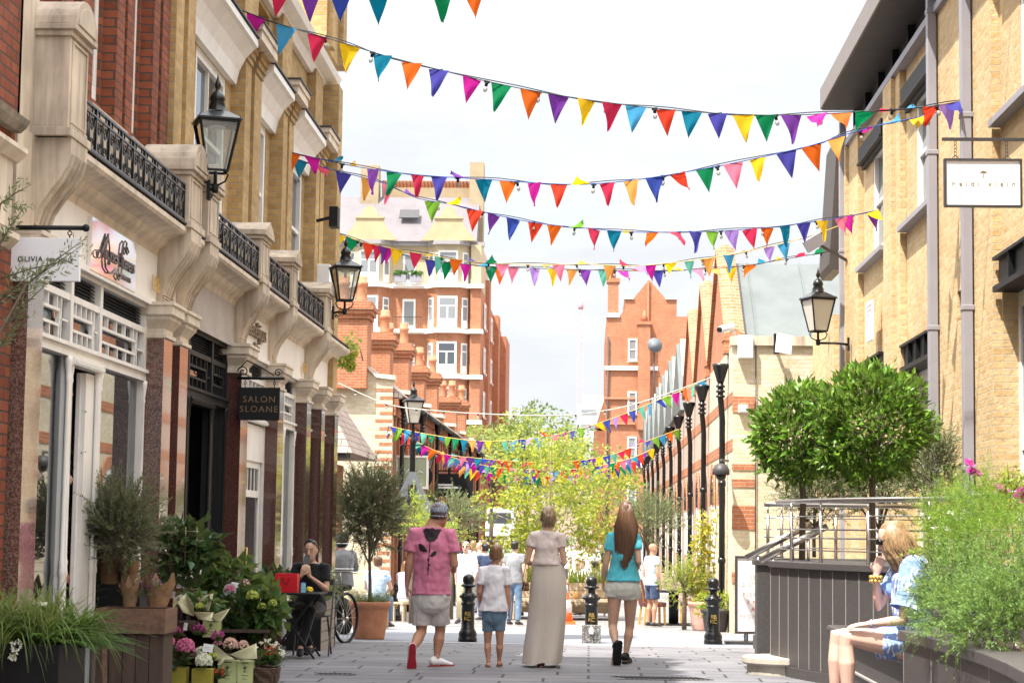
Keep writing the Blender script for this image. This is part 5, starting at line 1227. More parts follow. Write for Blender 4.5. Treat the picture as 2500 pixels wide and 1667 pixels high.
# framed green hanging sign, round black sign, black board sign on the mews
p = at(946, 1084, Y=55); e = empty('hanging_sign', (p.x, 55, p.z-.4), 0, 'sage green hanging sign with a white frame behind the lamp post', 'sign')
m = MB(); m.box(p.x-.42,p.x+.42,54.97,55.03,p.z-.42,p.z+.42); wp('board', m, P('sage_paint', (.28,.33,.22), .6, .05), e)
m = MB()
for a in ((-.46,-.40,-.46,.46),(.40,.46,-.46,.46),(-.40,.40,-.46,-.40),(-.40,.40,.40,.46)): m.box(p.x+a[0],p.x+a[1],54.95,55.05,p.z+a[2],p.z+a[3])
wp('frame', m, M['white'], e)
m = MB()
m.tube([(p.x-.3,54.96,p.z-.02),(p.x-.2,54.96,p.z+.1),(p.x-.18,54.96,p.z-.05),(p.x-.08,54.96,p.z+.08)], .012, 5); m.tube([(p.x+.1,54.96,p.z-.05),(p.x+.2,54.96,p.z+.02),(p.x+.15,54.96,p.z+.06),(p.x+.32,54.96,p.z-.02)], .012, 5); m.bar((p.x-.5,55,p.z+.5),(-5.5,55,p.z+.5),.04); wp('script', m, M['white'], e)
p = at(1046, 1114, Y=70); e = empty('hanging_sign', (p.x, 70, p.z-.4), 0, 'black hanging board with a small white printed line on the left mews', 'sign')
m = MB(); m.box(p.x-.72,p.x+.62,69.97,70.03,p.z-.4,p.z+.4); wp('board', m, M['black'], e)
m = MB(); m.box(p.x-.6,p.x-.1,69.95,69.97,p.z-.02,p.z+.04); m.box(p.x-.6,p.x+.1,69.95,69.97,p.z-.12,p.z-.05); wp('print', m, M['card'], e)
m = MB(); m.bar((p.x-.9,70,p.z+.5),(p.x+.9,70,p.z+.5),.05); m.bar((p.x-.6,70,p.z+.4),(p.x-.6,70,p.z+.5),.03); m.bar((p.x+.5,70,p.z+.4),(p.x+.5,70,p.z+.5),.03); wp('bracket', m, M['black'], e)
p = at(966, 1094, Y=58); e = empty('round_sign', (p.x, 58, p.z), 0, 'round black shop sign seen edge on beside the sage green sign', 'sign')
m = MB(); m.tube([(0,-.05,0),(0,.05,0)], .36, 20); m.build('disc', M['black'], e); m = MB(); m.bar((.0,0,.36),(-.9,0,.36),.04); m.build('bracket', M['black'], e)
# ------------------------------------------------------------------ bollards
def bollard(label, px, py, k=1.0):
    q = gat(px, py); e = empty('bollard', (q.x, q.y, q.z), 0, label, 'bollard', 'black cast iron bollards'); m = MB(); s = .92*k
    m.lathe([(r*s*.76,z*s) for r,z in ((.20,0),(.20,.06),(.185,.07),(.195,.10),(.19,.14),(.155,.19),(.145,.20),(.148,.215),(.14,.22),(.135,.57),(.15,.58),(.155,.60),(.14,.625),(.125,.63),(.14,.66),(.165,.70),(.165,.73),(.135,.77),(.085,.79),(.08,.84),(.095,.86),(.14,.875),(.155,.89),(.145,.905),(.10,.915),(.10,.925),(.125,.95),(.13,.985),(.115,1.03),(.07,1.065),(.015,1.08))], n=24)
    for j in range(10):
        a = 2*PI*j/10; m.sphere((.115*s*math.cos(a), .115*s*math.sin(a), .715*s), .03*s, 6, 4)
    for j in range(16):
        a = 2*PI*j/16; m.sphere((.116*s*math.cos(a), .116*s*math.sin(a), .888*s), .011*s, 5, 3)
    m.build('post', M['black_gloss'], e)
    for kk, tx in enumerate(('RB','KC')):
        text('emblem', tx, .085, M['gold'], e, (0, -.109*s, (.44-.075*kk)*s), (PI/2,0,0), extrude=.006, spacing=.8)
    return e
bollard('black bollard between the man in pink and the boy', 1074, 1472); b2 = bollard('black bollard with a speckled stone box round its foot', 1358, 1474)
bollard('black bollard in front of the pink plant pot', 1638, 1478); bollard('grey black bollard beyond the large terracotta pot', 910, 1424, .85)
q = Vector(b2.location); e = empty('stone_box', (q.x, q.y-.16, q.z), 0, 'speckled grey stone box with a white padlock at the foot of the middle bollard', 'box')
m = MB(); m.box(-.14,.14,-.12,.05,0,.265); m.build('box', SPECK('speckled_stone', (.16,.15,.145), (.07,.065,.06), (.34,.32,.30), 75, .5), e, bevel=.006)
m = MB(); m.ell([(0,-.14,.13,.03,.02),(0,-.14,.15,.036,.02),(0,-.14,.19,.034,.02),(0,-.14,.22,.024,.018)], 12); m.tube([(.018*math.cos(t),-.14,.215+.022*math.sin(t)) for t in np.linspace(0,PI,8)], .006, 5); m.build('padlock', M['card'], e)
# ------------------------------------------------------------------ street furniture beyond the bollards
def plank_box(e, x0, x1, y0, y1, z0, z1, mat, rows, name='box'):
    m = MB(); h = (z1-z0)/rows
    for i in range(rows): m.box(x0, x1, y0, y1, z0+i*h+.006, z0+(i+1)*h-.006)
    m.box(x0+.02,x1-.02,y0+.02,y1-.02,z0,z1-.02)
    o = m.build(name, M[mat], e)
    s = MB()
    for x in (x0, x1):
        for y in (y0, y1): s.box(x-.035, x+.035, y-.035, y+.035, z0-.12, z1+.01)
    s.build('corner_post', M[mat], e); return o
YP = 47.5; g0 = gz(YP); kx = lambda px: at(px, 1400, Y=YP).x
for (a, b, lab) in ((1187,1242,'pale wooden planter with grasses beside the woman in the long skirt'),(1300,1405,'long pale wooden planter box on the right of the cone')):
    e = empty('wooden_planter', (kx((a+b)/2), YP, g0), 0, lab, 'planter', 'wooden planters'); w2 = (kx(b)-kx(a))/2
    plank_box(e, -w2, w2, -.45, .45, .14, .84, 'palewood', 4)
    n = 220; bb = np.stack([RG.uniform(-w2+.05,w2-.05,n), RG.uniform(-.4,.4,n), np.full(n,.8)], 1); dd = np.stack([RG.normal(0,.3,n), RG.normal(0,.3,n), np.ones(n)], 1)
    pl2 = thing('grass_plant', (kx((a+b)/2), YP, g0), 'lime coloured grasses growing in the %s wooden planter' % ('left' if a < 1200 else 'right'), 'plant')
    blades('foliage', bb, dd, RG.uniform(.3,.75,n), .012, 'lime', pl2, .25)
e = empty('bench', (kx(1285), YP-.75, g0), 0, 'pale plank bench in front of the wooden planters', 'bench')
m = MB(); m.box(kx(1170)-kx(1285), kx(1420)-kx(1285), -.2,.22,.42,.48); m.build('seat', M['palewood'], e)
for px in (1180,1250,1310,1405):
    m = MB(); x = kx(px)-kx(1285); m.box(x-.05,x+.05,-.18,.2,0,.418); m.build('leg', M['palewood'], e)
q = gat(1297, 1431); e = empty('traffic_cone', tuple(q), 0, 'orange and white traffic cone between the planters', 'traffic cone')
m = MB(); m.box(-.24,.24,-.24,.24,0,.05); m.lathe([(.19,.045),(.155,.24),(.105,.52),(.075,.68),(.045,.84),(.035,.89),(.02,.9)], n=20); m.build('cone', M['orangeplastic'], e)
for a in ([(.159,.24),(.109,.52)],[(.079,.68),(.049,.84)]): m = MB(); m.lathe(a, n=20); m.build('white_band', M['card'], e)
e = empty('drink_glass', (kx(1322), YP-.75, g0+.48), 0, 'small orange drink standing on the plank bench', 'drink'); m = MB(); m.lathe([(.035,0),(.05,.02),(.06,.16)], n=10); m.build('glass', P('orange_drink', (.75,.38,.10), .3), e)
def dining_chair(label, px, py, rz):
    q = gat(px, py); e = empty('dining_chair', tuple(q), rz, label, 'chair', 'brown leather chairs')
    m = MB(); m.box(-.24,.24,-.24,.26,.40,.50); m.build('seat', M['leather'], e, bevel=.025)
    m = MB(); m.prism([(-.25,.42),(-.36,1.0),(-.30,1.01),(-.16,.48)], 'x', -.23,.23); o = m.build('backrest', M['leather'], e, bevel=.02)
    st = MB()
    for x in (-.235,.235):
        for t in np.linspace(0,1,14): st.sphere((x, -.26-.09*t, .5+.48*t), .012, 5, 3)
    st.build('studs', M['gold'], o)
    for x in (-.2,.2):
        for y in (-.2,.22): l = MB(); l.bar((x,y,.40),(x*1.05,y*(1.2 if y < 0 else 1.05),0),.045); l.build('leg', M['legwood'], e)
    return e
dining_chair('brown studded leather chair with its back to the girl', 1498, 1434, -PI/2+.25); dining_chair('brown leather chair beyond the round table, partly behind the pink pot', 1590, 1430, PI/2-.2)
q = gat(1547, 1434); e = empty('pedestal_table', tuple(q), 0, 'round black pedestal table between the leather chairs', 'table')
m = MB(); m.lathe([(.48,.72),(.5,.73),(.5,.75),(.48,.76)], n=28); m.build('tabletop', M['black'], e); m = MB(); m.lathe([(.11,.03),(.11,.72)], n=14); m.build('pedestal', M['black'], e); m = MB(); m.box(-.36,.36,-.36,.36,0,.03); m.build('base', M['darkgrey'], e)
# free standing notice by the terrace
q = gat(1712, 1478); e = empty('notice_stand', tuple(q), 0, 'white notice panel in a black frame on a stand, half hidden by the terrace', 'sign')
kk = q.y*1.063/FPX; zz = lambda py: (1478-py)*kk; xx = lambda px: (px-1712)*kk
m = MB(); m.box(xx(1693),xx(1793),-.012,.012,zz(1450),zz(1285)); m.build('panel', P('notice_panel', (.80,.74,.71), .5, .02), e)
m = MB(); m.box(xx(1688),xx(1693),-.03,.03,zz(1455),zz(1280)); m.box(xx(1793),xx(1798),-.03,.03,zz(1455),zz(1280)); m.box(xx(1693),xx(1793),-.03,.03,zz(1455),zz(1450)); m.box(xx(1693),xx(1793),-.03,.03,zz(1285),zz(1280)); m.build('frame', M['darkgrey'], e)
m = MB(); m.box(xx(1709),xx(1713),-.015,.015,.03,zz(1455)); m.box(xx(1714),xx(1718),-.015,.015,.03,zz(1455)); m.build('post', M['darkgrey'], e); m = MB(); m.box(xx(1666),xx(1790),-.2,.2,0,.04); m.build('foot', M['darkgrey'], e)
fnt = P('faint_print', (.62,.52,.48), .6); redp = P('red_lettering', (.62,.12,.10), .6)
for tx, py, mt_ in (('SOCIAL',1328,fnt),('DISTANCING',1344,fnt),('PLEASE KEEP',1366,fnt),('2 METRES',1384,redp),('APART',1400,redp),('FROM OTHERS',1416,fnt)):
    text('lettering', tx, 12*kk, mt_, e, (xx(1747), -.016, zz(py)), (PI/2,0,0), extrude=.002, spacing=1.3)
q = gat(1691, 1452); e = empty('black_post', (q.x, q.y, q.z), 0, 'square black post behind the notice panel, taller than it', 'post'); m = MB(); m.box(-.07,.07,-.07,.07,0,at(1691,1133,Y=q.y).z-q.z); m.build('post', M['darkgrey'], e, bevel=.01)
# grates set in the paving
def grate(px, py, w, d, label, rz=0):
    q = gat(px, py); e = empty('drain_grate', (q.x, q.y, q.z+.004), rz, label, 'drain grate', 'drain grates'); m = MB(); n = int(w/.045)
    m.box(-w/2,w/2,-d/2,d/2,-.002,.004); m.build('plate', P('grate_metal', (.16,.15,.15), .6, .2, 20), e); m = MB()
    for i in range(n): m.obox((-w/2+w*(i+.5)/n, 0, .006), (.016,d*.86,.004), (0,0,.5))
    m.build('slots', M['black'], e)
grate(1520, 1558, .88, .40, 'wide slotted metal grate in the paving near the terrace'); grate(770, 1548, .38, .22, 'small slotted grate in the paving near the seated woman in black')

# ------------------------------------------------------------------ bistro corner on the left
tY = 22.15; e = empty('folding_table', (-3.25, tY, 0), 0, 'black folding bistro table with a red bag on it', 'table')
m = MB(); m.box(-.31,.31,-.3,.3,.70,.725); m.build('tabletop', M['black'], e, bevel=.01)
for y in (-.24,.24):
    m = MB(); m.bar((-.25,y,.70),(.25,y,.01),.022); m.bar((.25,y*.9,.70),(-.25,y*.9,.01),.022); m.build('leg', M['black'], e)
for x in (-.2,.2): m = MB(); m.bar((x,-.24,.1),(x,.24,.1),.014); m.build('stretcher', M['black'], e)
m = MB(); p = at(633,1362,Y=22.0); p2 = at(686,1318,Y=22.0); e = empty('gift_bag', ((p.x+p2.x)/2, 22.0, .727), -.12, 'bright red paper gift bag with dark cord handles on the black table', 'bag'); w2 = (p2.x-p.x)/2
m.ell([]) if 0 else None
m.rings([[(-w2,-.05,0),(w2,-.05,0),(w2,.05,0),(-w2,.05,0)],[(-w2,-.05,.16),(w2,-.05,.16),(w2,.05,.16),(-w2,.05,.16)],[(-w2*.98,-.045,.205),(w2*.98,-.045,.205),(w2*.98,.045,.205),(-w2*.98,.045,.205)]], smooth=False); m.build('bag', P('red_paper', (.62,.015,.025), .5, .06, 6), e)
m = MB(); m.tube([(.035*math.cos(t), -.056, .17-.075*math.sin(t)) for t in np.linspace(0,PI,12)], .004, 5); m.build('handle', P('maroon_cord', (.14,.01,.015), .7), e)
p = at(696,1362,Y=21.95); e = empty('drink_carton', (p.x,21.95,.727), .3, 'small pale blue drink carton on the black table', 'carton'); m = MB(); m.box(-.026,.026,-.02,.02,0,.105); m.build('carton', P('blue_carton', (.22,.55,.72), .4, .25, 40), e, bevel=.003); m = MB(); m.prism([(-.026,.105),(.026,.105),(.0,.118)], 'y', -.02,.02); m.build('lid', P('dark_blue_lid', (.06,.10,.40), .4), e)
p = at(712,1360,Y=22.0); e = empty('banana_peel', (p.x,22.0,.727), 0, 'crumpled yellow wrapper on the black table beside the carton', 'wrapper'); m = MB(); m.tube([(-.045,0,.02),(-.02,-.01,.045),(.01,0,.04),(.035,.0,.02)], [.012,.022,.022,.01], 8); m.tube([(-.02,-.02,.03),(.0,-.03,.02),(.03,-.02,.012)], [.012,.016,.008], 8); m.build('wrapper', P('yellow_wrap', (.72,.50,.03), .5), e)
def folding_chair(x, y, rz, label):
    e = empty('folding_chair', (x, y, 0), rz, label, 'chair', 'black folding chairs')
    m = MB()
    for i in range(5): m.box(-.19,.19,-.17+.075*i,-.11+.075*i,.43,.447)
    m.build('seat', M['darkgrey'], e)
    for s in (-1,1):
        m = MB(); m.bar((s*.2,.2,.0),(s*.2,-.2,.85),.018,.028); m.bar((s*.18,-.2,0),(s*.18,.19,.44),.018,.028); m.build('leg', M['darkgrey'], e)
    m = MB(); m.box(-.2,.2,-.215,-.195,.78,.85); m.box(-.2,.2,-.20,-.18,.66,.71); m.build('backrest', M['darkgrey'], e); return e
folding_chair(-3.14, 22.85, PI, 'black folding chair under the seated woman in black'); folding_chair(-3.62, 21.6, -.5, 'black folding chair tucked in at the left of the bistro table')
def box_planter(x0, x1, y0, y1, h, z, label):
    e = empty('wooden_planter', ((x0+x1)/2, y0, z), 0, label, 'planter', 'wooden planters'); w2 = (x1-x0)/2; m = MB()
    for i in range(5): m.box(w2-.02, w2, .04, y1-y0-.04, h*i/5+.005, h*(i+1)/5-.005)
    m.build('slats', M['greywood'], e); m = MB(); m.box(-w2,w2-.022,0.0,y1-y0,0,h); m.box(w2-.03,w2+.006,-.01,.04,0,h+.01); m.box(w2-.03,w2+.006,y1-y0-.04,y1-y0+.01,0,h+.01); m.build('box', M['black'], e); return e
box_planter(-3.72, -3.30, 24.6, 26.0, .62, gz(25.5), 'black planter box with weathered side slats behind the seated woman')
e = thing('grass_plant', (-3.5, 25.2, .5), 'arching grasses with small white flowers in the slatted planter behind the seated woman', 'plant'); n = 420
bb = np.stack([RG.uniform(-.2,.22,n), RG.uniform(-.6,.5,n), np.full(n,.05)], 1); dd = np.stack([RG.normal(.25,.5,n), RG.normal(-.1,.4,n), np.ones(n)], 1); blades('foliage', bb, dd, RG.uniform(.3,.75,n), .008, 'grass', e, .7)
scatter_flowers([(rnd.uniform(-.1,.35), rnd.uniform(-.6,.2), rnd.uniform(.2,.42)) for _ in range(24)], .022, 'whitepetal', 'flowers', e)
# bicycle leaning beyond the planter
def bicycle(loc, rz, label):
    e = empty('bicycle', loc, rz, label, 'bicycle'); r = .34
    for x in (-.52,.52):
        m = MB(); m.tube([(x+r*math.cos(t),0,r+r*math.sin(t)) for t in np.linspace(0,2*PI,37)], .022, 8, caps=False); w = m.build('wheel', M['black'], e)
        s = MB()
        for k in range(14): t = 2*PI*k/14; s.bar((x,0,r),(x+r*.97*math.cos(t),.0,r+r*.97*math.sin(t)),.004)
        s.tube([(x,-.04,r),(x,.04,r)], .02, 8); s.build('spokes', M['steel'], w)
    m = MB(); A=(-.52,0,r); B=(-.05,0,.30); S=(-.18,0,.78); H=(.36,0,.80); F=(.52,0,r)
    for a, b in ((A,B),(A,S),(B,S),(S,H),(B,(.38,0,.70)),(H,F)): m.tube([a,b], .016, 8)
    m.build('frame', M['black_gloss'], e); m = MB(); m.tube([H,(.33,0,.98)], .013, 6); m.tube([(.30,-.28,.98),(.33,-.1,.99),(.33,.1,.99),(.30,.28,.98)], .013, 6); m.build('handlebar', M['steel'], e)
    m = MB(); m.tube([S,(-.2,0,.92)], .012, 6); m.sphere((-.2,0,.94), (.14,.07,.04), 10, 6); m.build('saddle', M['black'], e); m = MB(); m.tube([(-.05,-.05,.3),(-.05,.05,.3)], .09, 12); m.build('crank', M['steel'], e)
    for k in (-.5,.0): pass
    return e
bicycle((-3.60, 27.6, gz(28)), 1.2, 'black bicycle parked between the slatted planter and the terracotta pot')
# motorcycle whose rider looks away
e = empty('motorcycle', (-4.35, 33.4, gz(33.4)), .5, 'dark motorcycle under the helmeted rider, mostly hidden by plants', 'motorcycle')
for y in (-.7,.7):
    m = MB(); m.tube([(0,y+.24*math.cos(t),.3+.24*math.sin(t)) for t in np.linspace(0,2*PI,25)], .07, 8, caps=False); m.build('wheel', M['black'], e)
m = MB(); m.ell([(0,.05,.45,.12,.35),(0,.1,.7,.16,.4),(0,.2,.85,.12,.28),(0,.22,.92,.06,.15)], 14); m.build('body', M['black_gloss'], e); m = MB(); m.box(-.13,.13,-.75,-.1,.72,.82); m.build('seat', M['black'], e, bevel=.04); m = MB(); m.tube([(-.38,.45,1.05),(0,.55,1.0),(.38,.45,1.05)], .015, 6); m.bar((0,.55,1.0),(0,.72,.35),.05); m.build('handlebar', M['steel'], e)
# white van far down the street
e = empty('delivery_van', (at(1148,1200,Y=140).x, 140, gz(140)), 0, 'white van parked far down the street left of the yellow green tree', 'van')
m = MB(); m.prism([(-1,.4),(1,.4),(1,1.2),(.95,2.2),(.8,2.4),(-.8,2.4),(-.95,2.2),(-1,1.2)], 'y', -.1, 4.6); m.build('body', M['card'], e, bevel=.06)
m = MB(); m.prism([(-.85,1.3),(.85,1.3),(.78,2.05),(-.78,2.05)], 'y', -.13, -.101); m.build('windscreen', M['winglass'], e)
for x in (-.85,.85):
    m = MB(); m.tube([(x-.1,.6,.32),(x+.1,.6,.32)], .32, 14); m.build('wheel', M['black'], e); m = MB(); m.box(x-.12,x+.12,-.13,-.101,.75,.95); m.build('headlight', M['lampglass'], e)
# wall fittings on the left building
e = empty('floodlight', (-3.78, 28.4, 5.9), 0, 'small black floodlight on a bracket high at the end of the yellow brick facade', 'floodlight')
p = at(768, 500, X=-3.6); e.location = p; m = MB(); m.box(-.06,.06,-.12,.12,-.14,.14); m.build('lamp', M['black'], e); m = MB(); m.bar((-.05,0,0),(-.25,0,-.05),.04); m.build('bracket', M['black'], e)
p = at(744, 660, X=-3.9); e = empty('wall_box', tuple(p), 0, 'pale upright box on the yellow brick above the last railing', 'junction box'); m = MB(); m.box(-.1,.1,-.17,.17,-.32,.32); m.build('casing', M['card'], e, bevel=.01)
# ------------------------------------------------------------------ flower stall outside the white shop
def zl(zx, zy): return zx/2.94, 1034.9+zy/2.94      # survey detail sheet of the stall
def za(zx, zy, Y): return at(*zl(zx, zy), Y=Y)
def crate(x0, x1, y0, y1, z0, z1, mat, label, name='wooden_crate', cat='crate', rows=1, group=None):
    e = empty(name, ((x0+x1)/2, (y0+y1)/2, z0), 0, label, cat, group); w = (x1-x0)/2; d = (y1-y0)/2; h = z1-z0; m = MB(); t = .014
    for i in range(rows):
        a, b = h*i/rows+.002, h*(i+1)/rows-.002
        m.box(-w,w,-d,-d+t,a,b); m.box(-w,w,d-t,d,a,b); m.box(-w,-w+t,-d+t,d-t,a,b); m.box(w-t,w,-d+t,d-t,a,b)
    m.box(-w+t,w-t,-d+t,d-t,0,.02); m.build('box', M[mat], e, bevel=.003)
    s = MB(); s.box(-w+t,w-t,-d+t,d-t,.03,h*.8); s.build('filling', M['soil'], e); return e
# tiers
e = empty('plant_stand', (-3.6, 18.6, 0), 0, 'dark stepped wooden stand under the flower display', 'stand')
for y0, y1, x0, x1, z in ((18.35,18.75,-3.9,-3.0,.26),(18.75,19.2,-3.9,-3.0,.48),(19.2,19.75,-3.9,-3.1,.66)):
    m = MB(); m.box(x0,x1,y0,y1-.01,z-.03,z); m.box(x0,x1,y1-.04,y1-.015,0,z-.031); m.box(x0+.02,x0+.05,y0+.03,y0+.06,0,z-.031); m.box(x1-.05,x1-.02,y0+.03,y0+.06,0,z-.031); wp('shelf', m, M['darkwood'], e)
crate(-3.90,-3.28,12.35,13.0,0,.70,'black','black planter box at the lower left corner full of grasses and ferns','planter_box','planter',1)
e = empty('plank_stand', (-3.55, 15.6, 0), 0, 'dark upright plank stand under the brown crate', 'stand')
m = MB()
for i in range(5): m.box(-.26+.104*i, -.26+.104*i+.098, -.16, -.14, 0, .60)
m.build('planks', M['darkwood'], e); m = MB(); m.box(-.26,.26,-.139,.2,0,.6); m.build('body', M['darkwood'], e)
crate(-3.83,-3.27,15.4,15.85,.605,.80,'cratewood','brown wooden crate with paper wrapped lavender on the plank stand')
crate(-3.93,-3.60,15.95,16.35,0,.97,'black','tall black box behind the crate carrying the bushy olive','display_box','stand')
e = empty('garden_stake', (-3.28, 13.6, 0), .2, 'thin weathered stake beside the black planter box', 'stake'); m = MB(); m.bar((0,0,0),(-.02,.0,.62),.03); m.build('stake', M['cratewood'], e)
# grass and fern of the near planter
b0 = Vector((-3.6, 12.7, .68)); e = thing('grass_plant', b0, 'long arching variegated grass at the lower left edge', 'plant'); n = 900
bb = np.stack([RG.uniform(-.28,.24,n), RG.uniform(-.25,.2,n), np.zeros(n)], 1); dd = np.stack([RG.normal(.1,.55,n), RG.normal(-.2,.4,n), np.full(n,1.1)], 1)
blades('foliage', bb, dd, RG.uniform(.42,.92,n), .005, 'grass', e, .8, 8)
def fern(loc, n, L, label, up=.6, bias=(0,-.3), leaf=.05, mat='fern'):
    e = thing('fern', loc, label, 'plant'); a = RG.uniform(0, 2*PI, n); dd = np.stack([np.cos(a)+bias[0], np.sin(a)*.7+bias[1], RG.uniform(.3,1.1,n)*up*1.6], 1)
    shoots(np.zeros((n,3))+RG.normal(0,.03,(n,3))*np.array([1,1,.2]), dd, RG.uniform(.7,1.15,n)*L, 44, leaf, leaf*.22, mat, 'fronds', e, spread=.75, droop=.35, stems='green', taper=.85, start=.12, planar=True); return e
fern((-3.40,12.55,.70), 80, .50, 'green fern spilling right from the black planter box', .5, (.35,-.3), .055)
fern((-3.32,12.95,.66), 46, .44, 'second fern at the right end of the black planter box', .35, (.5,-.1), .05)
q = za(850,780,16.2); fern((q.x,16.25,.98), 46, .46, 'upright bright fern behind the paper wrapped pots', 1.4, (.3,-.2), .045)
fern((-3.30,12.75,.72), 60, .46, 'third fern arching over the wooden crate side from the black planter box', .9, (.6,-.1), .055)
def flowers_thing(pts, size, mat, label, loc, stems=True):
    e = thing('pansies', loc, label, 'flower'); scatter_flowers([Vector(p)-Vector(loc) for p in pts], size, mat, 'flowers', e)
    if stems:
        m = MB()
        for p in pts: q = Vector(p)-Vector(loc); m.tube([q*.2, q], .002, 3)
        m.build('stems', M['green'], e)
flowers_thing([za(95+rnd.uniform(-30,40),1310+rnd.uniform(-30,90),12.25) for _ in range(14)], .024, 'whitepetal', 'white and yellow pansies hanging from the front of the black planter box', (-3.6,12.35,.66))
flowers_thing([za(280+rnd.uniform(-40,40),1050+rnd.uniform(-25,15),12.5) for _ in range(6)], .022, 'whitepetal', 'white pansies among the grass and fern at the lower left', (-3.5,12.6,.72))
# bushy olive
b = (-3.76, 16.1, .97)
olive_tree(b, 1, (.0,-.32,.42,.34,.25,.36), 'bushy young olive with upright shoots in front of the shop window', n=360, mat='darkolive', trunk=.016, stem_h=.10, up=.8, ll=.046, sl=.36, seed=21, nl=32, spread=.45, name='olive_plant', cat='plant')
def kraft(px, py, w, h, Y, label, mat='kraft'):
    """plant pot wrapped in paper, gathered open at the top"""
    p = za(px, py, Y); e = empty('wrapped_pot', tuple(p), 0, label, 'pot', 'paper wrapped pots'); m = MB(); n = 16
    rows = []
    for k, (z, s) in enumerate(((0,.72),(.3,.82),(.62,.95),(.85,1.08),(1.0,1.35))):
        rows.append([(w*s*math.cos(2*PI*j/n)*(1+.12*math.sin(j*5.1+k)), w*.8*s*math.sin(2*PI*j/n)*(1+.1*math.cos(j*3.3+k)), h*z*(1+((.75 if j%5 == int(px)%5 else .18*(j%3)) if k == 4 else 0))) for j in range(n)])
    m.rings(rows, caps=False); m.build('paper', M[mat], e); return e
kraft(730,900,.095,.17,16.12,'crumpled brown paper pot below the bushy olive'); kraft(860,905,.07,.13,16.1,'smaller brown paper pot below the bright fern')
kraft(875,1050,.065,.14,15.6,'narrow brown paper parcel at the left of the wooden crate'); kraft(1065,1050,.10,.15,15.6,'wide brown paper parcel at the right of the wooden crate')
def small_plant(px, py, Y, r, n, sl, ll, lw, mat, label, up=.8, nl=14, name='potted_plant', flowers=None, fsize=.02, nf=14, spread=.6):
    p = za(px, py, Y); e = thing(name, tuple(p), label, 'plant'); d = rdirs(n); d[:, 2] = np.abs(d[:, 2]); bb = d*RG.uniform(.1,1,(n,1))*r*np.array([1,.8,.7]); dd = d+RG.normal(size=(n,3))*.35+np.array([0,-.1,up])
    shoots(bb, dd, RG.uniform(.5,1.2,n)*sl, nl, ll, lw, mat, 'foliage', e, spread=spread, droop=.15, stems='green')
    if flowers: f = rdirs(nf); f[:, 2] = np.abs(f[:, 2]); scatter_flowers(f*np.array([r*1.1,r*.9,r*1.2])+np.array([0,-.03,sl*.5]), fsize, flowers, 'flowers', e)
    return e
small_plant(880,1000,15.62,.06,34,.10,.022,.005,'olive','grey green lavender in the narrow brown paper parcel',nl=18); small_plant(1040,990,15.62,.09,70,.12,.022,.005,'olive','grey green lavender with violet tips in the wide brown paper parcel',nl=18,flowers='violetpetal',fsize=.016,nf=24)
def broad(px, py, Y, r, n, ll, mat, label, squash=.8, name='leafy_plant', up=.2, lw=.62):
    p = za(px, py, Y); e = thing(name, tuple(p), label, 'plant'); d = rdirs(n); q = d*RG.uniform(.35,1,(n,1))*np.array([r[0],r[1],r[2]]); dd = d*.8+RG.normal(size=(n,3))*.4+np.array([0,-.25,up-.25]); leaves('foliage', q, dd, ll, ll*lw, mat, e, .2)
    m = MB()
    for k in range(12): t = q[k]; m.tube([(0,0,-r[2]), tuple(t*.5+np.array([0,0,-r[2]*.4])), tuple(t)], [.006,.004,.002], 4)
    m.build('stems', M['bark'], e); return e
broad(1150,690,17.6,(.34,.24,.30),420,.12,'deepgreen','dark glossy shrub with a small cane trellis against the black shop'); broad(1330,640,17.7,(.2,.16,.22),110,.16,'deepgreen','large leaved dark plant left of the white door')
q = za(1290,620,17.55); e = empty('cane_trellis', tuple(q), 0, 'small pale cane trellis among the dark glossy leaves', 'trellis'); m = MB()
for x in (-.05,.05): m.tube([(x,0,-.2),(x,0,.14)], .004, 5)
for z in (-.08,.02,.1): m.tube([(-.07,0,z),(.07,0,z)], .003, 5)
m.build('canes', M['palewood'], e)
broad(1540,850,19.5,(.30,.22,.18),260,.14,'green','leafy hydrangea bush with dark green leaves behind the round flower card'); broad(1850,890,22.9,(.22,.16,.17),220,.09,'deepgreen','dark laurel shrub behind the red gift bag')
broad(1650,1130,18.95,(.30,.2,.30),700,.08,'deepgreen','dark ivy hanging down the right of the flower stand'); broad(1790,1080,19.0,(.2,.16,.24),150,.14,'green','broad leaved lime hydrangea at the right end of the stand')
broad(1360,1010,18.6,(.2,.12,.08),90,.09,'green','leaves among the cream wrapped flowers'); 
def head(px, py, Y, r, mat, label, n=90, size=None, cat='flower', name='hydrangea_flower', group=None):
    p = za(px, py, Y); e = empty(name, tuple(p), 0, label, cat, group); florets((0,0,0), r, n, size or r*.30, mat, 'petals', e); m = MB(); m.tube([(0,.02,-r*1.4),(0,0,0)], .004, 5); m.sphere((0,0,-.0), r*.75, 10, 6); m.build('stem', M['green'], e); return e
head(1008,1320,17.75,.066,'pinkpetal','bright pink hydrangea head at the left above the yellow bags',120); head(1140,1290,17.9,.05,'pinkpetal','smaller pink hydrangea head behind the two larger ones',100); head(1250,1330,17.7,.078,'pinkpetal','largest bright pink hydrangea head',150)
head(1375,1425,17.75,.07,'whitepetal','large white hydrangea head above the right yellow bag',140); head(1358,1355,17.9,.045,'whitepetal','small greenish white bloom between the pink and the white hydrangeas',80); head(1435,1390,17.95,.04,'limepetal','small greenish bloom at the right of the white hydrangea',60)
broad(1130,1400,17.75,(.17,.1,.07),80,.10,'deepgreen','dark leaves under the pink hydrangeas')
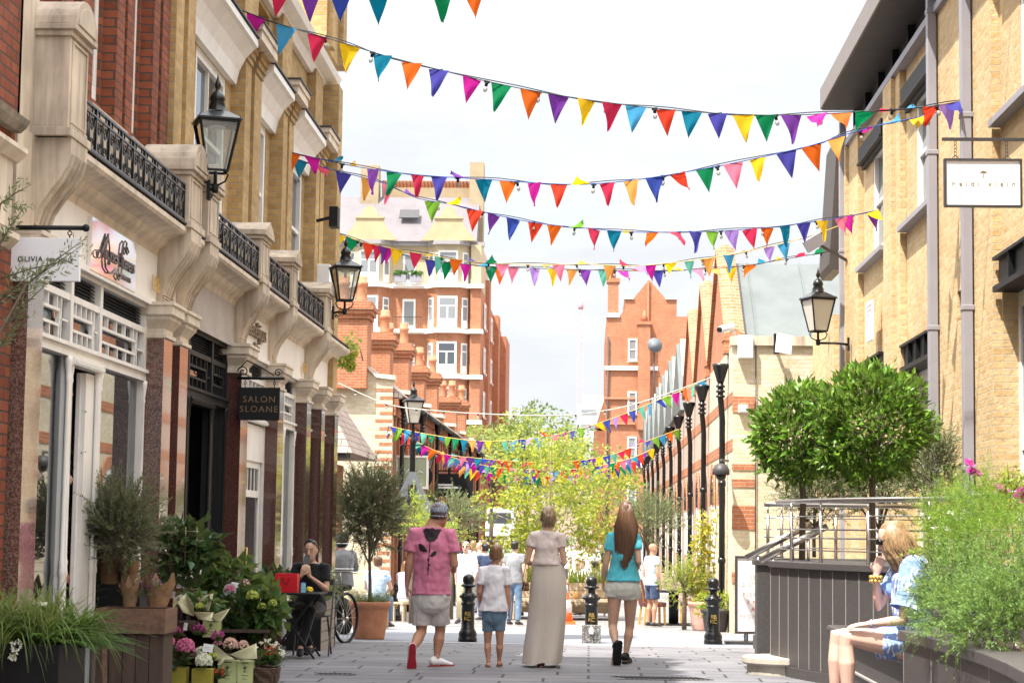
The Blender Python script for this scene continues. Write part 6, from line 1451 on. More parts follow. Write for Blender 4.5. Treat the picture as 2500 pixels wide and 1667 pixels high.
head(1705,985,18.8,.055,'limepetal','largest lime hydrangea head at the right end of the stand',110); head(1840,1032,18.85,.04,'limepetal','lime hydrangea head nearest the bistro table',80); head(1768,1055,18.8,.04,'limepetal','lower lime hydrangea head at the right end of the stand',80); head(1345,1050,18.4,.035,'limepetal','small lime bloom among the cream wrapping',70)
head(1555,1310,18.25,.06,'palepink','pale pink hydrangea wrapped in tan paper, left one above the lime bags',110); head(1640,1320,18.2,.05,'palepink','pale pink and cream hydrangea, right one above the lime bags',90); head(1470,1300,18.3,.035,'pinkpetal','small pink hydrangea at the left of the tan paper',60)
head(1215,1010,18.4,.05,'whitepetal','cream flowers at the left of the pale wrapping',90); head(1650,900,19.3,.05,'palepink','pale cream and pink bloom under the dark hydrangea leaves',70)
for px, py, lab in ((1195,1215,'magenta primulas in front of the woven basket'),(1350,1205,'magenta primulas below the cream wrapped flowers'),(1475,1245,'magenta primulas at the left of the tan paper')):
    small_plant(px, py+40, 18.15, .05, 26, .07, .03, .009, 'green', lab, flowers='magentapetal', fsize=.022, nf=26, name='primulas')
def paper(pts, Y, label, mat='tissue'):
    """folded sheets of wrapping paper standing round a bunch"""
    p0 = za(*pts[0], Y); e = empty('wrapping_paper', tuple(p0), 0, label, 'paper', 'sheets of flower wrapping'); m = MB()
    q = [za(a, b, Y)-p0 for a, b in pts]; mid = sum(q, Vector())/len(q)
    n = len(q); vs = [tuple(v+Vector((0, (.05 if i%2 else -.03), 0))) for i, v in enumerate(q)]+[tuple(mid+Vector((0,.05,0)))]
    m.add(vs, [(i,(i+1)%n,n) for i in range(n)], True); o = m.build('sheet', M[mat], e); s = o.modifiers.new('s','SUBSURF'); s.levels = 1; s.render_levels = 1; s.subdivision_type = 'SIMPLE'; t = o.modifiers.new('t','SOLIDIFY'); t.thickness = .002
paper([(1200,1020),(1250,962),(1310,1040),(1305,1120),(1240,1090)],18.3,'tall pointed sheet of cream paper left of the lime bag'); paper([(1335,990),(1435,962),(1415,1085),(1375,1075)],18.5,'cream paper sheet with a rising right corner'); paper([(1310,1085),(1435,1090),(1430,1150),(1330,1140)],18.2,'curled band of cream paper above the lime bag'); paper([(1430,1110),(1550,1062),(1500,1150),(1440,1160)],18.35,'cream paper pointing right beyond the lime bag')
paper([(1440,1290),(1530,1380),(1600,1410),(1440,1420)],18.2,'tan wrapping at the left above the lime bags','tissue'); paper([(1560,1370),(1725,1300),(1740,1400),(1620,1420)],18.15,'tan wrapping rising at the right above the lime bags'); paper([(1470,1440),(1510,1395),(1515,1430),(1490,1455)],18.05,'small cream paper corner right of the white hydrangea')
def carrier(px0, py0, px1, py1, Y, mat, label, mark=True):
    a = za(px0, py1, Y); b = za(px1, py0, Y); w2 = (b.x-a.x)/2; h = b.z-max(a.z,0); e = empty('carrier_bag', ((a.x+b.x)/2, Y, max(a.z, 0)), 0, label, 'bag', 'paper carrier bags of flowers'); m = MB(); d = min(.07, w2)
    m.rings([[(-w2*s,-d,z),(w2*s,-d,z),(w2*s,d,z),(-w2*s,d,z)] for s, z in ((.97,0),(1,h*.5),(1,h))], smooth=False); m.build('bag', M[mat], e, bevel=.003)
    if mark:
        k = MB(); y = -d-.002; k.box(-w2*.45,w2*.45,y-.002,y,h*.90,h*.93); k.tube([(0,y,h*.48),(0,y,h*.62)], .002, 4)
        for j in range(7): t = PI*j/6; k.tube([(0,y,h*.62),(.018*math.cos(t),y,h*.63+.022*math.sin(t)+.01)], .0015, 4)
        k.tube([(-.012,y,h*.5),(0,y,h*.54),(.012,y,h*.5)], .0018, 4); k.tube([(-.03,y,h*.34),(-.01,y,h*.36),(.0,y,h*.33),(.03,y,h*.35)], .002, 4); k.box(-.02,.02,y-.001,y,h*.2,h*.21); k.box(-.025,.025,y-.001,y,h*.16,h*.168); k.build('print', M['darkwood'], e)
    return e
carrier(1478,1410,1612,1562,18.35,'limepaper','left of the two pale lime paper bags in the front row'); carrier(1608,1415,1716,1562,18.33,'limepaper','right of the two pale lime paper bags in the front row, next to the basket'); carrier(1375,1140,1492,1255,18.75,'limepaper','pale lime paper bag higher up between the cream wrapping and primulas')
carrier(1120,1460,1268,1600,17.8,'mustardpot','left dark mustard bag under the pink hydrangeas',False); carrier(1300,1470,1436,1600,17.8,'mustardpot','right dark mustard bag under the white hydrangea',False)
def basket(px0, py0, px1, py1, Y, label):
    a = za(px0, py1, Y); b = za(px1, py0, Y); w2 = (b.x-a.x)/2; h = b.z-a.z; e = empty('wicker_basket', ((a.x+b.x)/2, Y, a.z), 0, label, 'basket', 'wicker baskets'); m = MB()
    for k in range(max(4,int(h/.014))):
        z = .007+k*.014; s = .86+.14*z/h; ph = k*.9
        m.tube([(w2*s*(math.copysign(abs(math.cos(t))**.5, math.cos(t))), .16*s*(math.copysign(abs(math.sin(t))**.5, math.sin(t)))+.006*math.sin(t*9+ph), z+.004*math.sin(t*7+ph)) for t in np.linspace(0,2*PI,41)], .008, 5, caps=False)
    m.build('weave', M['wicker'], e); s = MB(); s.box(-w2*.84,w2*.84,-.13,.13,.01,h*.8); s.build('filling', M['soil'], e); return e
basket(1708,1455,1888,1560,18.45,'dark wicker basket of small flowers at the right end of the display'); basket(1172,1142,1330,1200,18.55,'woven twig basket behind the magenta primulas'); basket(1180,925,1350,985,19.3,'low basket on the back tier under the white cards')
small_plant(1815,1440,18.45,.12,80,.16,.035,.014,'green','mixed small cream and red flowers in the wicker basket at the right',flowers='whitepetal',fsize=.026,nf=26); flowers_thing([za(1815+rnd.uniform(-30,70),1350+rnd.uniform(-30,20),18.3) for _ in range(9)], .02, 'redpetal', 'dark red buds in the wicker basket at the right', (-3.05,18.45,.2)); small_plant(1250,960,19.3,.13,90,.13,.03,.014,'green','low green plants in the basket on the back tier')
flowers_thing([za(1470+rnd.uniform(-30,40),1490+rnd.uniform(-30,20),17.9) for _ in range(10)], .024, 'redpetal', 'red flowers low between the mustard and lime bags', (-3.5,18.0,.05)); small_plant(1480,1540,17.95,.06,40,.12,.03,.008,'deepgreen','dark sprigs low between the mustard and lime bags')
def price_card(px, py, Y, label, w=.075, h=.055, rz=0, mat='card'):
    p = za(px, py, Y); e = empty('price_card', tuple(p), rz, label, 'price card', 'white price cards'); m = MB(); m.obox((0,0,0),(w,.002,h),(-.15,.12,0)); m.build('card', M[mat], e); m = MB(); m.bar((0,.004,-h*.5),(0,.006,-.14),.003); m.build('stick', M['black'], e)
    m = MB()
    for k in range(2): m.obox((-.006,-.003-.002*k,.008-.016*k),(w*.55,.001,.003),(-.15,.12,0))
    m.build('print', P('pale_violet_print', (.5,.45,.6), .6), e)
price_card(1333,813,18.4,'tilted white price card below the large dark leaves'); price_card(1280,838,18.6,'white price card partly hidden left of the tilted one', .07,.08); price_card(1263,908,18.5,'white price card above the low basket'); price_card(1405,1330,17.85,'white price card behind the white hydrangea', .09,.07); price_card(1585,905,19.0,'grey price card right above the round flower card',.07,.05); price_card(1253,1185,18.3,'small pale label in the woven twig basket',.035,.07); price_card(1163,970,18.0,'white label left of the cream wrapped flowers',.05,.06)
p = za(1552,940,18.9); e = empty('flower_card', tuple(p), 0, 'round card printed with a pink bloom in the hydrangea bush', 'card'); m = MB(); m.tube([(0,.0,0),(0,.004,0)], .062, 24); m.build('card', P('pale_rim', (.45,.50,.42), .5), e); florets((0,.0,0), .045, 60, .016, 'pinkpetal', 'bloom', e)
# flower garland in the open shop door and vase flowers
e = thing('flower_garland', (-4.2, 15.15, .5), 'tall garland of pink and peach peonies inside the open shop door', 'flowers'); m = MB(); X = -4.12
for k in range(7):
    y = 14.95+.09*k; m.tube([(X,y,.3),(X+.05*math.sin(k),y+.06,1.0),(X-.05,y-.05,1.6),(X+.04*math.cos(k),y+.08*math.sin(k*2),2.2),(X,y,2.6)], .006, 4)
wp('twigs', m, M['bark'], e)
for k, (z, mt_) in enumerate(((2.45,'peachpetal'),(2.0,'palepink'),(1.92,'pinkpetal'),(1.78,'palepink'),(1.6,'pinkpetal'),(1.52,'palepink'),(1.40,'magentapetal'),(1.28,'pinkpetal'),(1.16,'palepink'),(1.02,'peachpetal'),(.9,'magentapetal'),(2.62,'peachpetal'),(.78,'pinkpetal'),(1.7,'magentapetal'))):
    o = florets(Vector((X+.05, 15.02+.28*rnd.random(), z))-Vector(e.location), .05, 60, .035, mt_, 'bloom', e)
shoots(np.stack([np.full(40,.08), RG.uniform(-.25,.3,40), RG.uniform(.2,2.1,40)], 1), RG.normal(size=(40,3)), .18, 6, .06, .025, 'green', 'leaves', e)
# ------------------------------------------------------------------ bunting and festoon lights
FC = dict(purple=(.16,.035,.30), green=(.0,.20,.07), magenta=(.50,.01,.27), sky=(.05,.28,.50), crimson=(.52,.02,.07), yellow=(.75,.47,.01), teal=(.0,.17,.28), orange=(.70,.13,.01), violet=(.055,.05,.32), red=(.65,.05,.02), blue=(.03,.06,.33), peach=(.80,.35,.08), pink=(.75,.18,.28), lime=(.16,.36,.03), mint=(.12,.45,.34), lilac=(.38,.22,.62))
FM = {k: CLOTH('flag_'+k, v, .45, .0, 3, .10, .8) for k, v in FC.items()}
CABLE = P('cable', (.02,.02,.025), .6, .1, 5); YC = P('yellow_cord', (.72,.50,.16), .7, .1, 5); BC = P('blue_cord', (.02,.05,.25), .7, .1, 5)
def flag_mesh(seed):
    """a triangle of cloth, curled a little by the wind; hangs from z=0, 1 m wide and 1.35 m long before scaling"""
    r = random.Random(seed); m = MB(); n = 7; tw = r.uniform(-.5,.5); cu = r.uniform(-.5,.5); ph = r.uniform(0,6); rows = []
    for i in range(n+1):
        t = i/n; w = .5*(1-t)+.012; z = -1.35*t; rows.append([( x*w+.10*tw*t*t, .30*cu*t*t+.10*math.sin(ph+4.5*t+x*2.2)*(.25+t)+.30*tw*x*w, z+.02*math.sin(x*3+ph)) for x in np.linspace(-1,1,6)])
    m.rings(rows, caps=False, closed=False); me = m.build('flag', FM['red'], None, fix=False).data
    o = bpy.data.objects[-1] if False else None
    return me
FLAGS = []
for sd_ in range(7):
    me = flag_mesh(sd_); FLAGS.append(me)
    for ob in list(bpy.data.objects):
        if ob.data is me: bpy.data.objects.remove(ob)
def proto_bulb():
    m = MB(); m.lathe([(.012,0),(.017,-.01),(.017,-.045),(.012,-.05)], n=8); m.box(-.03,.03,-.012,.012,-.012,.012); a = m.build('lamp_socket', M['black'], None)
    m = MB(); m.lathe([(.010,-.05),(.022,-.07),(.024,-.085),(.016,-.105),(.004,-.112)], n=10); b = m.build('bulb', M['bulbglass'], a); return a
BULB = proto_bulb()
def curve3(pts, n=60):
    """smooth line through surveyed points"""
    pts = [V(p) for p in pts]; out = []; k = len(pts)
    for i in range(k-1):
        p0, p1, p2, p3 = pts[max(i-1,0)], pts[i], pts[i+1], pts[min(i+2,k-1)]
        for t in np.linspace(0, 1, max(4, n//(k-1)))[:-1]:
            out.append(.5*((2*p1)+(p2-p0)*t+(2*p0-5*p1+4*p2-p3)*t*t+(-p0+3*p1-3*p2+p3)*t**3))
    return out+[pts[-1]]
def strand(label, pts, Y0, Y1, flags, size, bulbs=10, cord=None, lights=True, sway=.0, auto=None, name='bunting', r=.006):
    """pts: survey points of the cord from left to right; depth runs evenly from Y0 to Y1. flags: list of (px, colour, state)"""
    x0, x1 = pts[0][0], pts[-1][0]; P3 = [at(px, py, Y=Y0+(Y1-Y0)*(px-x0)/(x1-x0)) for px, py in pts]; c = curve3(P3)
    e = empty(name, tuple(c[0]), 0, label, 'bunting' if flags or auto else 'string lights', 'strings of bunting' if flags or auto else None); base = V(c[0])
    m = MB(); m.tube([p-base for p in c], r, 5); m.build('cord', cord or CABLE, e)
    L = [0]
    for a, b in zip(c, c[1:]): L.append(L[-1]+(b-a).length)
    def along(t):
        d = t*L[-1]
        for i in range(len(c)-1):
            if L[i+1] >= d: f = (d-L[i])/max(1e-6, L[i+1]-L[i]); return c[i].lerp(c[i+1], f), (c[i+1]-c[i]).normalized()
        return c[-1], (c[-1]-c[-2]).normalized()
    def at_px(px):
        best = min(range(401), key=lambda i: abs(pxof(along(i/400)[0])-px)); return along(best/400)
    if auto:
        cols = list(FM); flags = [None]*auto
        for i in range(auto): flags[i] = ((i+.5)/auto, cols[(i*5+auto+rnd.randrange(3))%len(cols)], rnd.choice('nnnnnnft'))
    for i, (px, col, stt) in enumerate(flags or []):
        p, d = (along(px) if auto else at_px(px)); me = FLAGS[(i*3+len(label))%7]
        o = bpy.data.objects.new('flag', me); COL.objects.link(o); o.parent = e; o.location = p-base
        yaw = math.atan2(d.y, d.x); k = 1.14*size*rnd.uniform(.92,1.06)
        tilt = {'n': rnd.uniform(-.18,.18), 'f': 1.75+rnd.uniform(-.2,.3), 't': .9}[stt]; roll = -math.atan2(d.z, math.hypot(d.x, d.y))
        o.rotation_euler = Euler((tilt if rnd.random() < .5 else -tilt, roll*.9+rnd.uniform(-.12,.12), yaw+rnd.uniform(-.35,.35))); o.scale = (k,k,k*(.8 if stt == 'f' else 1))
        if o.material_slots: o.material_slots[0].link = 'OBJECT'; o.material_slots[0].material = FM[col]
    if lights:
        m = MB(); c2 = [p-base+V((0,.03,.014+.02*math.sin(i*.9))) for i, p in enumerate(c)]; m.tube(c2, r*1.1, 5); m.build('light_cable', CABLE, e)
    for i in range(bulbs):
        p, d = along((i+.35+.3*rnd.random())/bulbs); b = dup(BULB, e); b.location = p-base+V((0,.03,.0)); b.rotation_euler = (rnd.uniform(-.2,.2), rnd.uniform(-.25,.25), math.atan2(d.y,d.x)); b.scale = (size/.19,)*3
    return e
def pxof(p):
    q = V(p)-V(CAM); f = q.dot(FW); return (q.dot(RI)/f*FPX+1250)/K
n_ = lambda s_: [(int(a), b, c) for a, b, c in (w.split(':') for w in s_.split())]
strand('longest string of bunting, crossing from above the left windows to the right downpipe', [(430,-25),(512,8),(640,55),(785,98),(900,133),(1130,190),(1300,222),(1450,243),(1590,257),(1750,265),(1900,262),(2050,252),(2140,245),(2225,229)], 22.0, 22.6,
 n_('455:purple:n 512:green:n 590:magenta:n 658:sky:n 730:crimson:n 805:yellow:n 877:teal:n 947:orange:n 1010:violet:n 1083:magenta:n 1152:green:n 1218:orange:n 1283:purple:n 1348:yellow:n 1404:crimson:n 1463:sky:n 1527:red:n 1587:teal:n 1650:violet:n 1706:yellow:n 1758:green:n 1818:purple:n 1878:magenta:t 1930:orange:t 1988:green:t 2040:crimson:f 2095:sky:f 2140:red:t 2175:lilac:n 2195:violet:t'), .205, 14)
strand('short row of bunting cut by the top edge of the picture', [(430,-130),(540,-70),(645,-30),(712,-20),(785,-13),(870,-9),(1018,-13),(1090,-26),(1300,-60),(1700,-105),(2320,-130)], 20.5, 20.5, n_('645:crimson:n 712:purple:n 785:blue:n 870:teal:n 945:yellow:f 1018:green:n 1088:orange:n'), .21, 4)
strand('second string of bunting from the left window hoods, rising to the same right anchor', [(588,320),(640,342),(720,362),(830,385),(960,402),(1110,412),(1225,420),(1330,424),(1440,416),(1560,398),(1700,372),(1862,335),(1940,310),(2040,284),(2140,262),(2225,231)], 26.0, 22.7,
 n_('612:red:n 672:orange:n 715:magenta:t 765:teal:f 805:yellow:f 855:purple:n 905:green:n 958:crimson:n 1011:violet:n 1060:purple:f 1112:teal:n 1168:orange:n 1225:magenta:n 1282:red:n 1332:yellow:f 1394:crimson:n 1449:peach:n 1505:blue:n 1557:red:t 1619:green:n 1682:pink:n 1742:yellow:n 1804:violet:n 1862:orange:n 1920:peach:n 1982:magenta:f 2045:sky:f 2110:yellow:t'), .20, 11, BC)
strand('third string of bunting from the left window hoods down to the right upper window', [(590,322),(640,350),(740,384),(850,412),(900,428),(960,456),(1040,470),(1130,492),(1230,512),(1330,523),(1450,533),(1550,533),(1650,531),(1760,523),(1850,512),(1930,500),(2015,483)], 26.2, 29.8,
 n_('632:red:n 688:teal:n 738:crimson:t 788:violet:n 845:peach:n 893:pink:n 941:purple:f 994:lime:n 1040:yellow:f 1090:red:n 1134:purple:n 1178:blue:n 1231:red:n 1273:orange:n 1322:lime:f 1363:crimson:n 1410:teal:n 1455:yellow:f 1500:orange:t 1550:crimson:t 1599:violet:n 1636:lime:n 1680:lilac:n 1722:crimson:n 1763:orange:n 1804:teal:n 1846:violet:n 1890:yellow:n 1930:pink:n 1945:magenta:n 2001:yellow:t 2004:purple:n'), .195, 13, BC)
strand('fourth string of bunting from the left lantern to the right corner under the floodlight', [(765,535),(850,560),(950,580),(1100,603),(1230,608),(1350,607),(1450,611),(1560,602),(1660,588),(1760,568),(1850,545),(1935,516)], 31.5, 34,
 n_('779:yellow:n 810:green:n 847:red:n 868:crimson:n 883:purple:n 891:magenta:n 912:yellow:n 956:crimson:n 988:yellow:f 1010:mint:n 1048:orange:n 1085:violet:f 1125:green:f 1155:pink:t 1250:peach:f 1283:pink:n 1340:yellow:f 1400:peach:n 1437:crimson:f 1468:lilac:t 1494:magenta:n 1540:yellow:t 1583:mint:n 1627:peach:n 1675:sky:n 1717:orange:f 1765:lilac:n 1800:sky:n'), .19, 12, YC)
strand('fifth string of bunting just under the fourth, ending lower at the right corner', [(765,536),(850,566),(960,593),(1100,610),(1250,617),(1350,620),(1480,622),(1600,619),(1700,612),(1800,596),(1880,582),(1935,571)], 31.7, 34.6,
 n_('990:violet:n 1028:green:n 1070:magenta:n 1110:sky:f 1128:green:n 1150:orange:n 1180:pink:n 1228:lilac:n 1270:yellow:n 1315:peach:n 1345:purple:n 1387:mint:n 1430:magenta:t 1460:red:f 1512:violet:n 1558:yellow:f 1600:pink:t 1640:peach:t 1680:yellow:n 1725:orange:t 1752:teal:f 1790:yellow:f 1838:crimson:f 1880:green:f'), .185, 12)
strand('bare festoon lights across the street above the far bunting', [(778,880),(890,928),(1000,943),(1150,952),(1300,953),(1420,937),(1530,905),(1645,862)], 44, 44, None, .19, 12, P('pale_cable', (.5,.45,.4), .7), False, name='festoon_lights', r=.012)
strand('far bunting rising to the right mews gables', [(893,978),(1000,1000),(1120,1013),(1250,1002),(1340,982),(1430,952),(1520,915),(1600,882),(1660,850)], 52, 46, None, .20, 12, YC, False, auto=40, r=.007)
strand('far bunting sagging low behind the lamp post', [(893,976),(950,1010),(1020,1042),(1100,1052),(1200,1060),(1300,1060),(1400,1045),(1480,1015),(1560,985)], 54, 56, None, .21, 10, YC, False, auto=40, r=.007)
strand('farthest bunting lost among the leaves of the yellow green tree', [(960,1010),(1040,1060),(1100,1082),(1200,1092),(1300,1092),(1400,1078),(1480,1050)], 66, 68, None, .24, 8, YC, False, auto=44, r=.009)
strand('farthest bunting but one, just above the one lost in the leaves', [(900,985),(960,1025),(1040,1050),(1120,1070),(1220,1078),(1330,1076),(1440,1055),(1500,1030)], 60, 62, None, .22, 8, YC, False, auto=44, r=.009)
for ch in list(BULB.children): bpy.data.objects.remove(ch)
bpy.data.objects.remove(BULB)
# ------------------------------------------------------------------ people
def tubeE(mb, pts, rad, right=(1,0,0), n=14, cap=.45):
    """rounded limb or trunk: elliptic rings square to a path"""
    pts = [V(p) for p in pts]; right = V(right); rad = [(r, r) if not isinstance(r, tuple) else r for r in rad]; k = len(pts); rings = []
    def ring(p, d, a, b):
        r = (right-d*right.dot(d))
        if r.length < 1e-3: r = V((0,1,0))-d*d.y
        r.normalize(); f = d.cross(r)
        return [p+r*a*math.cos(2*PI*j/n)+f*b*math.sin(2*PI*j/n) for j in range(n)]
    for i, p in enumerate(pts):
        d = (pts[min(i+1,k-1)]-pts[max(i-1,0)]).normalized(); a, b = rad[i]
        if i == 0: rings += [ring(p-d*min(a,b)*cap, d, a*.45, b*.45), ring(p-d*min(a,b)*cap*.55, d, a*.8, b*.8)]
        rings.append(ring(p, d, a, b))
        if i == k-1: rings += [ring(p+d*min(a,b)*cap*.55, d, a*.8, b*.8), ring(p+d*min(a,b)*cap, d, a*.45, b*.45)]
    mb.rings(rings); return mb
def lerp(a, b, t): return V(a)*(1-t)+V(b)*t
def remesh(o, vox, smooth=6, f=.5, wr=0, wscale=.12):
    r = o.modifiers.new('remesh', 'REMESH'); r.mode = 'VOXEL'; r.voxel_size = vox; r.use_smooth_shade = True
    s = o.modifiers.new('smooth', 'SMOOTH'); s.factor = f; s.iterations = smooth
    if wr:
        t = bpy.data.textures.new('folds', 'CLOUDS'); t.noise_scale = wscale; t.noise_depth = 1
        d = o.modifiers.new('folds', 'DISPLACE'); d.texture = t; d.strength = wr; d.mid_level = .5; d.texture_coords = 'LOCAL'
    return o
def hand(mb, wr, d, side, palm, s=1.0, curl=.5):
    """palm, four unequal curled fingers and a thumb. d: along the hand, side: towards the thumb, palm: the way the palm faces"""
    d = V(d).normalized(); side = V(side); side = (side-d*side.dot(d)).normalized(); pn = d.cross(side)
    if pn.dot(V(palm)) < 0: pn = -pn
    wr = V(wr); tubeE(mb, [wr, wr+d*.03*s, wr+d*.075*s, wr+d*.092*s], [(.026*s,.018*s),(.034*s,.016*s),(.040*s,.014*s),(.036*s,.011*s)], side, 10)
    for k, (o, L) in enumerate(((.031,.072),(.0105,.080),(-.0105,.075),(-.031,.060))):
        b = wr+d*.085*s+side*o*s; pts = [b]; a = 0; q = b
        for j, t in enumerate((.45,.32,.23)):
            a += curl*(.55+.15*k*.5); q = q+(d*math.cos(a)+pn*math.sin(a))*L*t*s; pts.append(q)
        tubeE(mb, pts, [.0092*s,.0088*s,.0080*s,.0068*s], side, 8)
    b = wr+d*.028*s+side*.026*s; t1 = b+(side*.75+d*.6+pn*.25).normalized()*.036*s; t2 = t1+(d*.9+side*.15+pn*.3).normalized()*.03*s; tubeE(mb, [b, t1, t2], [.013*s,.0105*s,.008*s], pn, 8)
POSE = dict(
 stand=dict(hl=(-.09,0,.92), hr=(.09,0,.92), kl=(-.10,.02,.49), kr=(.10,.02,.49), al=(-.10,-.02,.08), ar=(.10,-.02,.08), sl=(-.18,0,1.42), sr=(.18,0,1.42), el=(-.24,-.03,1.14), er=(.24,-.03,1.14), wl=(-.25,.04,.89), wr=(.25,.04,.89), nk=(0,-.005,1.49), hd=(0,.02,1.63)),
 walk=dict(hl=(-.09,0,.91), hr=(.09,0,.91), kl=(-.09,-.02,.47), kr=(.09,.16,.50), al=(-.09,-.34,.17), ar=(.09,.24,.08), sl=(-.18,0,1.42), sr=(.18,0,1.42), el=(-.23,.05,1.14), er=(.23,-.10,1.15), wl=(-.24,.24,.95), wr=(.24,-.10,.89), nk=(0,.0,1.49), hd=(0,.03,1.63)),
 sit=dict(hl=(-.09,0,.52), hr=(.09,0,.52), kl=(-.12,.42,.54), kr=(.12,.42,.54), al=(-.12,.40,.08), ar=(.12,.44,.08), sl=(-.18,-.02,1.00), sr=(.18,-.02,1.00), el=(-.25,.06,.74), er=(.25,.06,.74), wl=(-.12,.28,.68), wr=(.12,.28,.68), nk=(0,0,1.07), hd=(0,.05,1.21)))
def figure(name_label, loc, rz, J, skin, top=None, bottom=None, shoes=None, hair=None, sc=1.0, fem=False, vox=.008, build=1.0, headsc=1.0, toes=None, hands=None, face=False, n=14, look=(0,1,0), group=None, feet=True, cat='person', neck=1.0):
    e = empty('person', loc, rz, name_label, cat, group); J = {k: V(v) for k, v in J.items()}; B = build
    hipm = (J['hl']+J['hr'])/2; shm = (J['sl']+J['sr'])/2; S = shm-hipm; rh = (J['hr']-J['hl']).normalized(); L = S.length/.5
    w = (J['sr']-J['sl']).length/.36; k_ = L*B
    def radat(t, T):
        for (a, b) in zip(T, T[1:]):
            if a[0] <= t <= b[0]: f = (t-a[0])/(b[0]-a[0]); return (a[1]+(b[1]-a[1])*f, a[2]+(b[2]-a[2])*f)
        return T[0][1:]
    def trunk(mb, grow=0, lo=-.2, hi=1.09, flare=0, table=None):
        T = table or ([(-.16,.09,.08),(-.06,.172,.12),(.10,.172,.12),(.36,.135,.098),(.62,.145,.105),(.84,.155,.10),(.97,.140,.085)] if fem else
             [(-.16,.09,.08),(-.06,.165,.12),(.10,.165,.122),(.36,.152,.115),(.62,.168,.122),(.84,.178,.115),(.97,.158,.092)])
        P_ = []; R_ = []
        for t, a, b in T:
            if t < lo or t > hi: continue
            P_.append(hipm+S*t); R_.append((a*B*(w if t > .5 else 1)*1.0+grow+flare*max(0,.4-t), b*B+grow+flare*max(0,.4-t)))
        if hi > .99: P_ += [lerp(shm, J['nk'], .55), J['nk']-V((0,0,.012))]; R_ += [(.112*B*w+grow*.8,.080*B+grow*.7), (.070*B*neck+grow*.35,.066*B*neck+grow*.35)]
        return P_, R_
    vx = max(vox, .006)
    m = MB(); p_, r_ = trunk(m); tubeE(m, p_, r_, rh, 18)
    hd = J['hd']; nk = J['nk']; q = headsc; lk = V(look).normalized(); ax = lk.cross(V((0,0,1))).normalized(); upv = ax.cross(lk)
    tubeE(m, [nk-V((0,0,.05)), nk, lerp(nk,hd,.5)], [(.074*B*neck,.064*B*neck),(.054*B*neck,.056*B*neck),(.052*B*neck,.055*B*neck)], rh, 12)
    def hp(x, y, z): return hd+(ax*x+lk*y+upv*z)*q
    rings = []
    for z, a, b, yo in ((-.118,.022,.018,.058),(-.105,.042,.038,.045),(-.075,.060,.066,.022),(-.04,.070,.083,.008),(0,.076,.094,.0),(.04,.077,.097,-.004),(.075,.069,.088,-.006),(.10,.048,.062,-.006),(.115,.022,.03,-.006)):
        rings.append([hp(a*math.cos(2*PI*j/16), yo+b*math.sin(2*PI*j/16), z) for j in range(16)])
    m.rings(rings)
    tubeE(m, [hp(0,.088,.015), hp(0,.103,-.015), hp(0,.108,-.03), hp(0,.09,-.038)], [.009,.012,.014,.01], ax, 8)
    for s in (-1, 1): m.rings([[hp(s*(.074+dx), -.005+ry*math.cos(t), -.01+rz_*math.sin(t)) for t in np.linspace(0,2*PI,9)[:-1]] for dx, ry, rz_ in ((-.006,.014,.024),(.006,.018,.030),(.013,.012,.022))])
    if face: tubeE(m, [hp(-.022,.088,-.066), hp(0,.094,-.064), hp(.022,.088,-.066)], [.004,.007,.004], upv, 6)
    ua, fa = (.040,.030) if fem else (.047,.035)
    for s, sh, el, wr in ((-1,'sl','el','wl'),(1,'sr','er','wr')):
        a, b, c = J[sh], J[el], J[wr]; tubeE(m, [lerp(a,hipm+S,.25), a, lerp(a,b,.35), lerp(a,b,.8), b, lerp(b,c,.3), lerp(b,c,.7), c], [.05*B,(.056 if not fem else .047)*B,ua*1.04*B,ua*.88*B,ua*.86*B,fa*1.16*B,fa*.85*B,(.026*B,.02*B)], (0,1,0), 12)
        hs = (hands or {}).get(sh[1], {}); d = hs.get('d', (c-b).normalized()*.8+V((0,0,-.25))); hand(m, c, d, hs.get('side', (-s*.25,1,.1)), hs.get('palm', (-s,0,0)), hs.get('s', .96*B if not fem else .88*B), hs.get('curl', .55))
    th, cf = (.080,.050) if fem else (.084,.054)
    for s, h, k, a in ((-1,'hl','kl','al'),(1,'hr','kr','ar')):
        h, k, a = J[h], J[k], J[a]; fw_ = V((toes or {}).get('l' if s < 0 else 'r', (s*.12,1,0))).normalized(); back = -V((0,1,0))
        tubeE(m, [h, lerp(h,k,.25), lerp(h,k,.65), lerp(h,k,.92), k, lerp(k,a,.12), lerp(k,a,.32)+back*.012, lerp(k,a,.6)+back*.006, lerp(k,a,.88), a],
              [(th*1.06*B,th*1.12*B),(th*B,th*1.05*B),(th*.80*B,th*.84*B),(th*.64*B,th*.66*B),(th*.62*B,th*.64*B),(cf*.92*B,cf*.98*B),(cf*1.04*B,cf*1.14*B),(cf*.80*B,cf*.86*B),(cf*.56*B,cf*.66*B),(.034*B,.042*B)], rh, 12)
        if feet: ft = a-V((0,0,.0)); tubeE(m, [ft-fw_*.055*B+V((0,0,-.05))*B, ft+V((0,0,-.035))*B, ft+fw_*.09*B+V((0,0,-.055))*B, ft+fw_*.17*B+V((0,0,-.066))*B], [.030*B,(.036*B,.034*B),(.042*B,.022*B),(.038*B,.012*B)], fw_.cross(V((0,0,1))), 10)
    body = remesh(m.build('body', M[skin], e, fix=True), vx, 3)
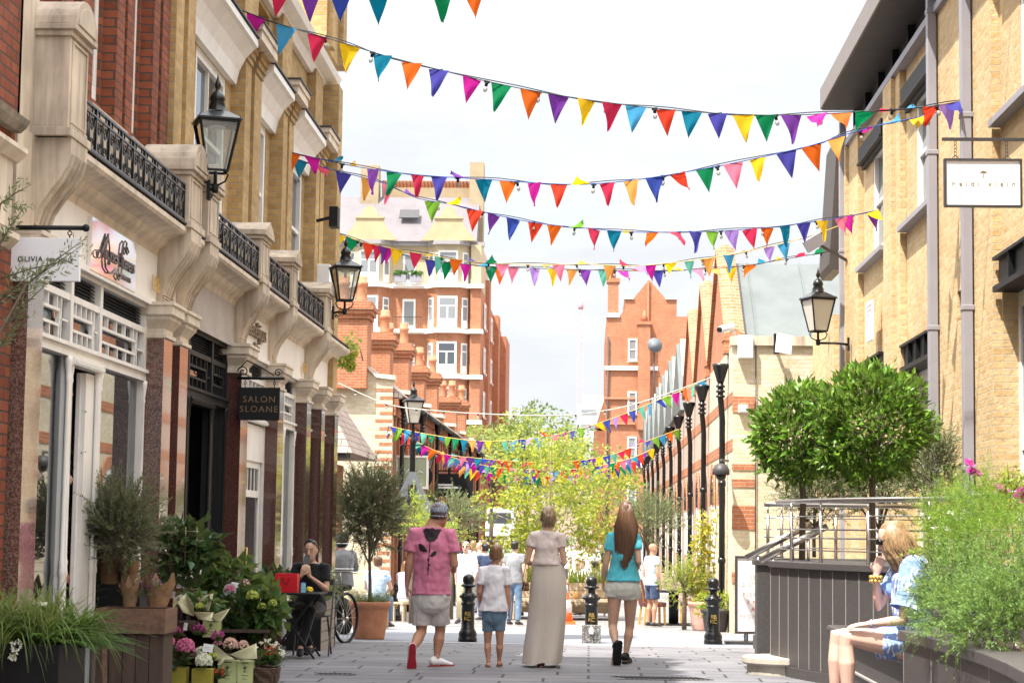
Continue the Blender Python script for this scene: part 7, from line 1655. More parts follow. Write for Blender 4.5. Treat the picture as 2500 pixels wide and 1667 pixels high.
    # clothing
    if top:
        m = MB(); g = top.get('loose', .018); lo = top.get('hem', -.12); T = top.get('table')
        p_, r_ = trunk(m, g, lo+.04, 1.0, top.get('flare', .02), T)
        hemP = hipm+S*lo; TT = [(-.5,.17,.125),(-.06,.172,.125),(.10,.172,.124),(.36,.14,.105),(.62,.15,.11)]; r0 = radat(lo, TT); hw = top.get('hemw', 1.04); p_[0:0] = [hemP]; r_[0:0] = [((r0[0]*B+g)*hw, (r0[1]*B+g)*hw)]
        p_ = [p for i, p in enumerate(p_)]; tubeE(m, p_, r_, rh, 22, .04)
        sl = top.get('sleeve', .5); sr_ = top.get('sw', .066)
        for sh, el, wr in (('sl','el','wl'),('sr','er','wr')):
            a, b, c = J[sh], J[el], J[wr]
            if sl <= 1: pts = [lerp(a,hipm+S,.35), a, lerp(a,b,sl*.5), lerp(a,b,sl)]; rr = [.075*B,sr_*1.06*B,sr_*B,sr_*top.get('cuff',.98)*B]
            else: pts = [lerp(a,hipm+S,.35), a, lerp(a,b,.6), b, lerp(b,c,(sl-1)*.6), lerp(b,c,sl-1)]; rr = [.075*B,sr_*B,sr_*.92*B,sr_*.86*B,sr_*.76*B,sr_*.62*B]
            if sl > 0: tubeE(m, pts, rr, (0,1,0), 14, .05)
        o = remesh(m.build(top.get('name','t_shirt'), top['mat'], e), max(.008, vox), 4, .5, top.get('wr', .014), top.get('ws', .10)); e_top = o
    else: e_top = None
    if bottom and bottom['kind'] in ('shorts','trousers'):
        m = MB(); g = bottom.get('loose', .016); ln = bottom['len']; up_ = bottom.get('waist', .16)
        tubeE(m, [hipm-S*.24, hipm-S*.16, hipm-S*.05, hipm+S*.08, hipm+S*up_], [(.105*B,.10*B),(.15*B+g,.115*B+g),(.172*B+g,.125*B+g),(.174*B+g*.6,.126*B+g*.6),(.15*B,.11*B)], rh, 20, .1)
        for h, k, a in (('hl','kl','al'),('hr','kr','ar')):
            h, k, a = J[h], J[k], J[a]; lw = bottom.get('lw', 1)
            if ln <= 1: pts = [h+V((0,0,.02)), lerp(h,k,ln*.35), lerp(h,k,ln*.7), lerp(h,k,ln)]; rr = [th*1.12*B+g,(th*1.06*B+g)*lw,(th*1.0*B+g*1.1)*lw,(th*.98*B+g*1.2)*lw*bottom.get('cuff',1)]
            else: pts = [h, lerp(h,k,.3), lerp(h,k,.75), k, lerp(k,a,.35), lerp(k,a,.7), lerp(k,a,ln-1)]; rr = [th*1.1*B+g,th*1.03*B+g,th*.78*B+g,th*.66*B+g,(cf*1.0*B+g)*lw,(cf*.85*B+g)*lw,(cf*.74*B+g)*lw]
            tubeE(m, pts, rr, rh, 16, .03)
        remesh(m.build(bottom['kind'], bottom['mat'], e), max(.008, vox), 4, .5, bottom.get('wr', .012), .09)
    if shoes:
        for s, a in ((-1,'al'),(1,'ar')):
            a = J[a]; fw_ = V((toes or {}).get('l' if s < 0 else 'r', (s*.12,1,0))).normalized(); rt = fw_.cross(V((0,0,1))).normalized(); u = rt.cross(fw_)
            m = MB(); kk = shoes.get('s', 1)*B; lw = .06*kk
            tubeE(m, [a-fw_*.06*kk-u*.032*kk, a-fw_*.03*kk-u*.02*kk, a+fw_*.06*kk-u*.035*kk, a+fw_*.14*kk-u*.052*kk, a+fw_*.185*kk-u*.058*kk], [(.036*kk,.040*kk),(.042*kk,.05*kk),(.045*kk,.036*kk),(.045*kk,.024*kk),(.034*kk,.018*kk)], rt, 12)
            if shoes.get('collar'): tubeE(m, [a-fw_*.005, a+u*.015], [.046*kk,.043*kk], rt, 12)
            o = remesh(m.build('shoe', shoes['mat'], e), .006, 3)
            if shoes.get('sole'):
                q_ = MB(); c0 = a-u*.072*kk; ol = [(-.095,.0),(-.09,.018),(-.075,.029),(-.03,.033),(.05,.035),(.11,.044),(.15,.046),(.19,.037),(.212,.02),(.222,.0)]; ol = ol+[(x,-y) for x, y in reversed(ol[1:-1])]
                q_.rings([[c0+fw_*(x*kk)+rt*(y*kk)+u*z for x, y in ol] for z in (-.012*kk, .010*kk)], smooth=False); q_.build('sole', shoes['sole'], o)
    return e, J, hp, e_top
def strand_hair(e, hp, hd, mat, n, root, path, r=.006, name='hair', shell=True, base=(.082,.102,.118), zmin=-.02):
    """hair as many tapered locks over a close cap"""
    m = MB()
    if shell:
        for_ = []
        for k in range(9):
            a = PI*.5*k/8; zz = zmin+(base[2]-zmin)*math.sin(a); s = math.cos(a*.97)**.55
            for_.append([hp(base[0]*s*math.cos(2*PI*j/16), -.012+base[1]*s*math.sin(2*PI*j/16), zz) for j in range(16)])
        m.rings(for_)
    for i in range(n):
        pts = path(i/n, rnd); m.tube([hp(*p) if len(p) == 3 else p[0] for p in pts], [r*.7]+[r]*(len(pts)-2)+[r*.25], 5, caps=False)
    return m.build(name, mat, e, fix=False)
def short_hair(e, hp, mat, k=1.03, front=.045, low=-.065, name='hair', top=.122):
    m = MB(); R_ = []
    for z, s in ((low,.93),(low+.03,.98),(-.01,1.0),(.03,1.02),(.065,.98),(.09,.82),(.11,.52),(top,.2)):
        R_.append([hp(.079*k*s*math.cos(t), -.010+(.100*k*s*math.sin(t) if math.sin(t) < 0 else (.100 if z > front else .010+.04*max(0,(z-low)/.12))*k*s*math.sin(t)), z) for t in np.linspace(0,2*PI,19)[:-1]])
    m.rings(R_); o = m.build(name, mat, e); remesh(o, .007, 3, .5, .006, .02); return o
def pxpose(cx, by, s, d):
    return {k: ((v[0]-cx)*s, v[2] if len(v) > 2 else 0, (by-v[1])*s) for k, v in d.items()}
H_ = HAIR
HM = dict(brown=H_('brown_hair', (.13,.06,.028)), dark=H_('black_hair', (.02,.014,.012)), sandy=H_('sandy_hair', (.26,.13,.06)), blonde=H_('blonde_hair', (.40,.25,.125), .35, (70,70,3)), ash=H_('ash_hair', (.42,.30,.18), .4), grey=H_('grey_hair', (.45,.40,.36)))
C_ = CLOTH
K1 = C_('pink_jersey', (.62,.20,.31)); K2 = C_('heather_grey_shorts', (.60,.57,.55), stretch=(1,1,.5)); K3 = C_('white_cotton', (.80,.78,.82)); K4 = C_('denim', (.17,.27,.38), wr=.3, scale=16, var=.35)
K5 = C_('blush_tee', (.70,.60,.56)); K6 = C_('turquoise_jersey', (.10,.52,.62)); K7 = C_('pale_grey_shorts', (.62,.62,.56)); BLK = C_('black_cloth', (.012,.012,.014), wr=.4)
# --- man in pink
s = .004625
J = pxpose(985, 1530, s, dict(hl=(966,1374), hr=(1008,1374), kl=(966,1452,.04), kr=(1008,1449,.10), al=(951,1510,-.30), ar=(1001,1513,.06), sl=(949,1231), sr=(1027,1231), el=(936,1296,-.03), er=(1040,1297,-.02), wl=(931,1350,.03), wr=(1037,1302,.22), nk=(988,1211), hd=(1003,1186,.03)))
J['al'] = (J['al'][0], -.30, .185)
e, J, hp, tp = figure('man in pink t-shirt with black rose print, grey shorts and patterned cap, walking away', (at(985,1530,Z=0).x, 21.15, 0), 0, J, 'skin_tan',
  top=dict(mat=K1, sleeve=.62, hem=.05, loose=.026, flare=.0, sw=.078, cuff=1.0, wr=.03), bottom=dict(kind='shorts', mat=K2, len=.80, loose=.018, lw=.93, wr=.02), shoes=dict(mat=M['card'], sole=P('red_sole', (.36,.015,.03), .6, .1, 20)),
  build=1.08, neck=1.3, headsc=1.1, look=(.30,.95,-.05), toes=dict(l=(-.05,.28,-.96), r=(.75,.66,0)), vox=.007, hands=dict(l=dict(d=(.05,.1,-1), curl=.6)))
m = MB(); R_ = []
for z, q_ in ((.005,1.0),(.03,1.03),(.06,1.0),(.09,.82),(.112,.5),(.122,.15)): R_.append([hp(.084*q_*math.cos(t), -.004+.106*q_*math.sin(t), z) for t in np.linspace(0,2*PI,21)[:-1]])
R_.insert(0, [hp(.083*math.cos(t), -.004+.104*math.sin(t), -.022 if math.sin(t) > -.55 else .035) for t in np.linspace(0,2*PI,21)[:-1]])
m.rings(R_)
def capmat():
    mm, nt, bs, out = _nt('patterned_cap_cloth'); p = _obj(nt); n = _noise(nt, 26, 1, p); n.inputs['Distortion'].default_value = 2.2
    w = nt.nodes.new('ShaderNodeTexWave'); w.inputs['Scale'].default_value = 22; w.inputs['Distortion'].default_value = 9; nt.links.new(p, w.inputs['Vector'])
    nt.links.new(_mix(nt, (.05,.065,.10,1), (.42,.46,.54,1), _ramp(nt, w.outputs['Color'], .35, .65)), bs.inputs['Base Color']); bs.inputs['Roughness'].default_value = .9; return mm
CAPM = capmat(); o = m.build('cap', CAPM, e); m = MB()
m.rings([[hp(.074*math.cos(t), .07+(.11+.0)*math.sin(t)*k, -.016-.03*math.sin(t)+dz) for t in np.linspace(0,PI,12)] for k, dz in ((0.05,0),(1,0),(1,-.006),(.05,-.006))], caps=False); m.build('brim', CAPM, o)
m = MB(); m.tube([hp(.085*math.cos(t), -.004+.107*math.sin(t), -.018) for t in np.linspace(PI*1.12,PI*1.88,14)], .009, 6); m.build('strap', CAPM, o)
short_hair(e, hp, HM['brown'], 1.0, .08, -.045, 'hair', .07)
# rose printed on the shirt back
def printed(e, target, shapes, mat, W, step=.0045, name='rose_print'):
    (x0, x1, z0, z1) = W; vs = []; fs = []; ix = {}
    nx, nz = int((x1-x0)/step), int((z1-z0)/step)
    def vid(i, j):
        if (i,j) not in ix: ix[(i,j)] = len(vs); vs.append((x0+i*step, -.6, z0+j*step))
        return ix[(i,j)]
    for i in range(nx):
        for j in range(nz):
            if shapes(x0+(i+.5)*step, z0+(j+.5)*step): fs.append((vid(i,j),vid(i+1,j),vid(i+1,j+1),vid(i,j+1)))
    m = MB(); m.add(vs, fs, True); o = m.build(name, mat, target or e, fix=False)
    k = o.modifiers.new('lay', 'SHRINKWRAP'); k.target = target; k.wrap_method = 'PROJECT'; k.use_project_y = True; k.use_project_z = False; k.use_positive_direction = True; k.use_negative_direction = False; k.offset = .004; k.wrap_mode = 'ABOVE_SURFACE'
    return o
def rose(x, z):
    px = 985+x/s; py = 1530-z/s
    def inp(poly):
        c = False; n = len(poly)
        for i in range(n):
            (ax, ay), (bx, by_) = poly[i], poly[i-1]
            if (ay > py) != (by_ > py) and px < (bx-ax)*(py-ay)/(by_-ay)+ax: c = not c
        return c
    if inp([(967,1220),(972,1219),(976,1217),(983,1218),(990,1216),(996,1219),(1003,1218),(1010,1220),(1005,1229),(1001,1240),(995,1246),(985,1248),(978,1245),(974,1238),(971,1229)]): return True
    if 1246 < py < 1323 and abs(px-(985.5-(py-1246)*.05)) < 1.1: return True
    if inp([(959,1253),(964,1252),(971,1256),(977,1263),(980,1270),(972,1271),(964,1268),(960,1261)]): return True
    if inp([(986,1281),(989,1273),(994,1269),(1001,1268),(999,1276),(993,1281)]): return True
    return 1285 < py < 1290 and abs(px-982.5) < 2 or 1298 < py < 1301 and abs(px-984.5) < 2
printed(e, tp, rose, P('black_print', (.02,.012,.018), .8, .1, 9), (-.14,.13,.94,1.48))
# --- boy
s = .00466
J = pxpose(1132, 1530, s, dict(hl=(1121,1412), hr=(1146,1412), kl=(1119,1476,.03), kr=(1147,1474,.0), al=(1122,1519,-.02), ar=(1146,1517,.05), sl=(1107,1312), sr=(1158,1312), el=(1099,1362,-.02), er=(1165,1364,-.03), wl=(1101,1392,.10), wr=(1168,1405,-.02), nk=(1134,1298), hd=(1136,1275,.01)))
e, J, hp, tp = figure('boy in a white t-shirt, denim shorts and flip-flops, walking away', (at(1132,1530,Z=0).x, 21.3, 0), 0, J, 'skin_tan', top=dict(mat=K3, sleeve=.66, hem=.07, loose=.030, flare=.03, sw=.078, wr=.028, hemw=1.06), bottom=dict(kind='shorts', mat=K4, len=.60, loose=.014, lw=.84, wr=.016),
  build=.72, headsc=.86, look=(.12,1,0), vox=.007)
short_hair(e, hp, HM['sandy'], 1.03, .055, -.07)
def flipflop(e, a, rz=0, k=1, mat='cratewood'):
    m = MB(); a = V(a); z = a.z-.075*k; m.prism([(a.x+x*k, a.y+y*k) for x, y in ((-.03,-.075),(.03,-.075),(.034,.02),(.042,.12),(.02,.165),(-.02,.165),(-.042,.12),(-.034,.02))], 'z', z-.012, z); m.tube([(a.x-.035*k,a.y+.02*k,z),(a.x,a.y+.10*k,z+.035),(a.x+.035*k,a.y+.02*k,z)], .006, 5); m.build('flip_flop', M[mat], e)
for a in ('al','ar'): flipflop(e, J[a], 0, .78)
# --- woman with long skirt
s = .00469
J = pxpose(1252, 1532, s, dict(hl=(1240,1335), hr=(1266,1335), kl=(1238,1430,.05), kr=(1268,1430,.05), al=(1243,1518,-.04), ar=(1272,1512,.18), sl=(1222,1240), sr=(1282,1240), el=(1207,1295,-.04), er=(1293,1297,-.04), wl=(1222,1303,.19), wr=(1284,1302,.19), nk=(1254,1222), hd=(1255,1196,.02)))
e, J, hp, tp = figure('woman in blush t-shirt and long pleated beige skirt, hair pinned up, walking away', (at(1252,1532,Z=0).x, 21.4, 0), 0, J, 'skin_warm', fem=True, build=.93, headsc=1.08,
  top=dict(mat=K5, sleeve=.42, hem=.345, loose=.022, flare=.0, sw=.064, wr=.024, hemw=1.06), vox=.007, shoes=dict(mat=M['leather']))
m = MB(); n = 180; R_ = []
SKM = C_('beige_pleats', (.60,.53,.46), wr=.15, scale=5, var=.06, stretch=(1,1,.1))
for py, xl, xr, d in ((1300,1220,1292,.125),(1325,1217,1295,.145),(1350,1216,1298,.158),(1380,1214,1298,.16),(1420,1211,1297,.16),(1460,1206,1293,.17),(1490,1202,1290,.19),(1514,1200,1287,.20),(1524,1199,1285,.205)):
    x0 = (xl-1252)*s; x1 = (xr-1252)*s; c = (x0+x1)/2; a = (x1-x0)/2; z = (1532-py)*s; k = min(1, (py-1300)/60)
    R_.append([(c+a*math.cos(2*PI*j/n)*(1+.018*k*math.cos(60*2*PI*j/n)+  .06*max(0,(py-1410)/110)*math.sin(7*2*PI*j/n+1)), .02+d*math.sin(2*PI*j/n)*(1+.02*k*math.cos(60*2*PI*j/n)+.16*max(0,(py-1400)/120)*math.sin(5*2*PI*j/n)), z+(.014*math.sin(2*PI*j/n*4+.7) if py > 1500 else 0)) for j in range(n)])
m.rings(R_, caps=False); m.build('skirt', SKM, e)
def updo(u, r):
    a = 2*PI*r.random(); st = (.080*math.cos(a), -.01+.10*math.sin(a)*.6, .02+.085*math.sin(a)) if False else None
    t = r.uniform(0, 2*PI); x = .078*math.cos(t); z = .02+.092*math.sin(t); y = -.02
    return [(x*1.0, y+.03, z), (x*.86, -.085, z*.82+.004), (x*.45, -.118, z*.42+.012), (x*.08+.008, -.122, .015)]
strand_hair(e, hp, J['hd'], HM['ash'], 200, None, updo, .0058, base=(.080,.100,.116), zmin=-.03)
m = MB(); m.sphere(tuple(hp(.006,-.118,.012)), (.032,.022,.03), 10, 7); m.tube([hp(-.006,-.14,.016),hp(.02,-.14,.02)], .004, 5); m.build('hair_bun', HM['ash'], e)
m = MB()
for i in range(40): t = rnd.uniform(-.07,.07); m.tube([hp(t,-.085,-.03), hp(t*.8,-.07,-.085-.015*rnd.random())], [.004,.001], 4)
m.build('loose_hair', HM['ash'], e)
m = MB(); P0 = V(((1222-1252)*s, -.02, (1532-1238)*s)); P1 = V(((1198-1252)*s, -.06, (1532-1345)*s)); P2 = V(((1211-1252)*s,.02,(1532-1343)*s)); P3 = V(((1216-1252)*s,.10,(1532-1240)*s))
for a, b in ((P0,P1),(P3,P2)):
    for k in range(44): q = a.lerp(b, k/43)+V((-.01*math.sin(PI*k/43)*1.5,-.035*math.sin(PI*k/43),0)); m.sphere(tuple(q), (.006,.006,.009), 5, 3)
bg_ = empty('shoulder_bag', tuple(V(e.location)+V(((1205-1252)*s,-.05,(1532-1352)*s))), 0, 'small brown bag hanging on a black and gold chain from the woman in beige', 'bag')
o = m.build('chain', M['gold'], bg_); o.location = V(e.location)-V(bg_.location)
m = MB(); m.prism([(-.04,-.045),(.04,-.045),(.034,.045),(-.026,.06)], 'y', -.035,.035); m.build('bag', SPECK('tortoise_leather', (.05,.012,.010), (.12,.035,.015), (.35,.18,.03), 60, .25), bg_, bevel=.01)
# --- girl in turquoise
s = .00484
J = pxpose(1430, 1524, s, dict(hl=(1412,1352), hr=(1448,1352), kl=(1407,1440,.0), kr=(1446,1442,.10), al=(1414,1492,-.30), ar=(1437,1506,.04), sl=(1402,1240), sr=(1458,1240), el=(1391,1298,-.03), er=(1464,1292,-.08), wl=(1384,1342,.05), wr=(1462,1312,.16), nk=(1434,1218), hd=(1435,1182,.01)))
J['al'] = (J['al'][0], -.28, .20)
e, J, hp, tp = figure('girl in a turquoise t-shirt and pale shorts with very long brown hair, walking away', (at(1430,1524,Z=0).x, 22.1, 0), 0, J, 'skin_warm', fem=True, build=1.0,
  top=dict(mat=K6, sleeve=.52, hem=.13, loose=.024, flare=.0, sw=.062, wr=.03, ws=.12, hemw=1.02), bottom=dict(kind='shorts', mat=K7, len=.26, loose=.022, lw=1.06, wr=.018), shoes=dict(mat=M['black'], sole=M['black'], collar=True), toes=dict(l=(-.12,.24,-.96), r=(.22,.97,0)), vox=.007, hands=dict(l=dict(d=(.1,.2,-1), curl=.7)))
def longhair(u, r):
    t = r.uniform(-1, 1); x = .078*t; d0 = math.sqrt(max(0, 1-t*t)); z0 = .05+.065*d0; q = abs(t)**1.5; ln = r.uniform(.36,.50)*(1-.35*q); sp = 1.0+.35*r.random()
    return [(x*.25, .0, .118), (x*.9, -.055-.03*d0, .06+.05*d0*.5), (x*1.12, -.07-.045*d0, -.02), (x*1.30*sp, -.075-.05*d0, -.16), (x*1.15*sp-.01, -.085-.055*d0, -.16-ln*.5), (x*.95*sp-.015+r.uniform(-.018,.018), -.085-.05*d0, -.14-ln)]
strand_hair(e, hp, J['hd'], HM['brown'], 520, None, longhair, .0058, base=(.083,.104,.121), zmin=-.05)
m = MB(); m.tube([V(((1446-1430)*s,-.15,(1524-1280)*s)), V(((1460-1430)*s,-.13,(1524-1298)*s)), V(((1470-1430)*s,-.06,(1524-1314)*s))], .004, 5); m.build('bag_strap', M['leather'], e)

# --- seated woman in black with a phone, facing the camera
J = dict(POSE['sit']); f = 1.0
J.update(sl=(-.165,.02,.985), sr=(.165,.02,.985), el=(-.20,.10,.74), er=(.215,.12,.75), wl=(-.02,.27,.895), wr=(.065,.30,.90), kl=(-.06,.42,.52), kr=(.10,.40,.50), al=(.03,.50,.10), ar=(-.05,.28,.10), nk=(0,.03,1.055), hd=(0,.075,1.18))
e, J, hp, tp = figure('seated woman in black with dark tied hair, holding a phone at the bistro table', (-3.16, 22.66, 0), PI, J, 'skin_warm', fem=True, build=.97, face=True,
  top=dict(mat=BLK, sleeve=.62, hem=-.05, loose=.016, sw=.062), bottom=dict(kind='trousers', mat=BLK, len=1.92, loose=.012), shoes=dict(mat=M['black']), vox=.006, headsc=.95, look=(.12,1,-.12), hands=dict(l=dict(d=(.25,.15,1), side=(1,0,0), palm=(0,-1,0), curl=.5), r=dict(d=(-.35,.1,1), side=(-1,0,0), palm=(0,-1,0), curl=.35)))
def facebits(e, hp, iris=(.03,.015,.01), lip=(.45,.12,.10), brow=HM['dark'], closed=False):
    w = MB(); i_ = MB(); b = MB()
    for sd in (-1, 1):
        if not closed:
            w.sphere(tuple(hp(sd*.032,.079,.006)), (.0125,.0105,.0075), 8, 6); i_.sphere(tuple(hp(sd*.032,.088,.005)), (.006,.004,.006), 8, 5)
        else: i_.tube([hp(sd*.018,.088,.002), hp(sd*.032,.090,-.003), hp(sd*.046,.084,.001)], .0028, 5)
        b.tube([hp(sd*.014,.093,.026), hp(sd*.034,.089,.032), hp(sd*.052,.076,.026)], [.002,.0042,.002], 5)
    if not closed: w.build('eyes', M['card'], e)
    i_.build('irises', P('iris', iris, .3), e); b.build('brows', brow, e)
    l = MB(); tubeE(l, [hp(-.021,.087,-.064), hp(0,.096,-.061), hp(.021,.087,-.064)], [.003,.0055,.003], (0,0,1), 6); tubeE(l, [hp(-.018,.087,-.069), hp(0,.095,-.072), hp(.018,.087,-.069)], [.003,.006,.003], (0,0,1), 6); l.build('lips', P('lips', lip, .45), e)
facebits(e, hp, closed=True)
def tied(u, r):
    t = r.uniform(0, 2*PI); x = .078*math.cos(t); z = .03+.088*math.sin(t)
    return [(x*.8, .062 if z > .05 else .02, z+.018), (x*1.02, .0, z+.014), (x*.9, -.07, z*.8), (x*.2, -.115, -.01)]
m = MB(); R_ = []
for z, q_ in ((-.045,.94),(-.01,1.0),(.04,1.04),(.075,.98),(.10,.80),(.118,.5),(.127,.15)): R_.append([hp(.080*q_*math.cos(t), -.014+(.10 if math.sin(t) < 0 else (.085 if z > .06 else .035))*q_*math.sin(t), z) for t in np.linspace(0,2*PI,21)[:-1]])
m.rings(R_); m.build('hair', HM['dark'], e)
strand_hair(e, hp, None, HM['dark'], 60, None, tied, .005, 'hair_strands', False)
q = hp(.01,.145,-.105); p_ = e.matrix_basis @ q
ph = empty('phone', tuple(p_), PI, 'dark smartphone held by the seated woman in black', 'phone'); m = MB(); m.obox((0,0,0),(.066,.009,.125),(.5,0,.05)); m.build('phone', M['darkgrey'], ph, bevel=.004)
# --- seated woman in blue, near right
s = 13.4*1.06293/FPX
K8 = None
def bluedress():
    mm, nt, bs, out = _nt('blue_dress_cloth'); p = _obj(nt); n = _noise(nt, 11, 2, p); n.inputs['Distortion'].default_value = 1.2
    w = nt.nodes.new('ShaderNodeTexWave'); w.inputs['Scale'].default_value = 9; w.inputs['Distortion'].default_value = 13; w.inputs['Detail'].default_value = 1; nt.links.new(p, w.inputs['Vector'])
    msk = _ramp(nt, n.outputs['Fac'], .50, .56); wv = _ramp(nt, w.outputs['Color'], .62, .70)
    sep = nt.nodes.new('ShaderNodeMath'); sep.operation = 'MULTIPLY'; nt.links.new(msk, sep.inputs[0]); nt.links.new(wv, sep.inputs[1])
    nt.links.new(_mix(nt, (.20,.31,.64,1), (.80,.82,.88,1), sep.outputs[0]), bs.inputs['Base Color']); bs.inputs['Roughness'].default_value = .8
    _bump(nt, bs, n.outputs['Fac'], .5, .03); return mm
BD = bluedress()
bx = at(2130,1480,Y=13.45).x; foot = .0
def w_(px, py, dy): q = at(px, py, Y=13.45+dy); return (q.x-bx, dy*1.0, q.z)
Jw = dict(hl=w_(2098,1478,.10), hr=w_(2098,1488,-.08), kl=w_(1922,1458,.02), kr=w_(1942,1462,-.16), al=w_(1918,1640,.03), ar=w_(1950,1650,-.16), sl=w_(2086,1292,.17), sr=w_(2100,1300,-.16), el=w_(2018,1392,.14), er=w_(2072,1424,-.22), wl=w_(2012,1320,.06), wr=w_(1994,1432,-.20), nk=w_(2070,1283,0), hd=w_(2052,1238,.02))
e, J, hp, tp = figure('seated woman in a blue and white dress resting her head on her hand, near right', (bx, 13.45, 0), 0, Jw, 'skin_fair', fem=True, build=1.0, look=(-.95,.05,-.28), vox=.006, face=True,
  top=dict(mat=BD, name='dress', sleeve=.72, hem=-.04, loose=.03, flare=.03, sw=.085, cuff=.9, wr=.022, ws=.09), toes=dict(l=(-1,.1,0), r=(-1,-.1,0)),
  shoes=dict(mat=M['leather']), hands=dict(l=dict(d=(.25,-.1,1), side=(-1,0,0), palm=(.5,-.3,0), curl=.5), r=dict(d=(-1,.1,-.12), side=(0,1,.2), palm=(0,0,-1), curl=.3)))
m = MB()
h2 = (J['hl']+J['hr'])/2
tubeE(m, [h2+V((.09,0,.10)), h2+V((-.02,0,.05)), h2+V((-.12,-.01,.025)), h2+V((-.24,-.02,.01))], [(.16,.13),(.20,.135),(.20,.115),(.205,.10)], (0,1,0), 22, .2)
remesh(m.build('dress_skirt', BD, e), .008, 4, .5, .02, .08)
m = MB(); m.tube([h2+V((.12*math.cos(t),.17*math.sin(t),.16)) for t in np.linspace(0,2*PI,25)], .016, 8, caps=False); m.build('belt', P('deep_blue_band', (.06,.10,.45), .8), e)
for k in ('er',):
    m = MB(); c = J[k].lerp(J['sr'], .30); ax_ = (J['sr']-J[k]).normalized(); u_ = ax_.cross(V((0,1,0))).normalized(); v_ = ax_.cross(u_); m.rings([[c+ax_*d+(u_*math.cos(t)+v_*math.sin(t))*r*(1+.06*math.sin(9*t)) for t in np.linspace(0,2*PI,37)[:-1]] for d, r in ((.03,.075),(0,.085),(-.03,.10))], caps=False); m.build('sleeve_frill', BD, e)
def bob(u, r):
    t = r.uniform(0, 2*PI); c = math.cos(t); q_ = math.sin(t); back = max(0, -q_); ln = .15+.06*back+r.uniform(-.06,.05)
    if q_ > .80: t = PI*.5+.7*math.copysign(1, c); c = math.cos(t); q_ = math.sin(t)
    j = lambda: r.uniform(-.022,.022)
    return [(.0+.02*c,.0+.015*q_,.122), (.062*c,.055*q_-.005,.092), (.088*c,.098*q_-.01,.03), (.096*c+j(),.104*q_-.012+j(),-.05), (.100*c+.02*math.sin(t*7)+j(),.105*q_-.025+j(),-.11), (.092*c+j(),.09*q_-.04+j(),-.06-ln)]
strand_hair(e, hp, None, HM['blonde'], 620, None, bob, .0042, base=(.084,.10,.122), zmin=-.03)
m = MB(); m.obox(tuple(hp(-.03,.096,.008)), (.05,.012,.036), (0,0,0)); 
for sd in (-1,1): m.tube([hp(sd*.06,.085,.01),hp(sd*.082,.03,.012),hp(sd*.082,-.02,.008)], .004, 5); m.sphere(tuple(hp(sd*.033,.094,.006)), (.018,.026,.022), 10, 6)
m.build('sunglasses', M['black_gloss'], e)
m = MB(); c = J['wl']
for k in range(9): t = 2*PI*k/9; m.sphere((c.x+.036*math.cos(t), c.y+.036*math.sin(t), c.z-.015), .014, 7, 5); m.sphere((c.x+.036*math.cos(t+.3), c.y+.036*math.sin(t+.3), c.z-.04), .013, 7, 5)
m.build('bracelet', M['gold'], e)
m = MB(); c = J['wr']; m.tube([(c.x+.02, c.y+.026*math.cos(t), c.z+.024*math.sin(t)) for t in np.linspace(0,2*PI,14)], .007, 6, caps=False); m.build('wrist_band', P('pale_blue_band', (.3,.4,.7), .5), e)
m = MB(); m.box(1.3,2.1,12.9,14.2,.0,.26); e2 = empty('stone_step', (1.7,13.5,0), 0, 'low stone footing in front of the bench, under the seated woman in blue', 'step'); wp('step', m, M['darkstone'], e2)

# --- the crowd beyond the bollards
clothes = dict(white=(.80,.79,.80), navy=(.04,.06,.12), grey=(.25,.26,.28), blue=(.32,.46,.66), sky=(.45,.58,.75), green=(.18,.48,.28), red=(.50,.05,.10), black=(.02,.02,.025), cream=(.70,.62,.50), peach=(.72,.45,.36), denim=(.14,.22,.34), khaki=(.48,.42,.28), yellow=(.55,.60,.12), lilac=(.52,.45,.62))
CM = {k: CLOTH('crowd_'+k, v, wr=.4) for k, v in clothes.items()}
def passer(label, px, py, pose, rz, topc, botc, hair, Y=None, fem=False, sc=1.0, skin='skin_fair', sleeve=.5, bl=1.95, hl='short', head=False):
    """px,py: where the feet meet the street (or, with head=True, where the top of the head is seen at Y)"""
    if head:
        q = at(px, py, Y=Y); hgt = 1.75 if pose != 'sit' else 1.33; q.z = gz(Y); sc = sc
    else: q = gat(px, py)
    e, J, hp, tp = figure(label, tuple(q), rz, POSE[pose], skin, top=dict(mat=CM[topc], sleeve=sleeve, hem=-.12, loose=.02), bottom=dict(kind='shorts' if bl < 1 else 'trousers', mat=CM[botc], len=bl, loose=.016), shoes=dict(mat=M['darkgrey']), fem=fem, vox=.014, n=10, face=True, group='people in the street')
    e.scale = (sc, sc, sc)
    if abs(rz) > 1.2: facebits(e, hp)
    if hl == 'short': short_hair(e, hp, HM[hair], 1.04, .05, -.06)
    elif hl == 'long': short_hair(e, hp, HM[hair], 1.05, .05, -.06); strand_hair(e, hp, None, HM[hair], 70, None, lambda u, r: (lambda x: [(x*.5,-.04,.10),(x,-.085,.03),(x*1.15,-.10,-.10),(x*1.1,-.11,-.24-.1*r.random())])(r.uniform(-.08,.08)), .011, 'long_hair', False)
    elif hl == 'bald': pass
    return e, hp
o, hp = passer('grey haired man in white shirt, sunglasses and khaki trousers walking towards the camera', 1068, 1430, 'walk', PI-.15, 'white', 'khaki', 'grey', sleeve=1.4)
m = MB(); 
for sd in (-1,1): m.sphere(tuple(hp(sd*.033,.092,.006)), (.022,.012,.016), 8, 5)
m.tube([hp(-.08,.0,.01),hp(-.055,.09,.012),hp(.055,.09,.012),hp(.08,0,.01)], .005, 5); m.build('sunglasses', M['black_gloss'], o)
passer('man in pale blue t-shirt and navy shorts standing sideways beyond the girl', 1497, 1438, 'stand', -1.0, 'sky', 'navy', 'sandy', bl=.8, hl='bald', skin='skin_tan')
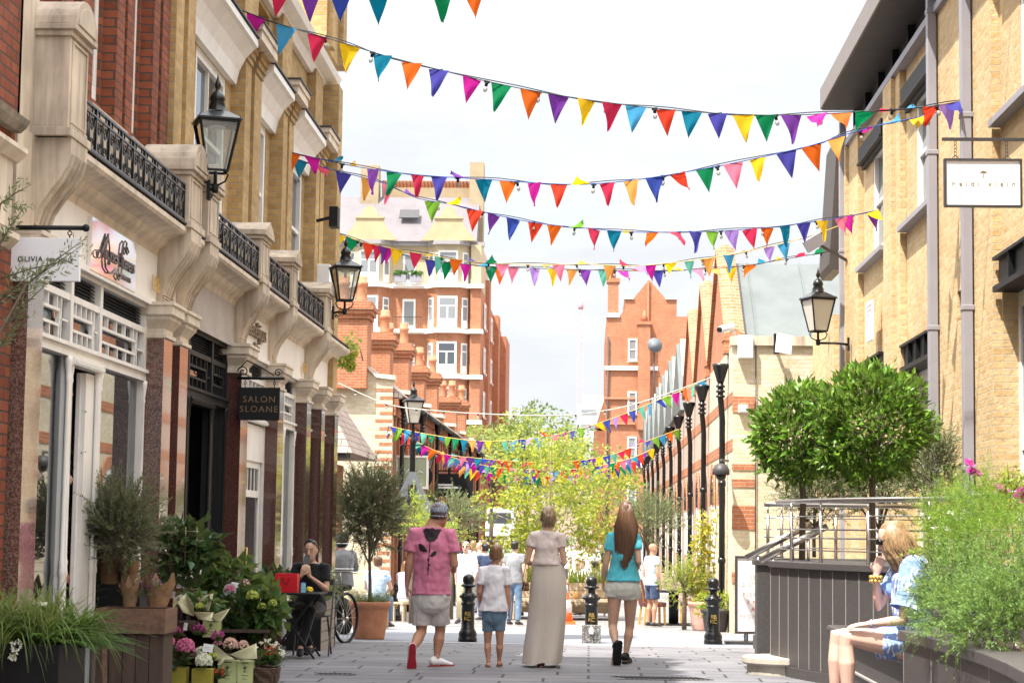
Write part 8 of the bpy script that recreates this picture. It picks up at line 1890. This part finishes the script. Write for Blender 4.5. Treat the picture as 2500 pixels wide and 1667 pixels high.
passer('woman in white top and jeans walking away right of the trunk', 1357, 1400, 'walk', .2, 'white', 'denim', 'blonde', fem=True, hl='long')
passer('woman with loose hair and peach dress top walking away behind the boy', 1192, 1415, 'walk', .1, 'peach', 'cream', 'brown', fem=True, hl='long', sleeve=.3)
passer('man in dark grey t-shirt and dark jeans left of the woman in beige', 1180, 1435, 'stand', -.4, 'grey', 'denim', 'dark')
passer('bald man in a white shirt in the crowd left of the tree', 1100, 1408, 'stand', .3, 'white', 'grey', 'grey', hl='bald')
passer('person in navy top and grey cap close behind the boy', 1112, 1424, 'stand', .6, 'navy', 'navy', 'dark')
passer('woman in a green dress top in the crowd left of the tree', 1108, 1375, 'stand', .2, 'green', 'green', 'sandy', fem=True, hl='long')
passer('person in a navy hooded top in the crowd below the white van', 1133, 1372, 'stand', -.2, 'navy', 'denim', 'brown')
passer('person in black with dark hair at the left edge of the crowd', 1047, 1392, 'stand', 2.6, 'black', 'black', 'dark')
passer('person in a red top far back in the crowd', 1062, 1368, 'stand', 2.8, 'red', 'black', 'dark')
passer('woman in a pale blue top in the crowd behind the white shirted man', 1085, 1388, 'stand', .4, 'sky', 'white', 'blonde', fem=True, hl='long')
passer('tall person in white far back in the crowd', 1150, 1365, 'stand', .1, 'white', 'navy', 'brown')
passer('person in black by the trunk of the yellow green tree', 1380, 1392, 'stand', 2.9, 'black', 'navy', 'dark')
passer('person in a bright blue top near the silvery olive tree', 1395, 1388, 'stand', .3, 'blue', 'denim', 'brown')
passer('woman in a cream top under the yellow green tree', 1325, 1382, 'stand', 2.7, 'cream', 'white', 'sandy', fem=True, hl='long')
passer('person in white strolling far back under the tree', 1300, 1368, 'walk', .1, 'white', 'grey', 'dark')
passer('person in lilac far back right of the tree', 1345, 1370, 'walk', 3.0, 'lilac', 'white', 'brown', fem=True, hl='long')
passer('person in a peach top far back behind the woman in beige', 1218, 1372, 'stand', .3, 'peach', 'denim', 'dark')
passer('person in pale grey far back near the boy', 1165, 1372, 'walk', 2.9, 'grey', 'cream', 'blonde')
def seated(label, px, Y, rz, topc, botc, hair, fem=False, hl='short', skin='skin_fair', seat=True):
    q = at(px, 1350, Y=Y); q.z = gz(Y)
    e, J, hp, tp = figure(label, tuple(q), rz, POSE['sit'], skin, top=dict(mat=CM[topc], sleeve=.5, hem=-.05, loose=.02), bottom=dict(kind='trousers', mat=CM[botc], len=1.9), shoes=dict(mat=M['darkgrey']), fem=fem, vox=.014, face=True, group='people in the street')
    if abs(rz) > 1.2: facebits(e, hp)
    short_hair(e, hp, HM[hair], 1.04, .05, -.06)
    if hl == 'bun': m = MB(); m.sphere(tuple(hp(0,-.12,.05)), .05, 10, 7); m.build('hair_bun', HM[hair], e)
    if hl == 'long': strand_hair(e, hp, None, HM[hair], 70, None, lambda u, r: (lambda x: [(x*.5,-.04,.10),(x,-.085,.03),(x*1.15,-.10,-.10),(x*1.1,-.11,-.24-.1*r.random())])(r.uniform(-.08,.08)), .011, 'long_hair', False)
    if seat:
        st = empty('stool', tuple(q), rz, 'low pale stool under the '+label.split(' seated')[0], 'stool'); m = MB(); m.box(-.2,.2,-.2,.2,.38,.42); m.build('seat', M['palewood'], st)
        for a in (-.16,.16):
            for b in (-.16,.16): m = MB(); m.bar((a,b,.38),(a,b,0),.035); m.build('leg', M['palewood'], st)
    return e, hp
seated('woman in white seated facing the camera behind the right planter', 1327, 52, PI-.3, 'white', 'white', 'brown', True, 'bun')
seated('man in a grey t-shirt seated behind the right planter', 1346, 54, 1.2, 'grey', 'denim', 'brown')
seated('woman with a dark bun in a white top seated behind the middle bollard', 1368, 49, .9, 'white', 'black', 'dark', True, 'bun')
seated('woman with long auburn hair seated behind the man in pink', 930, 44, -.8, 'lilac', 'white', 'sandy', True, 'long')
seated('person in a pale blue shirt seated behind the potted olive', 866, 37, -.2, 'sky', 'denim', 'brown')
# rider with helmet
q = at(786, 1262, Y=33.2); g_ = gz(33.2)
J = dict(POSE['sit']); J = {k: (v[0], v[1], v[2]+.30) for k, v in J.items()}; J.update(wl=(-.34,.42,1.06), wr=(.34,.42,1.06), el=(-.30,.18,1.06), er=(.30,.18,1.06))
e, J, hp, tp = figure('motorcyclist in a grey jacket and black helmet seen from behind, left of the olive', (q.x, 33.2, g_), .45, J, 'skin_fair', top=dict(mat=CM['grey'], name='jacket', sleeve=1.95, hem=-.1, loose=.035, sw=.075), bottom=dict(kind='trousers', mat=CM['black'], len=1.9), shoes=dict(mat=M['black']), vox=.014)
m = MB(); m.sphere(tuple(hp(0,0,.015)), (.125,.145,.145), 18, 12); o = m.build('helmet', M['black_gloss'], e); m = MB(); m.tube([hp(.128*math.cos(t), .148*math.sin(t), -.03) for t in np.linspace(PI,2*PI,16)], .008, 5); m.build('stripe', M['card'], o)
m = MB(); m.tube([V((.19*math.cos(t), -.02+.15*math.sin(t), 1.06)) for t in np.linspace(PI,2*PI,16)], .012, 5); m.build('reflective_band', M['card'], e)
# ------------------------------------------------------------------ light
SUN = Vector((.36, .40, -1.0)).normalized()
sd = bpy.data.lights.new('sun', 'SUN'); so = bpy.data.objects.new('sun', sd); COL.objects.link(so)
sd.energy = 3.3; sd.angle = math.radians(.5); sd.color = (1, .95, .86)
so.rotation_euler = SUN.to_track_quat('-Z', 'Y').to_euler(); so.location = (-20, -20, 50)
w = bpy.data.worlds.new('World'); sc.world = w; w.use_nodes = True; nt = w.node_tree
bg = nt.nodes['Background']; sky = nt.nodes.new('ShaderNodeTexSky'); sky.sky_type = 'NISHITA'; sky.sun_disc = False
to = -SUN; sky.sun_elevation = math.asin(to.z); sky.sun_rotation = math.atan2(to.x, to.y); sky.air_density = 1.0; sky.dust_density = 1.5
# broken bright cloud drawn over the blue, by direction
tc = nt.nodes.new('ShaderNodeTexCoord'); mp = nt.nodes.new('ShaderNodeMapping'); mp.inputs['Scale'].default_value = (1.6, 1.6, 4.2); mp.inputs['Location'].default_value = (.3,.1,.55)
nt.links.new(tc.outputs['Generated'], mp.inputs[0])
n = _noise(nt, 2.2, 7, mp.outputs[0], .6); n.inputs['Distortion'].default_value = .4
cl = _ramp(nt, n.outputs['Fac'], .25, .50, (.70,.70,.70,1))
n2 = _noise(nt, 5, 5, mp.outputs[0], .6)
cc = _mix(nt, (4.25,4.42,4.66,1), (4.9,4.9,4.88,1), _ramp(nt, n2.outputs['Fac'], .35, .65))
sz = nt.nodes.new('ShaderNodeSeparateXYZ'); nt.links.new(tc.outputs['Generated'], sz.inputs[0])
cc = _mix(nt, cc, _ramp(nt, sz.outputs[2], .22, .85, (.405,.41,.418,1), (1.75,1.75,1.75,1)), 1.0, 'MULTIPLY')
skc = _mix(nt, sky.outputs[0], cc, cl); nt.links.new(skc, bg.inputs[0]); bg.inputs[1].default_value = .15
sc.view_settings.view_transform = 'Standard'; sc.view_settings.look = 'None'; sc.view_settings.exposure = 1.75; sc.view_settings.gamma = 1
sc.view_settings.use_curve_mapping = False
cy = sc.cycles; cy.use_denoising = True; cy.max_bounces = 8; cy.diffuse_bounces = 4; cy.glossy_bounces = 4; cy.transparent_max_bounces = 16; cy.transmission_bounces = 4
cy.sample_clamp_indirect = 6; cy.use_fast_gi = False; cy.caustics_reflective = False; cy.caustics_refractive = False
sc.render.film_transparent = False
